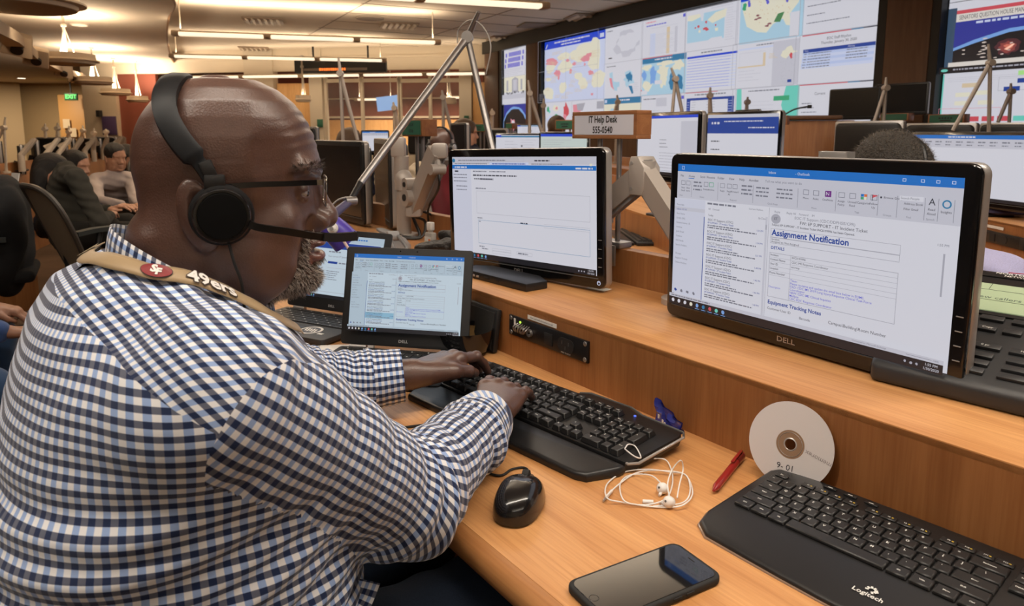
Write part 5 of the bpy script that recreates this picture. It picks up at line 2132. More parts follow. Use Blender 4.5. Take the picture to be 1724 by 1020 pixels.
# grey clamp foot lying by the laptops
cp = att(655, 415, 1.02)
t = dthing('desk_clamp', cp.dot(UA), 1.02, ZS, 'grey plastic clamp with a lever on the shelf behind the laptops', 'clamp', rz=R(-10))
GP = mat('light_grey_plastic', (.42, .42, .44), .45)
m = MB(); m.lathe([(0, .045), (.03, .042), (.055, .028), (.070, .008), (.072, 0), (0, 0)], GP, seg=28); m.build('dome_body', t)
m = MB(); m.prism([(-.11, -.012), (-.03, -.020), (.04, -.016), (.06, 0), (.04, .016), (-.03, .018), (-.11, .010)], .042, .052, mat('mid_grey_plastic', (.20, .20, .21), .45), bev=.003); m.build('lever', t)
m = MB(); m.cyl((.045, -.018, .044), (.045, .018, .044), .016, GP, seg=18); m.build('pivot', t)
m = MB(); m.tube([(.06, -.014, .045), (.13, -.020, .015), (.138, .0, .012), (.13, .020, .015), (.06, .014, .045)], .006, mat('mid_grey_plastic', (.20, .20, .21), .45), seg=8, smooth=5); m.build('loop_handle', t)

# long black cable crossing the desk, and blue network cable
for nm, pts, rr, mm, lab in (('desk_cable', [(575, 775), (605, 745), (640, 727), (700, 717), (760, 712), (800, 716)], .0024, RUBBER, 'thin black cable curving over the desk left of the forearm'),
                             ('network_cable', [(440, 590), (460, 578), (480, 570), (500, 558), (530, 548)], .0022, mat('cable_blue', (.10, .25, .50), .5), 'light blue network cable in front of the rear laptop'),
                             ('power_cable', [(432, 512), (450, 505), (470, 500), (490, 498)], .003, RUBBER, 'black power cord behind the bearded chin on the desk'),
                             ):
    m = MB(); m.tube([at(a, b, ZD + rr) for a, b in pts], rr, mm, seg=8, smooth=6)
    tag(m.build(nm), lab, 'cable')
# ================================================================ IMPLICIT MODELLING (numpy) FOR BODIES AND CLOTHES
def npv(*a):
    return np.array(a, float)


def smin(a, b, k):
    h = np.maximum(k - np.abs(a - b), 0) / k
    return np.minimum(a, b) - h * h * k * .25


def smax(a, b, k):
    return -smin(-a, -b, k)


def ell(p, c, r, rot=None):
    q = p - np.array(c)
    if rot is not None:
        q = q @ rot
    r = np.array(r)
    k0 = np.sqrt(((q / r) ** 2).sum(-1))
    k1 = np.sqrt(((q / (r * r)) ** 2).sum(-1))
    return k0 * (k0 - 1) / np.maximum(k1, 1e-9)


def cap(p, a, b, ra, rb=None):
    rb = ra if rb is None else rb
    a, b = np.array(a, float), np.array(b, float)
    d = b - a
    t = np.clip(((p - a) @ d) / max(d @ d, 1e-12), 0, 1)
    return np.sqrt((((p - a) - t[:, None] * d) ** 2).sum(-1)) - (ra + (rb - ra) * t)


def rotm(axis, deg):
    return np.array(Matrix.Rotation(R(deg), 3, axis))


def loft(p, zs, lo, hi, hw, n=2.4, y0=0.0):
    """slices stacked in z: x from lo to hi, y half width hw"""
    z = np.clip(p[:, 2], zs[0], zs[-1])
    a0, a1, w = np.interp(z, zs, lo), np.interp(z, zs, hi), np.interp(z, zs, hw)
    c, a = (a0 + a1) / 2, np.maximum((a1 - a0) / 2, .004)
    w = np.maximum(w, .004)
    x, y = (p[:, 0] - c), (p[:, 1] - y0)
    k0 = (np.abs(x / a) ** n + np.abs(y / w) ** n) ** (1 / n)
    rr = np.sqrt(x * x + y * y)
    d = np.where(k0 > 1e-6, rr * (1 - 1 / np.maximum(k0, 1e-6)), -np.minimum(a, w))
    d = np.maximum(d, -np.minimum(a, w))
    dz = np.abs(p[:, 2] - z)
    return np.where(dz > 0, np.sqrt(np.maximum(d, 0) ** 2 + dz ** 2) + np.minimum(d, 0) * 0, d)


def iso_mesh(fn, lo, hi, h, newton=1):
    """surface nets on a sparse set of blocks; returns verts, quads"""
    B = 8
    lo = np.array(lo, float)
    hi = np.array(hi, float)
    nb = np.maximum(1, np.ceil((hi - lo) / (B * h)).astype(int))
    gi = np.stack(np.meshgrid(*[np.arange(k) for k in nb], indexing='ij'), -1).reshape(-1, 3)
    cen = lo + (gi + .5) * B * h
    d = np.concatenate([fn(c) for c in np.array_split(cen, max(1, len(cen) // 60000 + 1))])
    act = gi[np.abs(d) < B * h * 1.15 + .004]
    off = np.stack(np.meshgrid(*[np.arange(B + 1)] * 3, indexing='ij'), -1)
    big = int(nb.max() * B + 2)
    allid, allv, edges = [], [], [[], [], []]
    for blk in np.array_split(act, max(1, len(act) // 250 + 1)):
        if not len(blk):
            continue
        idx = blk[:, None, None, None, :] * B + off
        P = lo + idx * h
        F = fn(P.reshape(-1, 3)).reshape(idx.shape[:-1])
        S = F < 0
        c = [F[:, i:B + i, j:B + j, k:B + k] for i in (0, 1) for j in (0, 1) for k in (0, 1)]
        sgn = np.stack([q < 0 for q in c], -1)
        mix = sgn.any(-1) & ~sgn.all(-1)
        acc = np.zeros(mix.shape + (3,))
        cnt = np.zeros(mix.shape)
        co = [(i, j, k) for i in (0, 1) for j in (0, 1) for k in (0, 1)]
        for a in range(8):
            for b in range(a + 1, 8):
                if sum(abs(co[a][q] - co[b][q]) for q in range(3)) != 1:
                    continue
                cr = sgn[..., a] != sgn[..., b]
                t = np.where(cr, c[a] / np.where(np.abs(c[a] - c[b]) < 1e-12, 1, c[a] - c[b]), 0)
                pa, pb = np.array(co[a], float), np.array(co[b], float)
                acc += np.where(cr[..., None], pa + t[..., None] * (pb - pa), 0)
                cnt += cr
        w = np.argwhere(mix)
        if len(w):
            cell = blk[w[:, 0]] * B + w[:, 1:]
            vv = lo + (cell + acc[mix] / cnt[mix][:, None]) * h
            allid.append((cell[:, 0] * big + cell[:, 1]) * big + cell[:, 2])
            allv.append(vv)
        for ax in range(3):
            sl0 = [slice(None), slice(0, B), slice(0, B), slice(0, B)]
            sl1 = list(sl0)
            sl1[ax + 1] = slice(1, B + 1)
            s0, s1 = S[tuple(sl0)], S[tuple(sl1)]
            e = np.argwhere(s0 != s1)
            if len(e):
                g = blk[e[:, 0]] * B + e[:, 1:]
                edges[ax].append(np.concatenate([g, s0[tuple(e.T)][:, None].astype(int)], 1))
    ids = np.concatenate(allid)
    vs_ = np.concatenate(allv)
    ids, first = np.unique(ids, return_index=True)
    vs_ = vs_[first]
    quads = []
    for ax in range(3):
        if not edges[ax]:
            continue
        e = np.concatenate(edges[ax])
        b, c = (ax + 1) % 3, (ax + 2) % 3
        q = []
        for db, dc in ((0, 0), (-1, 0), (-1, -1), (0, -1)):
            g = e[:, :3].copy()
            g[:, b] += db
            g[:, c] += dc
            q.append((g[:, 0] * big + g[:, 1]) * big + g[:, 2])
        q = np.stack(q, 1)
        pos = np.searchsorted(ids, q)
        pos = np.clip(pos, 0, len(ids) - 1)
        ok = (ids[pos] == q).all(1)
        pos, inside = pos[ok], e[ok, 3] == 1
        pos[~inside] = pos[~inside][:, ::-1]
        quads.append(pos)
    quads = np.concatenate(quads)
    for _ in range(newton):
        f0 = fn(vs_)
        g = np.stack([fn(vs_ + np.eye(3)[k] * h * .5) - f0 for k in range(3)], 1) / (h * .5)
        gn = np.maximum((g ** 2).sum(1), .2)
        vs_ = vs_ - np.clip(f0 / gn, -h, h)[:, None] * g
    return vs_, quads


def normals(vs_, q):
    n = np.zeros_like(vs_)
    fn_ = np.cross(vs_[q[:, 2]] - vs_[q[:, 0]], vs_[q[:, 3]] - vs_[q[:, 1]])
    for k in range(4):
        np.add.at(n, q[:, k], fn_)
    return n / np.maximum(np.linalg.norm(n, axis=1), 1e-9)[:, None]


def np_mesh(name, vs_, q, m, parent=None, loc=None, uv=None, rot=None):
    me = bpy.data.meshes.new(name)
    me.vertices.add(len(vs_))
    me.vertices.foreach_set('co', vs_.astype(np.float32).ravel())
    me.loops.add(q.size)
    me.loops.foreach_set('vertex_index', q.astype(np.int32).ravel())
    me.polygons.add(len(q))
    k = q.shape[1]
    me.polygons.foreach_set('loop_start', np.arange(0, q.size, k, dtype=np.int32))
    me.polygons.foreach_set('loop_total', np.full(len(q), k, np.int32))
    me.polygons.foreach_set('use_smooth', np.ones(len(q), bool))
    me.update(calc_edges=True)
    if uv is not None:
        l = me.uv_layers.new(name='UVMap')
        l.data.foreach_set('uv', (uv[q.ravel()] if len(uv) == len(vs_) else uv).astype(np.float32).ravel())
    for mm in (m if isinstance(m, (list, tuple)) else [m]):
        me.materials.append(mm)
    o = bpy.data.objects.new(name, me)
    COL.objects.link(o)
    o.parent = parent
    if loc is not None:
        o.location = loc
    return o


def wob(p, f, s=0.0):
    """cheap smooth pseudo noise in [-1,1]"""
    x, y, z = p[:, 0] * f + s, p[:, 1] * f + s * 1.7, p[:, 2] * f + s * 2.3
    return (np.sin(x + 1.7 * np.sin(y * 1.3 + z)) + np.sin(y * 1.1 + 1.9 * np.sin(z * .9 - x)) + np.sin(z * 1.2 + 1.6 * np.sin(x * .8 + y))) / 3


# ---- body materials
def skin(name, c, rough=.42, sss=.08):
    m = mat(name, c, rough, bump=.13, bscale=520)
    nt = m.node_tree
    b = nt.nodes['Principled BSDF']
    b.inputs['Subsurface Weight'].default_value = sss
    b.inputs['Subsurface Radius'].default_value = (.010, .004, .002)
    b.inputs['Specular IOR Level'].default_value = .6
    b.inputs['Coat Weight'].default_value = .38 if c[0] < .2 else 0
    b.inputs['Coat Roughness'].default_value = .30
    tc = nt.nodes.new('ShaderNodeTexCoord')
    n = nt.nodes.new('ShaderNodeTexNoise')
    n.inputs['Scale'].default_value = 45
    n.inputs['Detail'].default_value = 5
    nt.links.new(tc.outputs['Object'], n.inputs['Vector'])
    mx = nt.nodes.new('ShaderNodeMix')
    mx.data_type = 'RGBA'
    mx.inputs[6].default_value = (*[x * .72 for x in c], 1)
    mx.inputs[7].default_value = (*[min(1, x * 1.3) for x in c], 1)
    nt.links.new(n.outputs['Fac'], mx.inputs[0])
    nt.links.new(mx.outputs[2], b.inputs['Base Color'])
    return m


SKIN_D = skin('dark_brown_skin', (.098, .048, .035), .38)
SKIN_L = skin('light_skin', (.52, .27, .17), .5)
SKIN_M = skin('brown_skin', (.26, .12, .07), .45)


def gingham(name, per=.0107):
    m = mat(name, (.8, .8, .8), .78, sheen=.25)
    nt = m.node_tree
    N_ = nt.nodes
    b = N_['Principled BSDF']
    b.inputs['Specular IOR Level'].default_value = .2
    uv = N_.new('ShaderNodeUVMap')
    uv.uv_map = 'UVMap'
    sp = N_.new('ShaderNodeSeparateXYZ')
    nt.links.new(uv.outputs[0], sp.inputs[0])

    def mth(op, a, v=None, c=None):
        n = N_.new('ShaderNodeMath')
        n.operation = op
        if hasattr(a, 'links'):
            nt.links.new(a, n.inputs[0])
        else:
            n.inputs[0].default_value = a
        if v is not None:
            if hasattr(v, 'links'):
                nt.links.new(v, n.inputs[1])
            else:
                n.inputs[1].default_value = v
        return n.outputs[0]

    st_ = []
    for k in (0, 1):
        s_ = mth('MULTIPLY', sp.outputs[k], 2 * pi / per)
        s_ = mth('SINE', s_)
        s_ = mth('MULTIPLY', s_, 5.0)
        s_ = mth('ADD', s_, .5)
        n = N_.new('ShaderNodeClamp')
        nt.links.new(s_, n.inputs[0])
        st_.append(n.outputs[0])

    def mix(f, a, c):
        n = N_.new('ShaderNodeMix')
        n.data_type = 'RGBA'
        nt.links.new(f, n.inputs[0])
        for q, x in ((6, a), (7, c)):
            if isinstance(x, tuple):
                n.inputs[q].default_value = (*x, 1)
            else:
                nt.links.new(x, n.inputs[q])
        return n.outputs[2]

    light = mix(st_[1], (.80, .80, .82), (.30, .42, .70))
    dark = mix(st_[1], (.115, .125, .175), (.010, .022, .075))
    base = mix(st_[0], light, dark)
    nt.links.new(base, b.inputs['Base Color'])
    w1 = mth('SINE', mth('MULTIPLY', sp.outputs[0], 2 * pi / .0007))
    w2 = mth('SINE', mth('MULTIPLY', sp.outputs[1], 2 * pi / .0007))
    bp = N_.new('ShaderNodeBump')
    bp.inputs['Strength'].default_value = .15
    bp.inputs['Distance'].default_value = .0003
    nt.links.new(mth('MULTIPLY', w1, w2), bp.inputs['Height'])
    nt.links.new(bp.outputs['Normal'], b.inputs['Normal'])
    return m


GING = gingham('navy_gingham')


def cloth(name, c, rough=.85, bscale=900, bump=.2, vary=.15, vs_=30):
    return mat(name, c, rough, sheen=.2 if max(c) > .1 else .03, bump=bump, bscale=bscale, vary=vary, vscale=vs_, spec=.2)


JEANS = cloth('dark_denim', (.010, .018, .035), vary=.5, vs_=500)


def strands(name, pts, nrm, dirs, length, width, m, parent=None, jitter=.35, bend=.3, seed=1):
    """many short tapering hairs as thin two-segment blades"""
    rng = np.random.default_rng(seed)
    n = len(pts)
    d = dirs + rng.normal(0, jitter, (n, 3))
    d /= np.linalg.norm(d, axis=1)[:, None]
    L_ = length * rng.uniform(.6, 1.25, n)[:, None]
    side = np.cross(d, rng.normal(0, 1, (n, 3)))
    side /= np.maximum(np.linalg.norm(side, axis=1)[:, None], 1e-9)
    g = rng.normal(0, bend, (n, 3))
    p0 = pts - nrm * .0005
    p1 = p0 + d * L_ * .55
    p2 = p0 + d * L_ + g * L_ * .35
    w = width
    V_ = np.stack([p0 - side * w, p0 + side * w, p1 + side * w * .7, p1 - side * w * .7, p2 + side * w * .15, p2 - side * w * .15], 1).reshape(-1, 3)
    b = np.arange(n)[:, None] * 6
    q = np.concatenate([b + np.array([0, 1, 2, 3]), b + np.array([3, 2, 4, 5])])
    return np_mesh(name, V_, q, m, parent)


# ---- hands: returns a list of (a, b, ra, rb) segments and the palm parts
def hand_prims(wrist, f, l, n, sc=1.0, curl=(18, 50, 72), spread=.07, curls=None, thumb=None):
    """wrist point, f fingers direction, l towards the little finger, n up from the back of the hand"""
    f, l, n = [np.array(q, float) / np.linalg.norm(q) for q in (f, l, n)]
    w = np.array(wrist, float)
    out = []
    mc = [(-.030, .092, .004), (-.010, .097, .007), (.011, .092, .005), (.030, .083, .001)]
    ln = [(.043, .026, .021), (.048, .030, .022), (.044, .028, .022), (.034, .021, .020)]
    for i in range(4):
        a, b, c = mc[i]
        mcp = w + (l * a + f * b + n * c) * sc
        out.append((w + (l * a * .62 + f * .012 - n * .004) * sc, mcp, .0155 * sc, .0118 * sc))
        cu = curls[i] if curls else curl
        p = mcp
        ang = 0
        for j in range(3):
            ang = cu[j]
            sp = spread * (i - 1.4) * 1.0
            d = f * cos(R(ang)) - n * sin(R(ang)) + l * sp
            d /= np.linalg.norm(d)
            q = p + d * ln[i][j] * sc
            r0, r1 = ((.0102, .0094), (.0092, .0084), (.0083, .0070))[j]
            k_ = (1, 1.03, .98, .88)[i] * sc
            out.append((p, q, r0 * k_, r1 * k_))
            p = q
    if thumb is None:
        thumb = [(-.030, .018, -.008), (-.050, .050, -.016), (-.050, .082, -.022), (-.040, .106, -.026)]
    tp = [w + (l * a + f * b + n * c) * sc for a, b, c in thumb]
    for k in range(3):
        out.append((tp[k], tp[k + 1], (.0165, .0118, .0105)[k] * sc, (.0120, .0110, .0085)[k] * sc))
    return out, w, f, l, n, sc


def hand_sdf(H, p):
    segs, w, f, l, n, sc = H
    d = None
    palm = [s for i, s in enumerate(segs[:16]) if i % 4 == 0]
    for s in palm:
        e = cap(p, *s)
        d = e if d is None else smin(d, e, .016 * sc)
    M_ = np.stack([f, l, n], 1)
    d = smin(d, ell(p, w + (f * .055 - n * .004) * sc, (.048 * sc, .036 * sc, .0135 * sc), M_), .012 * sc)
    # knuckles and tendons
    for i in range(4):
        ch = segs[i * 4 + 1:i * 4 + 4]
        e = cap(p, *ch[0])
        e = smin(e, cap(p, *ch[1]), .004)
        e = smin(e, cap(p, *ch[2]), .003)
        e = smin(e, np.sqrt(((p - (ch[0][1] + n * .0015)) ** 2).sum(1)) - ch[1][2] * 1.04, .004)
        d = smin(d, e, .0075)
        d = smin(d, np.sqrt(((p - (ch[0][0] + n * .003)) ** 2).sum(1)) - .0098 * sc, .008)
    e = cap(p, *segs[16])
    d = smin(d, e, .016)
    e = smin(cap(p, *segs[17]), cap(p, *segs[18]), .004)
    d = smin(d, e, .009)
    return d


def near(fn, c, r):
    """evaluate fn only for points within r of c, else a safe lower bound"""
    c = np.array(c, float)

    def g(p):
        dist = np.sqrt(((p - c) ** 2).sum(1))
        out = dist - r * .75
        m_ = dist < r
        if m_.any():
            out[m_] = fn(p[m_])
        return out
    return g
# ================================================================ THE MAN IN THE GINGHAM SHIRT
HC = npv(-.33, .80, 1.19)
FAZ = R(67)
HF = npv(sin(FAZ), cos(FAZ), 0)
HL = npv(-cos(FAZ), sin(FAZ), 0)
HM = np.stack([HF, HL, npv(0, 0, 1)], 1)          # columns: head axes


def toh(p):
    return (p - HC) @ HM


def frh(x, y, z):
    return HC + HM @ npv(x, y, z)


def head_field(p, nose=1.0):
    """p in the head frame: x forward, y left, z up"""
    zs = [-.135, -.12, -.10, -.08, -.055, -.03, -.012, .006, .025, .045, .065, .082, .096, .106, .1105]
    xb = [-.060, -.078, -.086, -.086, -.085, -.082, -.082, -.084, -.083, -.077, -.068, -.057, -.043, -.026, -.008]
    xf = [.064, .076, .080, .083, .085, .088, .099, .1095, .1105, .106, .097, .085, .068, .047, .014]
    hw = [.040, .055, .064, .070, .0735, .0755, .077, .0785, .079, .0785, .075, .068, .056, .040, .014]
    zs[-1] = .1085
    p1 = p.copy()
    p1[:, 1] *= 1 + 3.2 * np.clip(p[:, 0] - .035, 0, 1)          # face narrows forward
    d = loft(p1, zs, xb, xf, hw, 2.25) * .96
    d = smin(d, ell(p, (.008, 0, .030), (.090, .074, .0785)), .012)
    ay = np.abs(p[:, 1])
    ps = np.stack([p[:, 0], ay, p[:, 2]], 1)
    # neck
    d = smin(d, cap(p, (-.022, 0, -.09), (-.055, 0, -.20), .066, .074), .035)
    d = smin(d, ell(p, (-.066, 0, -.062), (.026, .055, .020)), .012)       # roll at the nape
    d = smin(d, ell(p, (-.060, 0, -.105), (.030, .058, .022)), .012)
    d = smax(d, -ell(p, (-.102, 0, -.030), (.018, .07, .006)), .012)
    # jowls, cheeks, brow
    d = smin(d, ell(ps, (.030, .050, -.095), (.045, .022, .040)), .03)
    d = smin(d, ell(ps, (.060, .041, -.050), (.025, .023, .025)), .024)
    d = smin(d, cap(ps, (.102, .012, .006), (.086, .052, .010), .0105, .009), .014)
    d = smax(d, -ell(ps, (.112, .036, -.016), (.024, .021, .0125)), .012)
    # temples slightly hollow
    d = smax(d, -ell(ps, (.078, .088, .025), (.035, .018, .03)), .02)
    # muzzle, chin
    d = smin(d, ell(p, (.078, 0, -.080), (.027, .030, .028)), .018)
    d = smin(d, ell(p, (.082, 0, -.118), (.026, .030, .020)), .020)
    d = smin(d, ell(ps, (.083, .015, -.036), (.021, .021, .034)), .014)
    # nose
    d = smin(d, cap(p, (.099, 0, -.002), (.114, 0, -.044), .0105, .0135), .010)
    d = smin(d, ell(p, (.116, 0, -.050), (.0145, .0165, .0135)), .007)
    d = smin(d, ell(ps, (.1025, .0190, -.054), (.0155, .0090, .0110)), .006)
    d = smax(d, -ell(ps, (.1115, .0095, -.0665), (.0065, .0050, .0060)), .003)
    d = smax(d, -ell(ps, (.098, .031, -.060), (.010, .005, .013)), .008)      # crease beside the wing
    # lips
    d = smin(d, ell(p, (.1035, 0, -.0785), (.0120, .0250, .0062)), .005)
    d = smin(d, ell(p, (.1010, 0, -.0955), (.0135, .0230, .0085)), .005)
    d = smax(d, -ell(p, (.113, 0, -.0865), (.018, .0235, .0028)), .003)
    d = smax(d, -ell(p, (.106, 0, -.1075), (.008, .020, .005)), .007)
    # eyelids
    ball = np.sqrt(((ps - npv(.0815, .0325, -.0165)) ** 2).sum(1)) - .0140
    slit = ell(ps, (.096, .0345, -.0185), (.018, .0135, .0034), rotm('Y', 0))
    d = smin(d, smax(ball, -slit, .002), .004)
    # furrow and temple vein
    d = smax(d, -ell(p, (.118, 0, .004), (.008, .003, .010)), .006)
    # ears
    er = rotm('Y', -12) @ rotm('Z', 18)
    ear = ell(ps, (-.021, .082, -.034), (.0200, .0080, .0385), er)
    ear = smax(ear, -ell(ps, (-.017, .0915, -.032), (.0130, .0070, .0275), er), .003)
    ear = smin(ear, ell(ps, (-.014, .078, -.058), (.010, .006, .011)), .006)
    d = smin(d, ear, .006)
    d = d - .0006 * wob(p, 60) * (p[:, 2] < .02)
    d = d + .0007 * np.sin(p[:, 2] * 520 + 2 * np.sin(p[:, 1] * 60)) * np.exp(-((p[:, 0] - .10) / .03) ** 2) * ((p[:, 2] > .03) & (p[:, 2] < .075))
    return d


def st_(s, t, z):
    q = D(s, t, z)
    return npv(q.x, q.y, q.z)


RS, RE, RWp = st_(.672, .155, .995), st_(.728, .366, .800), st_(.880, .592, .803)
LS, LE, LWp = st_(1.025, .175, 1.0), st_(1.170, .395, .80), st_(1.098, .572, .812)
RH = hand_prims(RWp + npv(0, 0, .002), st_(.075, .085, 0) , st_(-.080, .072, -.01) * 1.0, (0, 0, 1), 1.02,
                curls=[(8, 38, 62), (14, 48, 70), (16, 52, 76), (6, 24, 40)], spread=.06,
                thumb=[(-.026, .020, -.010), (-.046, .050, -.018), (-.044, .080, -.022), (-.034, .104, -.026)])
LH = hand_prims(LWp + npv(0, 0, .002), st_(.030, .100, -.004), st_(.100, -.030, -.02), (0, 0, 1), 1.04,
                curls=[(6, 42, 60), (14, 50, 70), (16, 52, 72), (16, 50, 70)], spread=.05,
                thumb=[(-.026, .022, -.006), (-.048, .058, -.010), (-.052, .092, -.018), (-.042, .120, -.028)])

TZ = [.50, .60, .70, .80, .90, 1.00, 1.05, 1.085, 1.102]
TB = [-.085, -.092, -.085, -.065, -.035, -.005, .012, .035, .065]
TF = [.26, .31, .33, .33, .315, .28, .23, .16, .12]
THW = [.205, .225, .235, .235, .235, .210, .160, .105, .055]
DM = np.stack([npv(UA.x, UA.y, 0), npv(UN.x, UN.y, 0), npv(0, 0, 1)], 1)


def torso_field(p, off=0.0):
    q = p @ DM                       # s,t,z
    w = np.stack([q[:, 1], q[:, 0] - .855, q[:, 2]], 1)
    d = loft(w, TZ, TB, TF, THW, 2.3)
    d = smin(d, cap(q, (.675, .140, .995), (.79, .125, 1.035), .076, .062), .05)
    d = smin(d, cap(q, (1.03, .150, .995), (.91, .135, 1.035), .076, .062), .05)
    return d - off


def arm_field(p, off, a, b, c, ra=.074, rb=.060, rc=.040, fore=None):
    d = smin(cap(p, a, b, ra + off, rb + off), cap(p, b, c, rb + off, rc + off), .03)
    return d


def body_field(p):
    # skin under the clothes a little smaller than the shirt
    d = torso_field(p, -.018)
    d = smin(d, cap(p, RS, RE, .054, .045), .03)
    d = smin(d, cap(p, RE, RWp, .045, .027), .015)
    d = smin(d, cap(p, LS, LE, .054, .045), .03)
    d = smin(d, cap(p, LE, LWp, .045, .027), .015)
    d = smin(d, cap(p, st_(.745, .10, .58), st_(.72, .50, .60), .085, .065), .03)
    d = smin(d, cap(p, st_(.955, .10, .58), st_(.98, .50, .60), .085, .065), .03)
    d = smin(d, near(lambda q: head_field(toh(q)), frh(0, 0, -.05), .21)(p), .02)
    d = smin(d, near(lambda q: hand_sdf(RH, q), RH[1] + RH[2] * .09, .16)(p), .014)
    d = smin(d, near(lambda q: hand_sdf(LH, q), LH[1] + LH[2] * .09, .16)(p), .014)
    return d


man = thing('person', D(.85, .1, 0), 0, 'bald bearded man in blue and white gingham shirt typing in the foreground', 'person')
MO = np.array(man.location)
vs_, qd = iso_mesh(body_field, (-.62, .28, .44), (.22, 1.50, 1.32), .0026)
body = np_mesh('body', vs_ - MO, qd, SKIN_D, man)
HEADV = vs_
HEADN = normals(vs_, qd)
# lips get their own tint
hv = toh(vs_)
LIPM = skin('lip_skin', (.17, .066, .052), .34)
body.data.materials.append(LIPM)
fc = hv[qd].mean(1)
ay = np.abs(fc[:, 1])
lip = ((fc[:, 0] > .094) & (ay < .024) & (((fc[:, 2] < -.0755) & (fc[:, 2] > -.0850)) | ((fc[:, 2] < -.0885) & (fc[:, 2] > -.1045))))
mi_ = np.zeros(len(qd), np.int32)
mi_[lip] = 1
body.data.polygons.foreach_set('material_index', mi_)

# eyes
EYEW = mat('eye_white', (.26, .21, .17), .2, coat=.3)
IRIS = mat('iris_dark', (.03, .012, .006), .1, coat=.8)
for sgn, lab in ((1, None), (-1, None)):
    c = frh(.0815, .0325 * sgn, -.0165) - MO
    m = MB()
    b_ = bmesh.new()
    bmesh.ops.create_uvsphere(b_, u_segments=24, v_segments=16, radius=.0128)
    m.add(b_, EYEW, Matrix.Translation(c))
    e = m.build('eye', man)
    m = MB()
    ax = HM @ npv(.93, .05 * sgn, -.30)
    m.cyl(V(c) + V(ax) * .0108, V(c) + V(ax) * .0132, .0068, IRIS, r2=.0046, seg=20)
    m.build('iris', e)

# beard and brows
rng = np.random.default_rng(3)
fn3 = HEADN @ HM


def pick(mask, n, seed=0):
    idx = np.nonzero(mask)[0]
    r_ = np.random.default_rng(seed)
    k = r_.choice(idx, n)
    jit = r_.normal(0, .0012, (n, 3))
    jit -= HEADN[k] * (jit * HEADN[k]).sum(1)[:, None]
    return vs_[k] + jit, HEADN[k]


ayv = np.abs(hv[:, 1])
chin = (hv[:, 0] > .045) & (hv[:, 2] < -.100) & (hv[:, 2] > -.150) & (ayv < .045) & (hv[:, 0] > .052 + (hv[:, 2] + .10) * .2)
front = (hv[:, 0] > .078) & (hv[:, 2] < -.062) & (hv[:, 2] > -.125) & (ayv < .040) & ~((hv[:, 2] > -.1055) & (hv[:, 2] < -.0735) & (ayv < .026))
notnose = ~((hv[:, 2] > -.070) & (ayv < .026) & (hv[:, 0] > .1))
bm_ = (chin | front) & notnose
GREYH = mat('grey_beard_hair', (.55, .48, .42), .5)
DARKH = mat('dark_beard_hair', (.035, .022, .016), .5)
down = HM @ npv(.25, 0, -.75)
P_, N_p = pick(bm_, 4200, 1)
bo = strands('beard', P_ - MO, N_p, N_p * .8 + down, .0075, .00030, GREYH, man, seed=2)
P_, N_p = pick(bm_, 3600, 4)
b2 = strands('dark_beard_hairs', P_ - MO, N_p, N_p * .8 + down, .0065, .00030, DARKH, bo, seed=5)
brow = (hv[:, 0] > .078) & (ayv > .012) & (ayv < .060) & (np.abs(hv[:, 2] - (.012 - .10 * np.abs(ayv - .030) ** 1.2)) < .0048)
P_, N_p = pick(brow, 900, 6)
strands('eyebrow', P_ - MO, N_p, N_p * .5 + (HM @ npv(-.3, 0, .1)), .0060, .00025, DARKH, man, seed=7)

# ---- shirt
def shirt_field(p):
    d = torso_field(p, .0)
    ra = arm_field(p, .006, RS, RE, RWp, .076, .058, .039)
    la = arm_field(p, .006, LS, LE, LWp, .072, .058, .039)
    fl = RWp - (RWp - RE) * .22
    ra = smin(ra, ell(p, fl + npv(.012, -.018, -.016), (.036, .036, .034)), .02)
    d = smin(d, ra, .030)
    d = smin(d, la, .030)
    # open at the wrists and the neck
    for a, b in ((RE, RWp), (LE, LWp)):
        n_ = (b - a) / np.linalg.norm(b - a)
        cut = (p - b) @ n_ + .012
        loc_ = np.sqrt(((p - b) ** 2).sum(1)) < .12
        d = np.where(loc_, smax(d, cut, .002), d)
    return d


sv, sq = iso_mesh(shirt_field, (-.75, .05, .40), (.16, 1.30, 1.26), .0042, newton=2)
sn = normals(sv, sq)


def arm_coord(p, a, b, c):
    """length along the two-segment arm and angle around it"""
    out_l = np.zeros(len(p)); out_t = np.zeros(len(p)); best = np.full(len(p), 1e9)
    d1, d2 = b - a, c - b
    l1, l2 = np.linalg.norm(d1), np.linalg.norm(d2)
    e1, e2 = d1 / l1, d2 / l2
    up = npv(0, 0, 1)
    bl = 1 / (1 + np.exp(-(((p - b) @ ((e1 + e2) / np.linalg.norm(e1 + e2))) / .022)))
    l_1, l_2 = (p - a) @ e1, l1 + (p - b) @ e2
    axis = e1[None] * (1 - bl[:, None]) + e2[None] * bl[:, None]
    axis /= np.linalg.norm(axis, axis=1)[:, None]
    tt1 = a + e1 * np.clip(l_1, -.1, l1)[:, None]
    tt2 = b + e2 * np.clip(l_2 - l1, 0, l2 + .1)[:, None]
    cen = tt1 * (1 - bl[:, None]) + tt2 * bl[:, None]
    r = p - cen
    X = np.cross(axis, up[None])
    X /= np.linalg.norm(X, axis=1)[:, None]
    Y = np.cross(X, axis)
    th = np.arctan2((r * X).sum(1), (r * Y).sum(1))
    L_ = l_1 * (1 - bl) + l_2 * bl
    return L_, th, bl


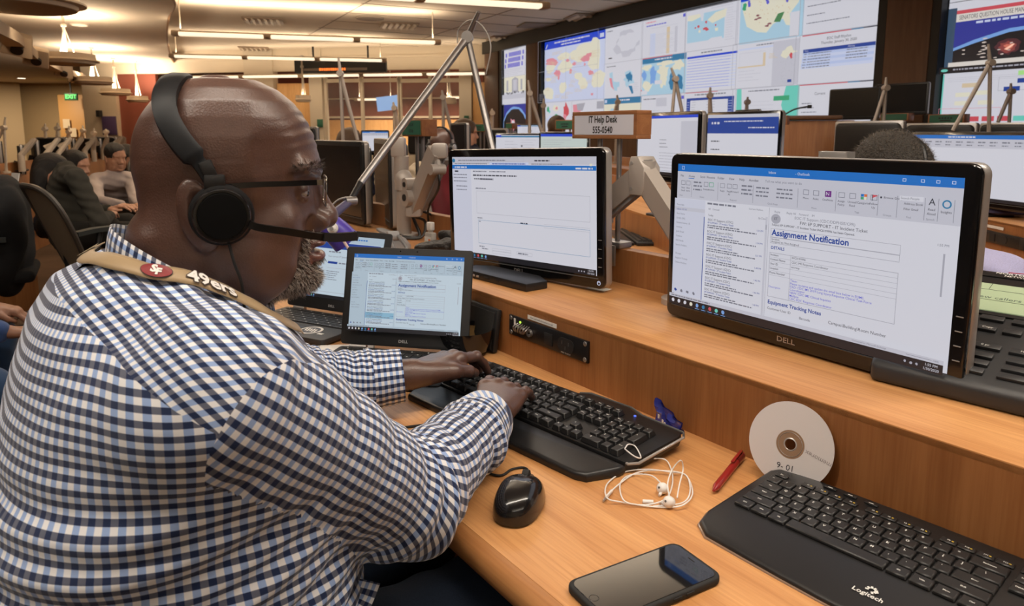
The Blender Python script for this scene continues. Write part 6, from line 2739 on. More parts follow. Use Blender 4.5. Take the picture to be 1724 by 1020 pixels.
def fold_disp(p):
    q = p @ DM
    rd, ld = arm_field(p, .006, RS, RE, RWp), arm_field(p, .006, LS, LE, LWp)
    td = torso_field(p)
    out = np.zeros(len(p))
    for (a, b, c), dd, ph in (((RS, RE, RWp), rd, 0.), ((LS, LE, LWp), ld, 2.)):
        L_, th, bl = arm_coord(p, a, b, c)
        w = np.clip((td - dd) / .05 + .55, 0, 1)
        l1 = np.linalg.norm(b - a)
        x = (L_ - l1)
        el = np.exp(-(x / .060) ** 2)
        fo = np.clip((x - .02) / .06, 0, 1)
        cu = np.exp(-((x - np.linalg.norm(c - b) + .055) / .04) ** 2)
        up_ = np.clip((-x - .02) / .08, 0, 1)
        n1 = wob(p, 22, ph)
        w = w * (1 - .85 * np.clip((x - np.linalg.norm(c - b) + .074) / .014, 0, 1))
        f = .0040 * el * np.sin(x * 2 * pi / .034 + 1.6 * np.cos(th - 1.0) + n1 * 1.2)
        f += .0042 * fo * (np.abs(np.sin(x * pi / .048 + 1.1 * th + 1.3 * n1)) - .5)
        f += .0026 * cu * np.sin(x * 2 * pi / .019 + 2 * n1)
        f += .0040 * up_ * (np.abs(np.sin(x * pi / .085 + .9 * th + 1.5 * wob(p, 12, ph + 1))) - .5)
        out += f * w
    wt = np.clip((np.minimum(rd, ld) - td) / .05 + .5, 0, 1)
    s_, t_, z_ = q.T
    sw = z_ + .30 * (s_ - .75) + .9 * (s_ - .9) ** 2 - .25 * t_
    low = np.clip((1.0 - z_) / .12, 0, 1)
    f = .0075 * low * (np.abs(np.sin(sw * pi / .085 + .9 * wob(p, 9, 3))) ** 1.6 - .45)
    f += .0028 * low * np.sin(sw * 2 * pi / .035 + 1.6 * wob(p, 14, 5))
    # pull lines from the shoulder to the neck
    hi_ = np.clip((z_ - .99) / .05, 0, 1) * np.clip((t_ - .06) / .05, 0, 1)
    f += .0035 * hi_ * np.sin((t_ * .8 - z_ * .5 + .3 * s_) * 2 * pi / .036 + 1.2 * wob(p, 14, 9))
    f += .0018 * np.clip((z_ - .95) / .05, 0, 1) * wob(p, 30, 11)
    return out + f * wt


BV_0 = BVHTree.FromPolygons([V(v) for v in sv], sq.tolist())


def hit0(px, py):
    o = V((0, 0, EYE))
    h = BV_0.ray_cast(o, (at(px, py, 0) - o).normalized())
    return np.array(h[0]) if h[0] is not None else None


def plane3(a, b, c, toward):
    A_, B_, C_ = hit0(*a), hit0(*b), hit0(*c)
    n = np.cross(B_ - A_, C_ - A_)
    n /= np.linalg.norm(n)
    return A_, (n if n @ toward > 0 else -n)


sv = sv + sn * fold_disp(sv)[:, None]
me = bpy.data.meshes.new('tmp')
me.from_pydata(sv.tolist(), [], sq.tolist())
bm_s = bmesh.new()
bm_s.from_mesh(me)
bpy.data.meshes.remove(me)
ya, yb = st_(1.00, .03, 1.064), st_(.68, .105, .985)
fwd = st_(0, 1, .45)
yn = np.cross(yb - ya, fwd)
ya, yn = plane3((112, 520), (205, 615), (335, 716), npv(0, 0, 1))
SEAMS = {}
arms_ = (('r', RS, RE, RWp), ('l', LS, LE, LWp))
for k, a, b, c in arms_:
    e = (b - a) / np.linalg.norm(b - a)
    lat = st_(-1, 0, 0) if k == 'r' else st_(1, 0, 0)
    n_ = e * .55 + lat * .80 + npv(0, 0, -.05)
    n_ /= np.linalg.norm(n_)
    SEAMS[k] = (a + n_ * .012, n_)
    ec = (c - b) / np.linalg.norm(c - b)
    SEAMS[k + 'c'] = (c - ec * .066, ec)
SEAMS['r'] = plane3((438, 640), (384, 705), (326, 900), RE - RS)
for co, no in ((ya, yn), SEAMS['r'], SEAMS['l'], SEAMS['rc'], SEAMS['lc'], (RWp - (RWp - RE) / np.linalg.norm(RWp - RE) * .0158, (RWp - RE) / np.linalg.norm(RWp - RE)), (LWp - (LWp - LE) / np.linalg.norm(LWp - LE) * .0158, (LWp - LE) / np.linalg.norm(LWp - LE))):
    bmesh.ops.bisect_plane(bm_s, geom=bm_s.verts[:] + bm_s.edges[:] + bm_s.faces[:], plane_co=V(co), plane_no=V(no), dist=1e-5)
bmesh.ops.triangulate(bm_s, faces=[f for f in bm_s.faces if len(f.verts) > 4])
bm_s.verts.ensure_lookup_table()
AV = np.array([v.co[:] for v in bm_s.verts])
AF = [[v.index for v in f.verts] for f in bm_s.faces]
bm_s.free()
CEN = np.array([AV[f].mean(0) for f in AF])


def region(P):
    rd, ld = arm_field(P, .006, RS, RE, RWp), arm_field(P, .006, LS, LE, LWp)
    td = torso_field(P)
    out = np.zeros(len(P), int)
    for k, lab, dd in (('r', 1, rd), ('l', 2, ld)):
        co, no = SEAMS[k]
        side = (P - co) @ no > 0
        a_, b_, c_ = (RS, RE, RWp) if k == 'r' else (LS, LE, LWp)
        isarm = side & (dd < td + .004)
        out[isarm] = lab
        co, no = SEAMS[k + 'c']
        cc = c_
        cu = ((P - co) @ no > 0) & (np.sqrt(((P - cc) ** 2).sum(1)) < .11) & isarm
        out[cu] = lab + 2
    return out


reg = region(CEN)
above = (CEN - ya) @ yn > 0


def uv_for(kind, P, up=None):
    q = P @ DM
    if kind == 'yoke':
        e2 = npv(0, .80, .60) if False else None
        u = (q[:, 0] - .85) * 1.03 + np.clip((.80 - q[:, 0]) / .10, 0, 1) * (q[:, 2] - 1.05) * .75
        # arc-like length from back to front over the shoulder
        return np.stack([(q[:, 1] * .80 + (q[:, 2] - 1.0) * .62), (u + .18 * (q[:, 1] - .1))], 1)
    if kind == 'back':
        a = np.arctan2(q[:, 0] - .855, -(q[:, 1] - .13))
        return np.stack([q[:, 2] * .95, a * .185], 1)
    a_, b_, c_ = (RS, RE, RWp) if kind in ('r', 'rc') else (LS, LE, LWp)
    L_, th, bl = arm_coord(P, a_, b_, c_)
    seam = 2.6 if kind[0] == 'r' else 2.9
    th = np.mod(th + seam, 2 * pi)
    if len(kind) == 2:
        return np.stack([th * .0365, L_], 1) if kind == 'lc' else np.stack([L_, th * .0365], 1)
    rad = .064 - .018 * bl
    return np.stack([th * rad, L_], 1)


def emit(name, mask, kindf, parent, thick=.0012):
    """a cloth panel with its own gingham direction"""
    idx = np.nonzero(mask)[0]
    used = sorted({v for i in idx for v in AF[i]})
    mp = {v: k for k, v in enumerate(used)}
    me = bpy.data.meshes.new(name)
    fs = [[mp[v] for v in AF[i]] for i in idx]
    me.from_pydata((AV[used] - MO).tolist(), [], fs)
    l = me.uv_layers.new(name='UVMap')
    uvs = {}
    kinds = kindf(idx)
    for kd in set(kinds):
        uvs[kd] = uv_for(kd, AV[used])
    dat = []
    for i, f, kd in zip(idx, fs, kinds):
        w = uvs[kd][f].copy()
        for ax in (0, 1):
            w_ = w[:, ax]
            if w_.max() - w_.min() > .12:
                w[:, ax] = np.where(w_ < w_.mean(), w_ + (.215 if kd == 'back' else (.0365 if len(kd) == 2 else .055)) * 2 * pi, w_)
        dat.append(w)
    l.data.foreach_set('uv', np.concatenate(dat).astype(np.float32).ravel())
    me.polygons.foreach_set('use_smooth', [True] * len(fs))
    me.materials.append(GING)
    o = bpy.data.objects.new(name, me)
    COL.objects.link(o)
    o.parent = parent
    return o


FN_ = np.array([np.cross(AV[f[1]] - AV[f[0]], AV[f[2]] - AV[f[0]]) for f in AF])
FN_ /= np.maximum(np.linalg.norm(FN_, axis=1), 1e-12)[:, None]
for b_e, c_e in ((RE, RWp), (LE, LWp)):
    e_ = (c_e - b_e) / np.linalg.norm(c_e - b_e)
    capm = ((CEN - c_e) @ e_ > -.0158) & (np.sqrt(((CEN - c_e) ** 2).sum(1)) < .06)
    reg[capm] = -1
shirt = emit('shirt', reg == 0, lambda ix: ['yoke' if above[i] else 'back' for i in ix], man)
for lab, kd in ((1, 'r'), (2, 'l')):
    so = emit('shirt_sleeve', reg == lab, lambda ix, kd=kd: [kd] * len(ix), shirt)
for lab, kd in ((3, 'rc'), (4, 'lc')):
    so = emit('shirt_cuff', reg == lab, lambda ix, kd=kd: [kd] * len(ix), shirt)
BV_S = BVHTree.FromPolygons([V(v) for v in AV], AF)
CAMP = V((0, 0, EYE))


def onshirt(px, py, bv=None):
    """where the sight line meets the shirt"""
    d = (at(px, py, 0) - CAMP).normalized()
    h = (bv or BV_S).ray_cast(CAMP, d)
    return (h[0], h[1]) if h[0] is not None else (None, None)


def along(pts, w, m, name, parent, up=None, off=.0, thick=.0012, uv=False, seg=6, closed=False):
    """ribbon: pts = list of (position, across direction, normal)"""
    P = catmull([p[0] for p in pts], seg)
    A_ = catmull([p[1] for p in pts], seg)
    N2 = catmull([p[2] for p in pts], seg)
    vs2, fs2, uvs = [], [], []
    L_ = 0
    for i, (p, a, n) in enumerate(zip(P, A_, N2)):
        if i:
            L_ += (P[i] - P[i - 1]).length
        a = a.normalized(); n = n.normalized()
        for k, (x, y) in enumerate(((-.5, 0), (-.25, 1), (.25, 1), (.5, 0), (.5, -.6), (-.5, -.6))):
            vs2.append(p + a * (x * w) + n * (off + y * thick))
            uvs.append((L_, x * w))
    for i in range(len(P) - 1):
        for k in range(6):
            fs2.append((i * 6 + k, i * 6 + (k + 1) % 6, (i + 1) * 6 + (k + 1) % 6, (i + 1) * 6 + k))
    me = bpy.data.meshes.new(name)
    me.from_pydata([tuple(v) for v in vs2], [], fs2)
    l = me.uv_layers.new(name='UVMap')
    l.data.foreach_set('uv', np.array([uvs[v] for f in fs2 for v in f], np.float32).ravel())
    me.polygons.foreach_set('use_smooth', [True] * len(fs2))
    me.materials.append(m)
    o = bpy.data.objects.new(name, me)
    COL.objects.link(o)
    o.parent = parent
    return o, P, A_, N2


# collar: standing band around the neck
neckA, neckB = V(frh(-.022, 0, -.09)), V(frh(-.055, 0, -.20))
nax = (neckA - neckB).normalized()
pts = []
cc = V(frh(-.030, 0, -.118))
cf = V(HF); cl_ = V(HL)
for k in range(25):
    a = 2 * pi * k / 24
    # nape high, throat low and forward
    r_f, r_l = .083, .082
    p = cc + cf * (r_f * cos(a)) + cl_ * (r_l * sin(a)) + V((0, 0, -.050 * cos(a) - .0))
    out = (cf * cos(a) + cl_ * sin(a))
    upv = (V((0, 0, 1)) + out * -.10 + cf * .1).normalized()
    pts.append((p - V(MO), upv, out))
co_, _, _, _ = along(pts, .040, GING, 'collar', shirt, seg=3)
pts2 = []
for k in range(25):
    a = 2 * pi * k / 24
    p = cc + cf * (.090 * cos(a)) + cl_ * (.089 * sin(a)) + V((0, 0, -.050 * cos(a) - .012))
    out = (cf * cos(a) + cl_ * sin(a))
    upv = (V((0, 0, 1)) + out * -.42).normalized()
    pts2.append((p - V(MO), upv, (out + V((0, 0, .4))).normalized()))


# seam lines on the shirt
def seam(plane, cond, name):
    co, no = plane
    # walk: collect points of AV lying on the plane
    dist = np.abs((AV - co) @ no)
    sel = np.nonzero((dist < 4e-5) & cond(AV))[0]
    return sel


# shirt tail hanging beside the thigh
a_, b_, c_, d_ = at(520, 1000, .66), at(548, 962, .68), at(640, 975, .64), at(560, 1060, .60)
# cloth tail
m = MB()
gr, ff, uv_ = [], [], []
cor = [at(515, 1010, .715), at(548, 960, .745), at(640, 974, .735), at(592, 1050, .715)]
for i in range(9):
    for j in range(9):
        a, b = i / 8, j / 8
        p = (cor[0] * (1 - a) + cor[1] * a) * (1 - b) + (cor[3] * (1 - a) + cor[2] * a) * b
        p.z += .006 * sin(a * 5 + b * 2) - .01 * b * b
        gr.append(np.array(p) - MO)
        uv_.append((a * .055, b * .085))
ff = np.array([(i * 9 + j, i * 9 + j + 1, (i + 1) * 9 + j + 1, (i + 1) * 9 + j) for i in range(8) for j in range(8)])
o_t = np_mesh('shirt_tail', np.array(gr), ff, GING, shirt, uv=np.array(uv_))
sm_ = o_t.modifiers.new('thickness', 'SOLIDIFY')
sm_.thickness = .0015


# jeans
def jeans_field(p):
    q = p @ DM
    d = cap(q, (.755, .06, .56), (.715, .50, .600), .106, .082)
    d = smin(d, cap(q, (.955, .06, .56), (.985, .50, .600), .106, .082), .04)
    d = smin(d, ell(q, (.855, .03, .54), (.19, .13, .11)), .05)
    d = smin(d, cap(q, (.715, .50, .600), (.70, .46, .12), .080, .055), .03)
    d = smin(d, cap(q, (.985, .50, .600), (1.0, .46, .12), .080, .055), .03)
    d = d + .002 * wob(p, 30) + .0016 * np.sin(p @ DM[:, 1] * 90 + 2 * wob(p, 12))
    return d


jv, jq = iso_mesh(jeans_field, (-.80, .0, .05), (.22, 1.4, .76), .009)
np_mesh('jeans', jv - MO, jq, JEANS, man)
for s_ in (.70, 1.0):
    m = MB()
    f0 = D(s_, .50, 0) - V(MO)
    m.prism(rrect(.10, .28, .045, 6), .0, .075, RUBBER, bev=.02, seg=3, M=Matrix.Translation(f0) @ Matrix.Rotation(DESK_ROT, 4, 'Z'))
    m.build('shoe', man)

# ---- lanyard around the collar, gold with club badge and letters
GOLD = mat('lanyard_gold', (.36, .25, .13), .5, sheen=.2)
top = [(214, 398), (232, 410), (282, 436), (329, 464), (376, 493), (408, 519), (432, 545), (446, 575)]
bot = [(204, 412), (226, 429), (266, 456), (313, 479), (360, 501), (392, 523), (416, 549), (430, 583)]
def dens(L_):
    o = []
    for p, q in zip(L_[:-1], L_[1:]):
        for k in range(3):
            o.append((p[0] + (q[0] - p[0]) * k / 3, p[1] + (q[1] - p[1]) * k / 3))
    return o + [L_[-1]]


rib = []
for (a, b), (c, d) in zip(dens(top), dens(bot)):
    pass
lan = thing('lanyard', V(MO), 0, 'gold lanyard with white letters and a red oval badge on the man\'s collar', 'lanyard')
RW_ = .019
pts = []
# start behind the neck on the hidden side so the band wraps round
for k in range(0, 36):
    a = R(165 + k * 5.0)
    out = (cf * cos(a) + cl_ * sin(a))
    p = cc + out * .094 + V((0, 0, -.056 * cos(a) - .017))
    hp, hn, _, _ = BV_S.find_nearest(p)
    n1 = (hn + out * .8 + V((0, 0, .5))).normalized()
    upv = (V((0, 0, 1)) + out * -.35)
    # keep clear of the folds just beside the band
    lift = .0035
    for e_ in (-.009, .009):
        q = p + upv * e_
        h2 = BV_S.find_nearest(q)
        lift = max(lift, .003 + (h2[0] - hp).dot(n1) * .8 if abs((h2[0] - hp).dot(n1)) < .012 else lift)
    upv = (upv - n1 * upv.dot(n1)).normalized()
    pts.append((hp + n1 * lift - V(MO), upv, n1))
for _ in range(3):
    pts = [pts[0]] + [((pts[i - 1][0] + pts[i][0] * 2 + pts[i + 1][0]) / 4, (pts[i - 1][1] + pts[i][1] + pts[i + 1][1]), (pts[i - 1][2] + pts[i][2] + pts[i + 1][2])) for i in range(1, len(pts) - 1)] + [pts[-1]]
for it in range(6):
    new = []
    for p, u_, n_ in pts:
        u1, n1 = u_.normalized(), n_.normalized()
        need = 0
        for e_ in (-.010, -.005, 0, .005, .010):
            q = p + V(MO) + u1 * e_
            h2 = BV_S.find_nearest(q)
            s2 = (q - h2[0]).dot(h2[1])
            need = max(need, .0022 - s2)
        new.append((p + n1 * min(need, .01) * .8, u_, n_))
    pts = new
for _ in range(3):
    pts = [pts[0]] + [((pts[i - 1][0] + pts[i][0] * 2 + pts[i + 1][0]) / 4 + pts[i][2].normalized() * .0004, pts[i][1], pts[i][2]) for i in range(1, len(pts) - 1)] + [pts[-1]]
_, RP, RA, RN = along(pts, RW_, GOLD, 'strap', lan, off=.0025, thick=.0012, seg=3)
RLEN = [0]
for i in range(1, len(RP)):
    RLEN.append(RLEN[-1] + (RP[i] - RP[i - 1]).length)


def onrib(u, v, h=.0062):
    h = h - .0022
    return onrib_(u, v, h)


def onrib_(u, v, h):
    i = 0
    while i < len(RLEN) - 2 and RLEN[i + 1] < u:
        i += 1
    f = (u - RLEN[i]) / max(1e-9, RLEN[i + 1] - RLEN[i])
    p = RP[i].lerp(RP[i + 1], f)
    a = RA[i].lerp(RA[i + 1], f).normalized()
    n = RN[i].lerp(RN[i + 1], f).normalized()
    return p + a * v + n * h


TOT = RLEN[-1]


def rib_text(txt, u, size, m, name, h=.0064, sx=1.0, bold=.03, v=0):
    vv, ff = text_geo(txt, size, 'CENTER', bold)
    mb = MB()
    mb.raw([onrib(u + q.x * sx, q.y + v, h) for q in vv], ff, m)
    return mb.build(name, lan, smooth=0)


def rib_oval(u, ru, rv, m, name, h):
    mb = MB()
    mb.raw([onrib(u + ru * cos(a), rv * sin(a), h) for a in np.linspace(0, 2 * pi, 28, endpoint=False)], [tuple(range(28))], m)
    return mb.build(name, lan, smooth=0)


ub = TOT * .44
WL = mat('lanyard_white', (.78, .74, .70), .5)
rib_oval(ub, .0155, .0088, BLKM, 'badge_edge', .0068)
rib_oval(ub, .0148, .0082, mat('badge_red', (.22, .012, .015), .4), 'badge', .0072)
rib_text('S', ub - .0022, .0125, WL, 'badge_letter', .0077, bold=.05, v=.0016)
rib_text('F', ub + .0028, .0115, WL, 'badge_letter', .0079, bold=.05, v=-.0018)
rib_text('49ers', TOT * .44 + .052, .0200, mat('lanyard_outline', (.05, .03, .02), .5), 'letter_outline', .0070, bold=.085, sx=1.05)
rib_text('49ers', TOT * .44 + .052, .0200, WL, 'lettering', .0076, bold=.03, sx=1.05)
m = MB()
q = onrib(TOT * .05, 0, .006)
for u in (.06,):
    m.raw([onrib(TOT * u + a, b, h) for a, b, h in ((-.005, -.011, .007), (.005, -.011, .007), (.005, .011, .007), (-.005, .011, .007))], [(0, 1, 2, 3)], mat('lanyard_stitch', (.50, .40, .26), .6))
m.build('stitched_loop', lan, smooth=0)

# ---- headset
hs = thing('headset', V(frh(0, 0, 0)), 0, 'black telephone headset with boom microphone on the bald man\'s head', 'headset')
HO = V(frh(0, 0, 0))
fh = lambda x, y, z: V(frh(x, y, z)) - HO
hb_ = [(-.004, -.0905, -.004), (-.016, -.0890, .018), (-.033, -.0860, .042), (-.044, -.0750, .066), (-.045, -.058, .087), (-.038, -.032, .103), (-.030, 0, .1085)]
band = hb_ + [(x, -y, z) for x, y, z in hb_[-2::-1]]
BP_ = catmull([fh(*b) for b in band], 6)
m = MB()
vs2, fs2 = [], []
K = len(BP_)
for i, p in enumerate(BP_):
    tt = (BP_[min(i + 1, K - 1)] - BP_[max(0, i - 1)]).normalized()
    out = (p - fh(-.035, 0, .0))
    out = (out - tt * out.dot(tt)).normalized()
    ac = tt.cross(out)
    w = .0070 if (i < 8 or i > K - 9) else .0112
    th = .0022 if (i < 8 or i > K - 9) else .0045
    for a, b in ((-w, -th), (-w, th * .6), (-w * .6, th), (w * .6, th), (w, th * .6), (w, -th)):
        vs2.append(p + ac * a + out * b)
for i in range(K - 1):
    for k in range(6):
        fs2.append((i * 6 + k, i * 6 + (k + 1) % 6, (i + 1) * 6 + (k + 1) % 6, (i + 1) * 6 + k))
m.raw(vs2, fs2, mat('headband_black', (.008, .009, .011), .45, spec=.25))
m.build('headband', hs)
for sgn in (-1, 1):
    yc = .0905 * sgn
    rotc = Matrix(((HM[0, 0], HM[0, 1], HM[0, 2]), (HM[1, 0], HM[1, 1], HM[1, 2]), (HM[2, 0], HM[2, 1], HM[2, 2]))).to_4x4()
    MM = Matrix.Translation(fh(.001, yc, -.033)) @ rotc @ Matrix.Rotation(pi / 2 * -sgn, 4, 'X')
    # after this turn local +z points outwards from the head
    m = MB()
    m.lathe([(.0, -.010), (.021, -.010), (.0300, -.006), (.0315, .000), (.0300, .006), (.025, .008), (0, .008)], mat('ear_cushion', (.007, .007, .008), .6, spec=.25), seg=36, M=MM)
    m.build('ear_cushion', hs)
    m = MB()
    m.lathe([(.0270, .004), (.0278, .012), (.0262, .015), (.0242, .0152), (.0240, .0130), (0, .0130)], GLOSSB, seg=40, M=MM)
    m.build('ear_cup', hs)
    m = MB()
    m.lathe([(.0, .0132), (.0225, .0132), (.0235, .0142), (.0225, .0155), (.0, .0165)], mat('cup_face', (.003, .003, .003), .7, spec=.12), seg=40, M=MM)
    m.build('cup_cover', hs)
    m = MB()
    m.box(fh(-.004, .0925 * sgn, .000), (.020, .008, .016), BLK, bev=.002, M=rotc)
    m.box(fh(-.009, .0925 * sgn, .012), (.013, .005, .02), BLK, bev=.002, M=rotc @ Matrix.Rotation(R(-20), 4, 'Y'))
    m.build('slider', hs)
m = MB()
boom = [fh(.026, -.104, -.042), fh(.035, -.104, -.046), fh(.062, -.100, -.052), fh(.088, -.092, -.059), fh(.106, -.084, -.063)]
m.tube(boom, 1, mat('boom_black', (.006, .006, .006), .35, spec=.25), smooth=4, sq=(.0042, .0075))
m.build('microphone_boom', hs)
m = MB()
m.tube([fh(.100, -.087, -.0615), fh(.112, -.081, -.0640), fh(.136, -.070, -.0655), fh(.139, -.069, -.0655)], 1, mat('mic_capsule', (.018, .015, .014), .8, spec=.2), sq=(.008, .0095), smooth=2)
m.build('microphone', hs)
m = MB()
m.tube([V(q) - HO for q in [frh(.006, -.098, -.062), frh(.010, -.100, -.082), frh(.016, -.090, -.105), frh(.018, -.082, -.135), frh(.024, -.075, -.165), frh(.034, -.070, -.20)]], .0016, RUBBER, seg=8, smooth=6)
m.build('cable', hs)

# ---- glasses
gl = thing('eyeglasses', V(frh(0, 0, 0)), 0, 'thin framed eyeglasses with black temples on the bald man\'s face', 'glasses')
m = MB()
FRM = mat('frame_metal', (.30, .26, .22), .2, metal=.9)
for sgn in (-1, 1):
    m = MB()
    m.tube([fh(-.005, .083 * sgn, -.006), fh(.03, .0835 * sgn, -.004), fh(.070, .080 * sgn, -.004), fh(.098, .074 * sgn, -.004)], 1, GLOSSB, smooth=3, sq=(.0018, .0058))
    m.build('temple_arm', gl)
    m = MB()
    m.box(fh(.101, .072 * sgn, -.004), (.006, .005, .006), FRM, M=rotc)
    m.build('hinge', gl)
    m = MB()
    ring = []
    for a in np.linspace(0, 2 * pi, 28):
        ca, sa = cos(a), sin(a)
        rx = .0265 * (abs(ca) ** .4) * (1 if ca > 0 else -1)
        rz = .0165 * (abs(sa) ** .4) * (1 if sa > 0 else -1)
        ring.append(fh(.1145 - .10 * abs(.038 + rx) * .9 + (-.10) * rz * -.6, (.0400 + rx) * sgn, -.0155 + rz))
    m.tube(ring, .0010, FRM, seg=8)
    fr_ = m.build('lens_rim', gl)
    m = MB()
    m.raw(ring[:-1], [tuple(range(len(ring) - 1))], mat('lens_glass', (1, 1, 1), .02, alpha=.16, spec=1.0, coat=1))
    m.build('lens', fr_, smooth=0)
m = MB()
m.tube([fh(.1135, -.0125, -.009), fh(.119, 0, -.006), fh(.1135, .0125, -.009)], .0011, FRM, seg=8, smooth=4)
m.build('bridge', gl)

# ---- his chair, mostly hidden
ch = dthing('office_chair', .86, .02, 0, 'dark office chair under the man in the gingham shirt', 'chair')
DKF = cloth('chair_black_fabric', (.012, .012, .013))
m = MB(); m.box((0, .08, .43), (.50, .46, .07), DKF, bev=.03, seg=3); m.build('seat', ch)
m = MB(); m.cyl((0, .08, .10), (0, .08, .41), .03, BLKM); m.build('gas_column', ch)
for k in range(5):
    a = 2 * pi * k / 5
    m = MB(); m.tube([(0, .08, .10), (.30 * cos(a), .08 + .30 * sin(a), .06)], [.025, .018], BLKM); m.cyl((.30 * cos(a) - .02, .08 + .30 * sin(a), .03), (.30 * cos(a) + .02, .08 + .30 * sin(a), .03), .03, RUBBER); m.build('star_leg', ch)
for x in (-.27, .27):
    m = MB(); m.box((x, .19, .655), (.075, .25, .030), mat('armrest_pad', (.016, .020, .020), .6), bev=.012, seg=3); m.build('armrest_pad', ch)
    m = MB(); m.tube([(x * .85, .05, .42), (x, .08, .48), (x, .12, .64)], .018, BLKM); m.build('armrest_post', ch)
m = MB(); m.box((0, -.17, .60), (.42, .04, .24), DKF, bev=.018, seg=3); m.build('backrest', ch)
# ================================================================ BACKGROUND ROWS
def frame_mat(P, az, t0):
    """matrix for a console whose riser front line passes through P with direction az"""
    a = R(az)
    u = V((sin(a), cos(a), 0)); n = V((cos(a), -sin(a), 0))
    if n.x < 0:
        n = -n
    rot = math.atan2(-u.y, -u.x)
    return Matrix.Translation(V(P) - n * t0) @ Matrix.Rotation(rot, 4, 'Z'), u, n


MBm, UB, NB = frame_mat((.62, 3.15, 0), -10, .909)
console('second row console with monitors, beyond the rear upstand', -.35, 7.5, .44, .909, 1.24, M=MBm, bend=False)
MCm, UC, NC = frame_mat((2.05, 2.95, 0), 3, .909)
console('console beyond the large right monitor with an outlet panel in its riser', -1.3, 1.6, .44, .909, 1.24, M=MCm, bend=False)
MDm, UD, ND = frame_mat((3.3, 5.6, 0), -14, .909)
console('third row console below the video wall', -1.5, 5.6, .44, .909, 1.24, M=MDm, bend=False)
MEm, UE, NE = frame_mat((-5.78, 8.8, 0), -18, .909)
console('far left console crowded with lamps and equipment', -3.4, 9.0, .44, .909, 1.24, M=MEm, bend=False)
MGm, UG, NG = frame_mat((1.55, 5.4, 0), -12, .909)
console('fourth console between the second row and the wall, monitors and lamps on it', -.6, 5.6, .44, .909, 1.24, M=MGm, bend=False)




def rz_of(d):
    """rotation so that local +x looks along d"""
    return math.atan2(d[1], d[0])


def bmon(label, px, py, Y, face_az, draw=None, off=False, w=.56, h=.33, roll=0, stand=ZS, group='monitors of the rows behind'):
    """a background monitor: centre seen at px,py at depth Y; face_az = direction its screen looks to"""
    c = atY(px, py, Y)
    a = R(face_az)
    rz = math.atan2(cos(a), sin(a)) + pi / 2
    t = monitor(label, c, rz, draw, w=w, h=h, off=off, logo=False, roll=roll, group=group, bez=.014, back=BLK, plate=False)
    if stand is not None:
        m = MB()
        z0 = stand - c.z
        m.tube([(0, .055, -.02), (0, .075, z0 * .6), (0, .075, z0 + .008)], 1, BLK, sq=(.05, .018))
        m.build('stand_neck', t)
        m = MB()
        m.prism(rrect(.24, .17, .03), z0, z0 + .010, BLK, bev=.003, M=TX(0, .05, 0))
        m.build('stand_foot', t)
    return t


bmon('lit monitor with blue title bar just left of the large right monitor', 1122, 248, 3.12, 250, doc_lines, w=.50, h=.30)
bmon('lit monitor with a broad dark blue banner, right of the sign', 1248, 240, 3.75, 240, blue_banner, w=.50, h=.32, stand=None)
bmon('lit monitor with a teal line seen behind the lamp leg', 873, 255, 5.6, 200, mail_small, w=.40, h=.28)
bmon('pale green lit monitor left of the sign', 949, 255, 5.0, 205, green_doc, w=.37, h=.27)
bmon('small lit monitor behind the thin lamp legs below the side screens', 892, 226, 8.2, 205, mail_small, w=.33, h=.23)
bmon('lit violet-tinted monitor above the dark switched-off monitor', 632, 240, 6.4, 170, plain_doc, w=.25, h=.22)
bmon('small dim monitor in front of the video wall right of centre', 1257, 205, 6.0, 250, None, off=True, w=.30, h=.20, stand=None)
bmon('thin dark monitor edge left of the small dim monitor', 1180, 222, 5.2, 225, None, off=True, w=.36, h=.18)
bmon('large lit monitor with blue title bar at the right edge, behind the headset wearer', 1640, 285, 3.25, 262, plain_doc, w=.86, h=.335)
bmon('black back of a monitor left of the dark haired head', 1463, 245, 4.6, 60, None, off=True, w=.47, h=.31)
bmon('black back of a monitor directly above the dark haired head', 1583, 245, 4.7, 60, None, off=True, w=.46, h=.29)
bmon('black back of a monitor at the right picture edge', 1700, 245, 4.6, 60, None, off=True, w=.36, h=.29)
bmon('dark monitor high in front of the last video wall column', 1437, 175, 6.3, 240, None, off=True, w=.48, h=.27, stand=None)
bmon('grey-brown monitor high in front of the brown panel', 1516, 167, 6.0, 235, None, off=True, w=.44, h=.26, stand=None)
for px, Y, lab in ((512, 6.2, 'black monitor back between bald forehead and lamp, far'), (715, 6.8, 'dark monitor back behind the bald headset wearer'), (830, 7.0, 'dark monitor back beside the long haired woman'), (772, 4.9, 'dark monitor beside the bald headset wearer, seen at an angle')):
    bmon(lab, px, 238, Y, 30 if px != 772 else 235, None, off=True, w=.36 if px != 772 else .2, h=.25, stand=ZS if px != 512 else 0.0)

# podium with microphone
t = thing('podium', atY(1368, 222, 5.3), R(-20), 'wooden podium cabinet in front of the video wall, gooseneck microphone on top', 'podium')
t.location.z = 0
m = MB(); m.box((0, 0, .66), (.52, .42, 1.32), MAPLE_SHADED, bev=.01); m.build('cabinet', t)
m = MB(); m.box((-.05, -.05, 1.34), (.46, .36, .03), WALNUT, bev=.01); m.build('top', t)
m = MB(); m.tube([(-.22, -.1, 1.35), (-.14, -.1, 1.40), (-.05, -.1, 1.42)], .006, BLK, smooth=4); m.cyl((-.05, -.1, 1.42), (-.02, -.1, 1.42), .012, BLKM); m.build('microphone', t)

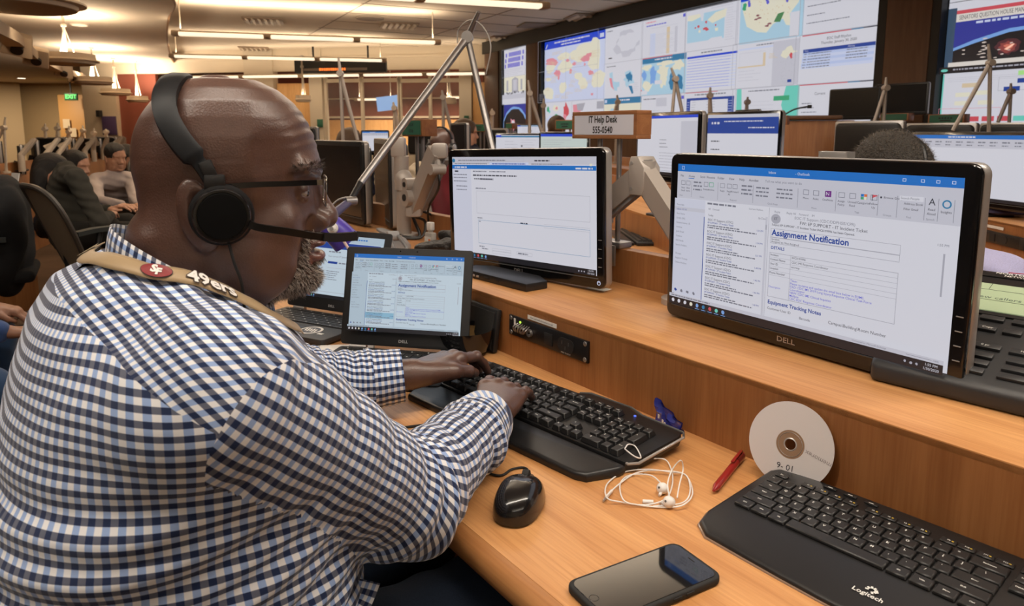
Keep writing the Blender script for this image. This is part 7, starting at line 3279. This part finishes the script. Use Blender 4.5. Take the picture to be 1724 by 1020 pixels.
# phones
def small_phone(px, py, z, rz, label, s=1.0):
    t = thing('telephone', at(px, py, z), rz, label, 'telephone', 'telephones on the far consoles')
    m = MB(); m.box((0, 0, .035), (.20 * s, .20 * s, .06 * s), BLK, bev=.012, taper=(.95, .8)); m.build('body', t)
    m = MB(); m.tube([(-.07 * s, -.10 * s, .07), (-.07 * s, -.05 * s, .095), (-.07 * s, .05 * s, .10), (-.07 * s, .10 * s, .08)], .02 * s, BLK, smooth=3); m.build('handset', t)
    return t


small_phone(1348, 252, ZS + .02, R(-60), 'black desk telephone in front of the podium', 1.3)

# keyboards, laptop, adapter on the second row desk


def small_keyboard(p, rz, label, w=.44, d=.15):
    t = thing('keyboard', p, rz, label, 'keyboard', 'keyboards on the second row')
    m = MB(); m.box((0, 0, .010), (w, d, .016), BLK, bev=.005); m.box((0, -d * .72, .008), (w * .95, d * .35, .014), BLK, bev=.004); m.build('body', t)
    m = MB()
    for r_ in range(6):
        for k in range(20):
            m.box((-w * .46 + k * w * .92 / 19.5, d * .40 - r_ * d * .155, .021), (w * .04, d * .125, .007), KEYM, taper=(.8, .8))
    o = m.build('key_block', t)
    o['kind'] = 'stuff'
    return t


small_keyboard(at(1082, 402, ZD), rz_of(-UB) + R(-8), 'black keyboard on the second row desk, right of the middle monitor')
t = thing('closed_laptop', at(1105, 378, ZD + .02), rz_of(-UB) + R(20), 'flat dark tablet lying behind the second row keyboard', 'tablet')
m = MB(); m.box((0, 0, .008), (.26, .17, .012), BLKM, bev=.003); m.build('slab', t)
m = MB(); m.box((0, -.004, .0145), (.23, .14, .001), GLOSSB); m.build('glass', t)
t = thing('adapter_plug', at(1118, 392, ZD + .03), R(10), 'small clear plug adapter with a green light above the second row keyboard', 'adapter')
m = MB(); m.box((0, 0, .02), (.045, .012, .045), mat('clear_adapter', (.6, .6, .6), .2, trans=.3), bev=.003); m.build('housing', t)
m = MB(); m.box((0, -.0065, .012), (.018, .001, .006), mat('green_led', (.05, .3, .1), .5, emit=(.1, .7, .3), strength=.6)); m.build('light', t)
m = MB(); m.tube([at(a, b, ZD + .004) for a, b in [(1045, 368), (1060, 362), (1080, 356), (1100, 352), (1120, 360), (1130, 372)]], .004, WHITE, seg=8, smooth=5)
tag(m.build('charging_cable'), 'white cable lying across the second row desk', 'cable')

# outlet panel on the console C riser
t = thing('power_outlet_panel', atplane(1690, 403, NC, V((2.05, 2.95, 0)).dot(NC) - .004), rz_of(-UC), 'black outlet panel in the riser behind the large right monitor', 'outlet panel')
m = MB(); m.box((0, -.004, 0), (.30, .008, .050), mat('anodised_black', (.020, .019, .020), .35, metal=.4), bev=.001); m.build('face_plate', t)
m = MB(); m.prism(rrect(.07, .034, .016, 6), 0, .002, BLKM, M=TX(.0, -.008, 0) @ UPR); m.build('power_socket', t)
m = MB(); m.box((-.065, -.009, 0), (.035, .002, .032), BLKM); m.build('data_port', t)
m = MB(); m.box((.13, -.009, 0), (.03, .004, .045), BLKM, bev=.002); m.build('cover', t)
m = MB(); m.box((0, 0, 0), (.14, .001, .012), PAPER)
tag(m.build('label_strip', loc=atplane(1672, 382, NC, V((2.05, 2.95, 0)).dot(NC) - .003), rot=rz_of(-UC)), 'white label strip above the far outlet panel', 'label')
t = thing('desk_bag', atplane(1690, 356, NC, V((2.05, 2.95, 0)).dot(NC) + .14), rz_of(-UC), 'small dark purple pouch under the right edge monitor', 'pouch')
m = MB(); m.lathe([(0, .03), (.05, .028), (.09, .015), (.10, 0), (.09, -.008), (0, -.008)], mat('purple_cloth', (.03, .02, .06), .8), seg=20); m.build('pouch_body', t)

# name boards
def far_board(px, py, Y, w, h, lines, label, rz=DESK_ROT, face=None, legs=True, d=.08):
    c = atY(px, py, Y)
    t = thing('name_board', c, rz, label, 'sign', 'desk name boards')
    m = MB()
    m.box((0, d / 2, 0), (w, d, h), OAKSIGN, bev=.003)
    m.build('frame', t)
    m = MB(); m.box((0, -.002, 0), (w * .9, .004, h * .82), face or GREEND); m.build('face_panel', t)
    if lines:
        m = MB()
        for k, ln in enumerate(lines):
            if len(lines) > 1:
                m.text(ln, TX(0, -.0045, h * (.17 - .36 * k)) @ UPR, h * .26, DKTXT, bold=.02)
            else:
                for j in range(5):
                    m.box((w * (-.16 + .08 * j), -.0045, h * .08), (w * .05, .001, h * .16), DKTXT)
                m.box((0, -.0045, -h * .18), (w * .3, .001, h * .12), DKTXT)
        m.build('lettering', t)
    if legs:
        for x in (-w * .15, w * .15):
            m = MB(); m.cyl((x, d / 2, -h / 2), (x, d / 2, min(-h / 2 - .05, ZU - c.z)), .008, ALU, seg=8); m.build('pole', t)
    return t


far_board(693, 215, 3.05, .125, .072, ['EOI', '556'], 'green name board in a wood frame above the grey monitor arm', rz=R(-40), d=.09)
far_board(807, 215, 6.6, .15, .075, ['DESK'], 'small green name board right of the long haired woman', rz=R(-40))
far_board(857, 212, 7.6, .09, .06, [], 'tiny green name board half behind the lamp leg', rz=R(-40))
far_board(951, 210, 5.6, .17, .075, ['DESK'], 'green name board in front of the brown haired head', rz=R(-30))
far_board(1297, 202, 4.3, .19, .055, ['1250'], 'wooden name board with white face right of the banner monitor', rz=R(-30), face=FACE)
far_board(1592, 200, 5.5, .27, .07, ['DESK'], 'wide green name board in front of the second video wall', rz=R(-60))
far_board(1505, 197, 5.9, .24, .06, [], 'green name board in front of the brown panel', rz=R(-60))

# far task lamps: (base px, hinge px, top px, elbow px, depth)
LAMPC = mat('far_lamp_metal', (.45, .39, .34), .45, metal=.3)
lamps = [
    ((1125, 206), (1137, 133), (1130, 114), (1152, 206), 5.2, 'task lamp in front of the blue ocean map'),
    ((1195, 206), (1195, 161), (1196, 147), (1198, 205), 6.2, 'task lamp in front of the schedule table screen'),
    ((1261, 190), (1258, 172), (1259, 163), (1256, 188), 8.0, 'tiny task lamp in front of the coast map'),
    ((1490, 205), (1491, 148), (1492, 130), (1472, 205), 4.7, 'pale task lamp in front of the grey-brown monitor'),
    ((1674, 220), (1667, 106), (1664, 74), (1604, 220), 3.6, 'tall task lamp in front of the news picture'),
    ((1703, 206), (1702, 154), (1702, 140), (1680, 206), 5.6, 'dark thin task lamp at the right edge'),
    ((891, 222), (892, 157), (889, 135), (912, 222), 6.0, 'task lamp in front of the narrow side screens'),
    ((918, 206), (915, 178), (916, 166), (916, 205), 7.5, 'short task lamp at the left end of the video wall'),
    ((1038, 188), (1040, 172), (1039, 160), (1035, 187), 8.5, 'tiny task lamp above the sign'),
    ((578, 236), (573, 124), (570, 98), (602, 236), 4.3, 'tall grey task lamp behind the dark monitor'),
    ((746, 222), (746, 164), (744, 152), (762, 226), 6.6, 'thin task lamp in front of the second glass office'),
    ((660, 226), (664, 182), (662, 172), (672, 225), 8.5, 'faint task lamp at the middle of the glazing'),
    ((828, 210), (829, 190), (828, 183), (826, 210), 9.0, 'tiny task lamp by the light wood door'),
]
for bs, hg, tp, eb, Y, lab in lamps:
    b0 = atY(*bs, Y); b0.z = ZS if bs[0] != 660 else 0
    task_lamp(b0, atY(*hg, Y), atY(*tp, Y), atY(*eb, Y), lab, r=.0018 * Y + .003, col=LAMPC, group='far task lamps')
lamps = [
    ((74, 262), (76, 217), (76, 208), (80, 262), 8.2, 'pale upright task lamp left of centre of the far left console'),
    ((102, 262), (97, 216), (97, 207), (95, 240), 8.6, 'pale bent task lamp above the dark haired woman'),
    ((8, 262), (7, 215), (9, 197), (-6, 240), 6.5, 'pale task lamp cut by the left picture edge'),
    ((121, 252), (116, 222), (116, 212), (108, 252), 11, 'faint A-shaped task lamp in front of the far door notice'),
    ((147, 252), (140, 220), (139, 211), (131, 252), 11, 'second faint A-shaped task lamp in front of the far door'),
    ((160, 250), (158, 224), (158, 216), (154, 250), 12, 'faint task lamp beside the pale pillar'),
    ((182, 232), (179, 222), (178, 217), (176, 232), 12, 'tiny task lamp below the purple poster'),
]
for bs, hg, tp, eb, Y, lab in lamps:
    b0 = atY(*bs, Y); b0.z = ZS
    task_lamp(b0, atY(*hg, Y), atY(*tp, Y), atY(*eb, Y), lab, r=.0014 * Y + .003, col=mat('pale_lamp_metal', (.60, .52, .42), .5), group='far task lamps')

# equipment on the far left console: monitor arms and black boxes
rng = random.Random(5)
for k, (px, py, Y) in enumerate(((-2, 262, 6.9), (40, 268, 7.0), (64, 258, 7.6), (90, 252, 8.2), (112, 250, 8.8), (128, 252, 9.2), (146, 250, 9.8), (163, 250, 10.2), (178, 246, 10.8))):
    lab = ('first', 'second', 'third', 'fourth', 'fifth', 'sixth', 'seventh', 'eighth', 'ninth')[k]
    c = atY(px, py, Y)
    bmon('black monitor back, %s from the left on the far left console' % lab, px, py, Y, 40 + rng.uniform(-25, 25), None, off=True, w=.44, h=.28, group='monitor backs on the far left console', stand=ZS)
    t = thing('monitor_mount', V((c.x + .28, c.y - .1, ZS)), rng.uniform(-1, 1), 'pale monitor arm beside the %s black monitor back on the far left console' % lab, 'monitor arm', 'pale monitor arms far left')
    PALE = mat('pale_arm', (.55, .48, .40), .5)
    m = MB(); m.cyl((0, 0, 0), (0, 0, .16), .03, PALE, seg=10); m.build('post', t)
    m = MB(); m.tube([(0, 0, .15), (.12, 0, .30), (.02, .05, .22)], .028, PALE, seg=8); m.build('arm_link', t)
t = thing('desk_card', at(24, 308, .93), R(-35), 'white card leaning on the wooden console at the left edge', 'card')
t.location = atY(24, 308, 4.6)
m = MB(); m.box((0, 0, 0), (.115, .004, .13), PAPER, M=Matrix.Rotation(R(-12), 4, 'X')); m.build('card', t)
m = MB(); m.words = None; m.box((.0, -.006, .01), (.05, .002, .012), SNV, M=Matrix.Rotation(R(-12), 4, 'X')); m.build('print', t)
t = thing('side_table', V((atY(24, 330, 4.65).x - .36, 4.68, 0)), R(-30), 'wooden cabinet end at the left edge below the white card', 'cabinet')
m = MB(); m.box((-.12, .18, .43), (.45, .35, .86), MAPLE_SHADED, bev=.006); m.build('cabinet_body', t)
m = MB(); m.box((-.12, .18, .875), (.47, .37, .02), MAPLE, bev=.004); m.build('cabinet_top', t)

# leather gloves on the shelf
def gloves():
    def fl(p):
        d = None
        for (a, b, ra, rb) in (((0, .0, .022), (.16, .02, .03), .030, .034), ((-.07, -.045, .018), (.05, -.02, .030), .016, .022), ((-.085, -.015, .020), (.04, 0, .03), .016, .022), ((-.075, .018, .022), (.04, .015, .03), .016, .022), ((-.05, .05, .05), (.06, .04, .05), .018, .024), ((.05, .04, .055), (.18, .05, .05), .030, .034)):
            e = cap(p, a, b, ra, rb)
            d = e if d is None else smin(d, e, .006)
        d = d + .0022 * wob(p, 70) + .0012 * np.sin(p[:, 1] * 300 + 3 * wob(p, 40))
        return smax(d, -(p[:, 2] - .001), .004)
    v, q = iso_mesh(fl, (-.14, -.10, -.01), (.26, .12, .12), .005)
    return v, q


gp = att(752, 425, 1.10)
t = thing('leather_gloves', V((gp.x, gp.y, ZS)), DESK_ROT + R(22), 'pair of crumpled black leather gloves on the shelf left of the middle monitor', 'gloves')
v, q = gloves()
np_mesh('leather', v, q, mat('glove_leather', (.018, .015, .014), .42, bump=.5, bscale=60, vary=.4, vscale=20), t)

# ================================================================ OTHER PEOPLE


def person(label, head, faz, sh, el, wr, hip, knee, skinm, topm, hair, hairm, h=.007, hs=.94, pitch=0, pants=None, width=.19, short=False, foot=True):
    """seated figure. head: centre; sh, el, wr, knee: (right, left) world points; hip: centre"""
    f = npv(sin(R(faz)) * cos(R(pitch)), cos(R(faz)) * cos(R(pitch)), -sin(R(pitch)))
    l = npv(-cos(R(faz)), sin(R(faz)), 0)
    u = np.cross(f, l)
    HMx = np.stack([f, l, u], 1)
    H = np.array(head, float)
    sh, el, wr, knee = [[np.array(q, float) for q in s] for s in (sh, el, wr, knee)]
    hip = np.array(hip, float)
    nk = (sh[0] + sh[1]) / 2 + npv(0, 0, .05)
    chest = (sh[0] + sh[1]) / 2 * .75 + hip * .25
    lat = (sh[1] - sh[0]) / np.linalg.norm(sh[1] - sh[0])
    hr, hl = hip - lat * .09, hip + lat * .09

    def tors(p, o=0.):
        d = cap(p, sh[0] * .8 + sh[1] * .2, sh[1] * .8 + sh[0] * .2, .075 + o)
        d = smin(d, cap(p, chest - lat * .05, hip - lat * .04, .115 + o, .13 + o), .06)
        d = smin(d, cap(p, chest + lat * .05, hip + lat * .04, .115 + o, .13 + o), .06)
        return smin(d, cap(p, nk - npv(0, 0, .06), nk + npv(0, 0, .0), .07 + o, .055 + o), .04)

    def arms(p, o=0., end=1.0):
        d = None
        for k in (0, 1):
            w_ = el[k] + (wr[k] - el[k]) * end
            e = smin(cap(p, sh[k], el[k], .056 + o, .044 + o), cap(p, el[k], w_, .044 + o, .030 + o), .02)
            d = e if d is None else np.minimum(d, e)
        return d

    hands = []
    for k in (0, 1):
        d_ = (wr[k] - el[k])
        d_ = d_ / np.linalg.norm(d_)
        up_ = npv(0, 0, 1) - d_ * d_[2]
        up_ /= np.linalg.norm(up_)
        ll = np.cross(up_, d_) * (-1 if k == 0 else 1)
        hands.append(hand_prims(wr[k], d_, ll, up_, .95, curl=(20, 40, 40)))

    def body_f(p):
        d = tors(p, -.012)
        d = smin(d, arms(p, -.008), .03)
        d = smin(d, cap(p, nk - npv(0, 0, .04), H + HMx @ npv(-.03, 0, -.09) * hs, .052, .054), .03)
        for k, (a, b) in enumerate(((hr, knee[0]), (hl, knee[1]))):
            d = smin(d, cap(p, a, b, .075, .055), .03)
        d = smin(d, near(lambda q: head_field(((q - H) @ HMx) / hs) * hs, H, .19)(p), .015)
        for hh in hands:
            d = smin(d, near(lambda q, hh=hh: hand_sdf(hh, q), hh[1] + hh[2] * .09, .15)(p), .012)
        return d

    allp = np.stack([H, *sh, *el, *wr, *knee, hip])
    lo, hi = allp.min(0) - .26, allp.max(0) + .26
    t = thing('person', (hip[0], hip[1], 0), 0, label, 'person')
    O_ = np.array(t.location)
    v, q = iso_mesh(body_f, lo, hi, h)
    np_mesh('body', v - O_, q, skinm, t)

    def top_f(p):
        d = smin(tors(p, .004), arms(p, .008, .93 if not short else .35), .04)
        d = d + .003 * wob(p, 26) + .0025 * np.sin((p[:, 2] + .4 * p[:, 0]) * 110 + 2 * wob(p, 12))
        cut = (p - (hip - npv(0, 0, .04)))[:, 2]
        return smax(d, -cut - .06, .01)
    v, q = iso_mesh(top_f, lo, hi, h)
    np_mesh('top', v - O_, q, topm, t)

    def leg_f(p):
        d = None
        for a, b in ((hr, knee[0]), (hl, knee[1])):
            e = cap(p, a, b, .088, .068)
            e = smin(e, cap(p, b, b * npv(1, 1, 0) + npv(0, 0, .12), .066, .05), .03)
            d = e if d is None else np.minimum(d, e)
        return smin(d, cap(p, hr, hl, .11), .05) + .002 * wob(p, 24)
    lo2 = lo.copy(); lo2[2] = .04
    v, q = iso_mesh(leg_f, lo2, hi, .012)
    np_mesh('trousers', v - O_, q, pants or JEANS, t)
    for k in (0, 1):
        m = MB()
        ff = V((f[0], f[1], 0)).normalized()
        m.prism(rrect(.26, .095, .042, 5), 0, .08, RUBBER, bev=.02, M=Matrix.Translation(V(knee[k] * npv(1, 1, 0)) - V(O_) + ff * .05) @ Matrix.Rotation(math.atan2(ff.y, ff.x), 4, 'Z'))
        m.build('shoe', t)
    if hair:
        def hair_f(p):
            q = ((p - H) @ HMx) / hs
            s_ = ell(q, (-.006, 0, .030), (.112, .090, .096))
            face = ell(q, (.115, 0, -.04), (.072, .09, .100))
            d = smax(s_, -face, .012)
            d = smax(d, -(q[:, 2] + .035 + .3 * (q[:, 0] > 0) * q[:, 0]), .01)
            if hair == 'long':
                e = ell(q, (-.050, 0, -.055), (.085, .108, .165))
                e = smin(e, cap(q, (-.06, .045, -.05), (-.085, .055, -.26), .055, .035), .03)
                e = smin(e, cap(q, (-.06, -.045, -.05), (-.085, -.055, -.26), .055, .035), .03)
                d = smin(d, e, .02)
            if hair == 'bun':
                d = smin(d, ell(q, (-.105, 0, .02), (.035, .04, .04)), .01)
            d = d * hs
            return d + .0006 * np.sin(q[:, 1] * 420 + 3 * wob(q, 18)) + .002 * wob(q, 45)
        v, q = iso_mesh(hair_f, H - .34, H + .2, min(h, .006))
        np_mesh('hair', v - O_, q, hairm, t)
    else:
        pass
    return t, H, HMx


HAIRB = mat('hair_black', (.010, .007, .006), .45, bump=.6, bscale=300)
HAIRBR = mat('hair_brown', (.085, .045, .022), .45, bump=.6, bscale=300)
HAIRDG = mat('hair_dark_grey', (.045, .038, .032), .6, bump=.8, bscale=260, vary=.6, vscale=220)
CHARC = cloth('charcoal_knit', (.040, .037, .030), .95)
PINKS = cloth('pale_pink_shirt', (.46, .39, .37))
BEIGE = cloth('beige_shirt', (.50, .40, .28))
MARO = cloth('maroon_fleece', (.14, .012, .018))
LAV = cloth('lavender_check_shirt', (.42, .42, .66), vary=.25, vs_=400)
NAVYT = cloth('navy_top', (.012, .014, .03))
BLUES = cloth('blue_shirt', (.035, .075, .22))
DTAN = cloth('dark_trousers', (.02, .018, .016))


def Wp(px, py, Y):
    q = atY(px, py, Y)
    return (q.x, q.y, q.z)


# man in the pink shirt, leaning forward, left background
person('man with short dark hair in pale pink shirt leaning forward on his arms', Wp(194, 262, 6.4), 125, [Wp(160, 305, 6.3), Wp(222, 302, 6.5)], [Wp(164, 338, 6.0), Wp(228, 335, 6.2)], [Wp(206, 345, 5.9), Wp(234, 343, 6.1)], (Wp(170, 330, 6.7)[0], 6.9, .52), [(-3.25, 6.3, .52), (-2.95, 6.5, .52)], SKIN_L, PINKS, 'short', HAIRB, h=.008, pitch=8, pants=DTAN)
# second head in profile
person('person with dark hair in profile, talking between the woman and the man in pink', Wp(126, 277, 5.6), 95, [Wp(108, 312, 5.45), Wp(120, 308, 5.75)], [Wp(122, 345, 5.4), Wp(140, 340, 5.8)], [Wp(165, 352, 5.3), Wp(170, 350, 5.6)], (-3.62, 5.6, .52), [(-3.1, 5.45, .52), (-3.1, 5.7, .52)], SKIN_L, NAVYT, 'bun', HAIRB, h=.008, pitch=6, pants=DTAN)
# woman in the charcoal cardigan, back to the camera
person('woman with long black hair in charcoal cardigan, back turned, reaching to the right', Wp(88, 286, 4.9), 70, [Wp(128, 300, 4.55), Wp(100, 296, 5.1)], [Wp(168, 375, 4.5), Wp(150, 360, 5.1)], [Wp(184, 362, 4.85), Wp(185, 352, 5.1)], (-2.95, 4.75, .56), [(-2.5, 4.75, .54), (-2.5, 5.0, .54)], SKIN_L, CHARC, 'long', HAIRB, h=.007, pitch=5, pants=DTAN)
person('dark haired person almost hidden behind the man in pink', Wp(214, 262, 7.2), 80, [Wp(206, 300, 7.1), Wp(214, 300, 7.4)], [Wp(210, 330, 7.0), Wp(222, 330, 7.4)], [Wp(228, 335, 7.0), Wp(230, 335, 7.3)], (-3.85, 7.3, .52), [(-3.4, 7.2, .52), (-3.4, 7.4, .52)], SKIN_M, NAVYT, 'long', HAIRB, h=.010, pants=DTAN)
# bald man with headset, second row
pt_, Hh, Hm = person('bald man with headset in beige shirt, seen from behind in the second row', Wp(744, 243, 4.7), 25, [Wp(776, 292, 4.55), Wp(702, 290, 4.75)], [Wp(790, 345, 4.6), Wp(694, 345, 4.8)], [Wp(800, 330, 4.9), Wp(730, 330, 5.1)], (-.55, 4.6, .52), [(-.25, 5.0, .52), (-.55, 5.1, .52)], SKIN_D, BEIGE, None, None, h=.008, pants=DTAN)


def small_headset(H, Hm, label, hs=.94, over=.118):
    t = thing('headset', V(H), 0, label, 'headset')
    f = lambda x, y, z: V(Hm @ npv(x, y, z)) * hs
    m = MB()
    m.tube([f(-.01, -.092, -.02), f(-.015, -.092, .03), f(-.018, -.075, .08), f(-.018, -.04, .11), f(-.018, 0, over), f(-.018, .04, .11), f(-.018, .075, .08), f(-.015, .092, .03), f(-.01, .092, -.02)], .006, BLK, seg=8, smooth=4)
    m.build('headband', t)
    for s_ in (-1, 1):
        m = MB(); m.cyl(f(-.01, .082 * s_, -.025), f(-.01, .106 * s_, -.025), .034, BLK, seg=24)
        m.cyl(f(-.01, .106 * s_, -.025), f(-.01, .109 * s_, -.025), .026, SILVER, r2=.022, seg=24)
        m.build('ear_cup', t)
        m = MB(); m.cyl(f(-.014, .094 * s_, .035), f(-.012, .095 * s_, .005), .009, SILVER, seg=10); m.build('slider', t)
    return t


small_headset(Hh, Hm, 'black headset worn by the bald man in the second row')
# maroon jacket over his chair back
def jacket():
    def fj(p):
        d = ell(p, (0, 0, .10), (.17, .05, .20))
        d = smin(d, ell(p, (.0, -.02, -.10), (.17, .06, .20)), .06)
        return d + .004 * wob(p, 20) + .006 * np.sin(p[:, 0] * 40 + 2 * wob(p, 9)) * (p[:, 2] < .25)
    return iso_mesh(fj, (-.32, -.12, -.32), (.32, .12, .52), .012)


v, q = jacket()
jt = thing('maroon_jacket', Wp(768, 348, 4.25), R(-20), 'maroon fleece jacket with grey lining hung over a chair back', 'jacket')
np_mesh('fleece', v, q, MARO, jt)
m = MB(); m.tube([(-.15, -.03, .22), (-.17, -.06, .08), (-.12, -.08, -.1), (-.02, -.09, -.28)], .022, cloth('grey_lining', (.30, .27, .24)), smooth=4); m.build('lining', jt)
person('woman with long light brown hair looking away to the right, second row', Wp(783, 222, 6.3), 70, [Wp(805, 262, 6.1), Wp(783, 262, 6.5)], [Wp(818, 300, 6.1), Wp(800, 300, 6.5)], [Wp(840, 290, 6.2), Wp(840, 290, 6.5)], (-.45, 6.3, .52), [(-.0, 6.2, .52), (-.0, 6.5, .52)], SKIN_L, NAVYT, 'long', HAIRBR, h=.009, pants=DTAN)
person('brown haired person seen low behind the dark monitor and tall lamp', Wp(590, 240, 5.6), 20, [Wp(615, 285, 5.5), Wp(560, 285, 5.6)], [Wp(620, 320, 5.6), Wp(555, 320, 5.7)], [Wp(610, 320, 5.9), Wp(575, 320, 5.9)], (-1.28, 5.6, .50), [(-1.1, 6.0, .5), (-1.4, 6.0, .5)], SKIN_L, NAVYT, 'long', HAIRBR, h=.010, pants=DTAN)
person('dark brown haired head behind the green board left of the sign', Wp(938, 216, 6.6), 25, [Wp(962, 262, 6.5), Wp(912, 262, 6.7)], [Wp(970, 300, 6.6), Wp(905, 300, 6.8)], [Wp(960, 295, 6.9), Wp(920, 295, 6.9)], (.42, 6.5, .52), [(.6, 6.9, .52), (.3, 6.9, .52)], SKIN_M, NAVYT, 'short', HAIRBR, h=.010, pants=DTAN)
# man behind the right monitor
hc9 = (.955, 1.80, 1.118)
pt_, Hh, Hm = person('man with grey-black hair and lavender shirt mostly hidden behind the right monitor', hc9, 62,
                     [(1.06, 1.52, .915), (.83, 1.90, .93)], [(1.24, 1.58, .70), (.98, 2.10, .70)], [(1.45, 1.75, .76), (1.32, 2.10, .76)], (.86, 1.62, .52), [(1.28, 1.62, .52), (1.15, 1.95, .52)], SKIN_L, LAV, 'short', HAIRDG, h=.006, hs=.98, pitch=18, pants=DTAN)
ho = [c for c in pt_.children if c.name.startswith('hair')][0]
hvv = np.array([v.co[:] for v in ho.data.vertices]); hnn = np.array([v.normal[:] for v in ho.data.vertices])
kk = np.random.default_rng(8).choice(len(hvv), 5200)
strands('loose_hair', hvv[kk], hnn[kk], hnn[kk] * .8 + np.array([0, 0, .1]), .009, .00045, mat('hair_grey_strand', (.14, .115, .09), .5), ho, jitter=.5, bend=.6, seed=9)
small_headset(Hh, Hm, 'dark headset with a silver slider on the grey-haired head behind the right monitor', hs=.98, over=.130)
# person at the left edge: blue sleeve, hand and denim knee
person('person at the left picture edge, blue sleeve, hand and denim knee showing', (-2.35, 2.25, 1.12), 75, [(-2.25, 2.05, .94), (-2.3, 2.45, .94)], [(-2.10, 2.15, .62), (-2.08, 2.55, .66)], [Wp(14, 558, 2.42), (-1.95, 2.6, .60)], (-2.4, 2.25, .48), [Wp(-22, 655, 2.25), (-1.95, 2.6, .48)], SKIN_M, BLUES, 'short', HAIRB, h=.008, pants=cloth('blue_denim', (.03, .07, .16)))

# ---- mesh-back chairs
def mesh_chair(x, y, rz, label, fabric, tall=.52, w=.48, recl=14, z0=.44):
    t = thing('mesh_chair', (x, y, 0), rz, label, 'chair', 'office chairs')
    m = MB(); m.box((0, 0, .45), (.48, .46, .07), fabric, bev=.03, seg=3); m.build('seat', t)
    out, inn = [], []
    n_ = 40
    def bp(u, v, off=0):
        # v 0..1 up the back, u -1..1 across
        ww = w / 2 * (.62 + .38 * sin(min(1, v * 1.5) * pi / 2)) 
        yy = -.24 - sin(R(recl)) * v * tall + .07 * (1 - u * u) * -1 * .6 + off
        return V((u * ww, yy, z0 + .04 + v * tall * cos(R(recl))))
    ring = []
    for k in range(n_):
        a = 2 * pi * k / n_
        u = abs(cos(a)) ** .55 * (1 if cos(a) > 0 else -1)
        v = .5 + .5 * abs(sin(a)) ** .55 * (1 if sin(a) > 0 else -1)
        ring.append(bp(u * (1 - .0 * v), v))
    m = MB(); m.tube(ring + ring[:2], .014, mat('chair_frame', (.05, .042, .034), .45), seg=8); m.build('back_frame', t)
    m = MB()
    g, fs = [], []
    N_, M_ = 12, 14
    for i in range(N_ + 1):
        for j in range(M_ + 1):
            v = i / N_
            lim = (1 - abs(2 * v - 1) ** 3.6) ** (1 / 3.6)
            g.append(bp((2 * j / M_ - 1) * lim, v, .0))
    for i in range(N_):
        for j in range(M_):
            a = i * (M_ + 1) + j
            fs.append((a, a + 1, a + M_ + 2, a + M_ + 1))
    m.raw(g, fs, fabric)
    m.raw([q + V((0, .006, 0)) for q in g], fs, fabric)
    m.build('mesh_back', t)
    m = MB(); m.cyl((0, 0, .1), (0, 0, .42), .03, BLKM); m.build('gas_column', t)
    m = MB(); m.tube([(0, -.1, .42), (0, -.30, .42), (0, -.31, .62)], .022, BLKM); m.build('back_support', t)
    for k in range(5):
        a = 2 * pi * k / 5
        m = MB(); m.tube([(0, 0, .10), (.30 * cos(a), .30 * sin(a), .07)], [.024, .016], BLKM); m.cyl((.30 * cos(a) - .02, .30 * sin(a), .03), (.30 * cos(a) + .02, .30 * sin(a), .03), .03, RUBBER); m.build('star_leg', t)
    for s_ in (-1, 1):
        m = MB(); m.tube([(.27 * s_, -.18, .66), (.28 * s_, -.05, .675), (.27 * s_, .12, .67)], 1, mat('armrest_pad', (.016, .020, .020), .6), sq=(.07, .025), smooth=4); m.build('armrest_pad', t)
        m = MB(); m.tube([(.24 * s_, -.12, .44), (.28 * s_, -.08, .52), (.28 * s_, -.05, .66)], .016, BLKM); m.build('armrest_post', t)
    return t


TANM = mat('chair_mesh_tan', (.27, .215, .15), .75, bump=.8, bscale=500, vary=.2, vscale=600)
mesh_chair(-2.18, 4.0, R(-42), 'tan mesh-back office chair behind the man\'s shoulder', TANM, recl=20, tall=.54, z0=.42)
mesh_chair(-2.95, 3.95, R(-60), 'dark chair at the left picture edge under a black jacket', DKF, tall=.50)
jt = thing('black_jacket', (-2.83, 3.98, .66), R(-62), 'black jacket draped over the dark chair at the left picture edge', 'jacket')
v, q = jacket()
np_mesh('jacket_cloth', v * np.array([1.55, 1.9, 1.15]), q, DKF, jt)
mesh_chair(-3.3, 6.95, R(-120), 'black chair back beside the man in pink', DKF)
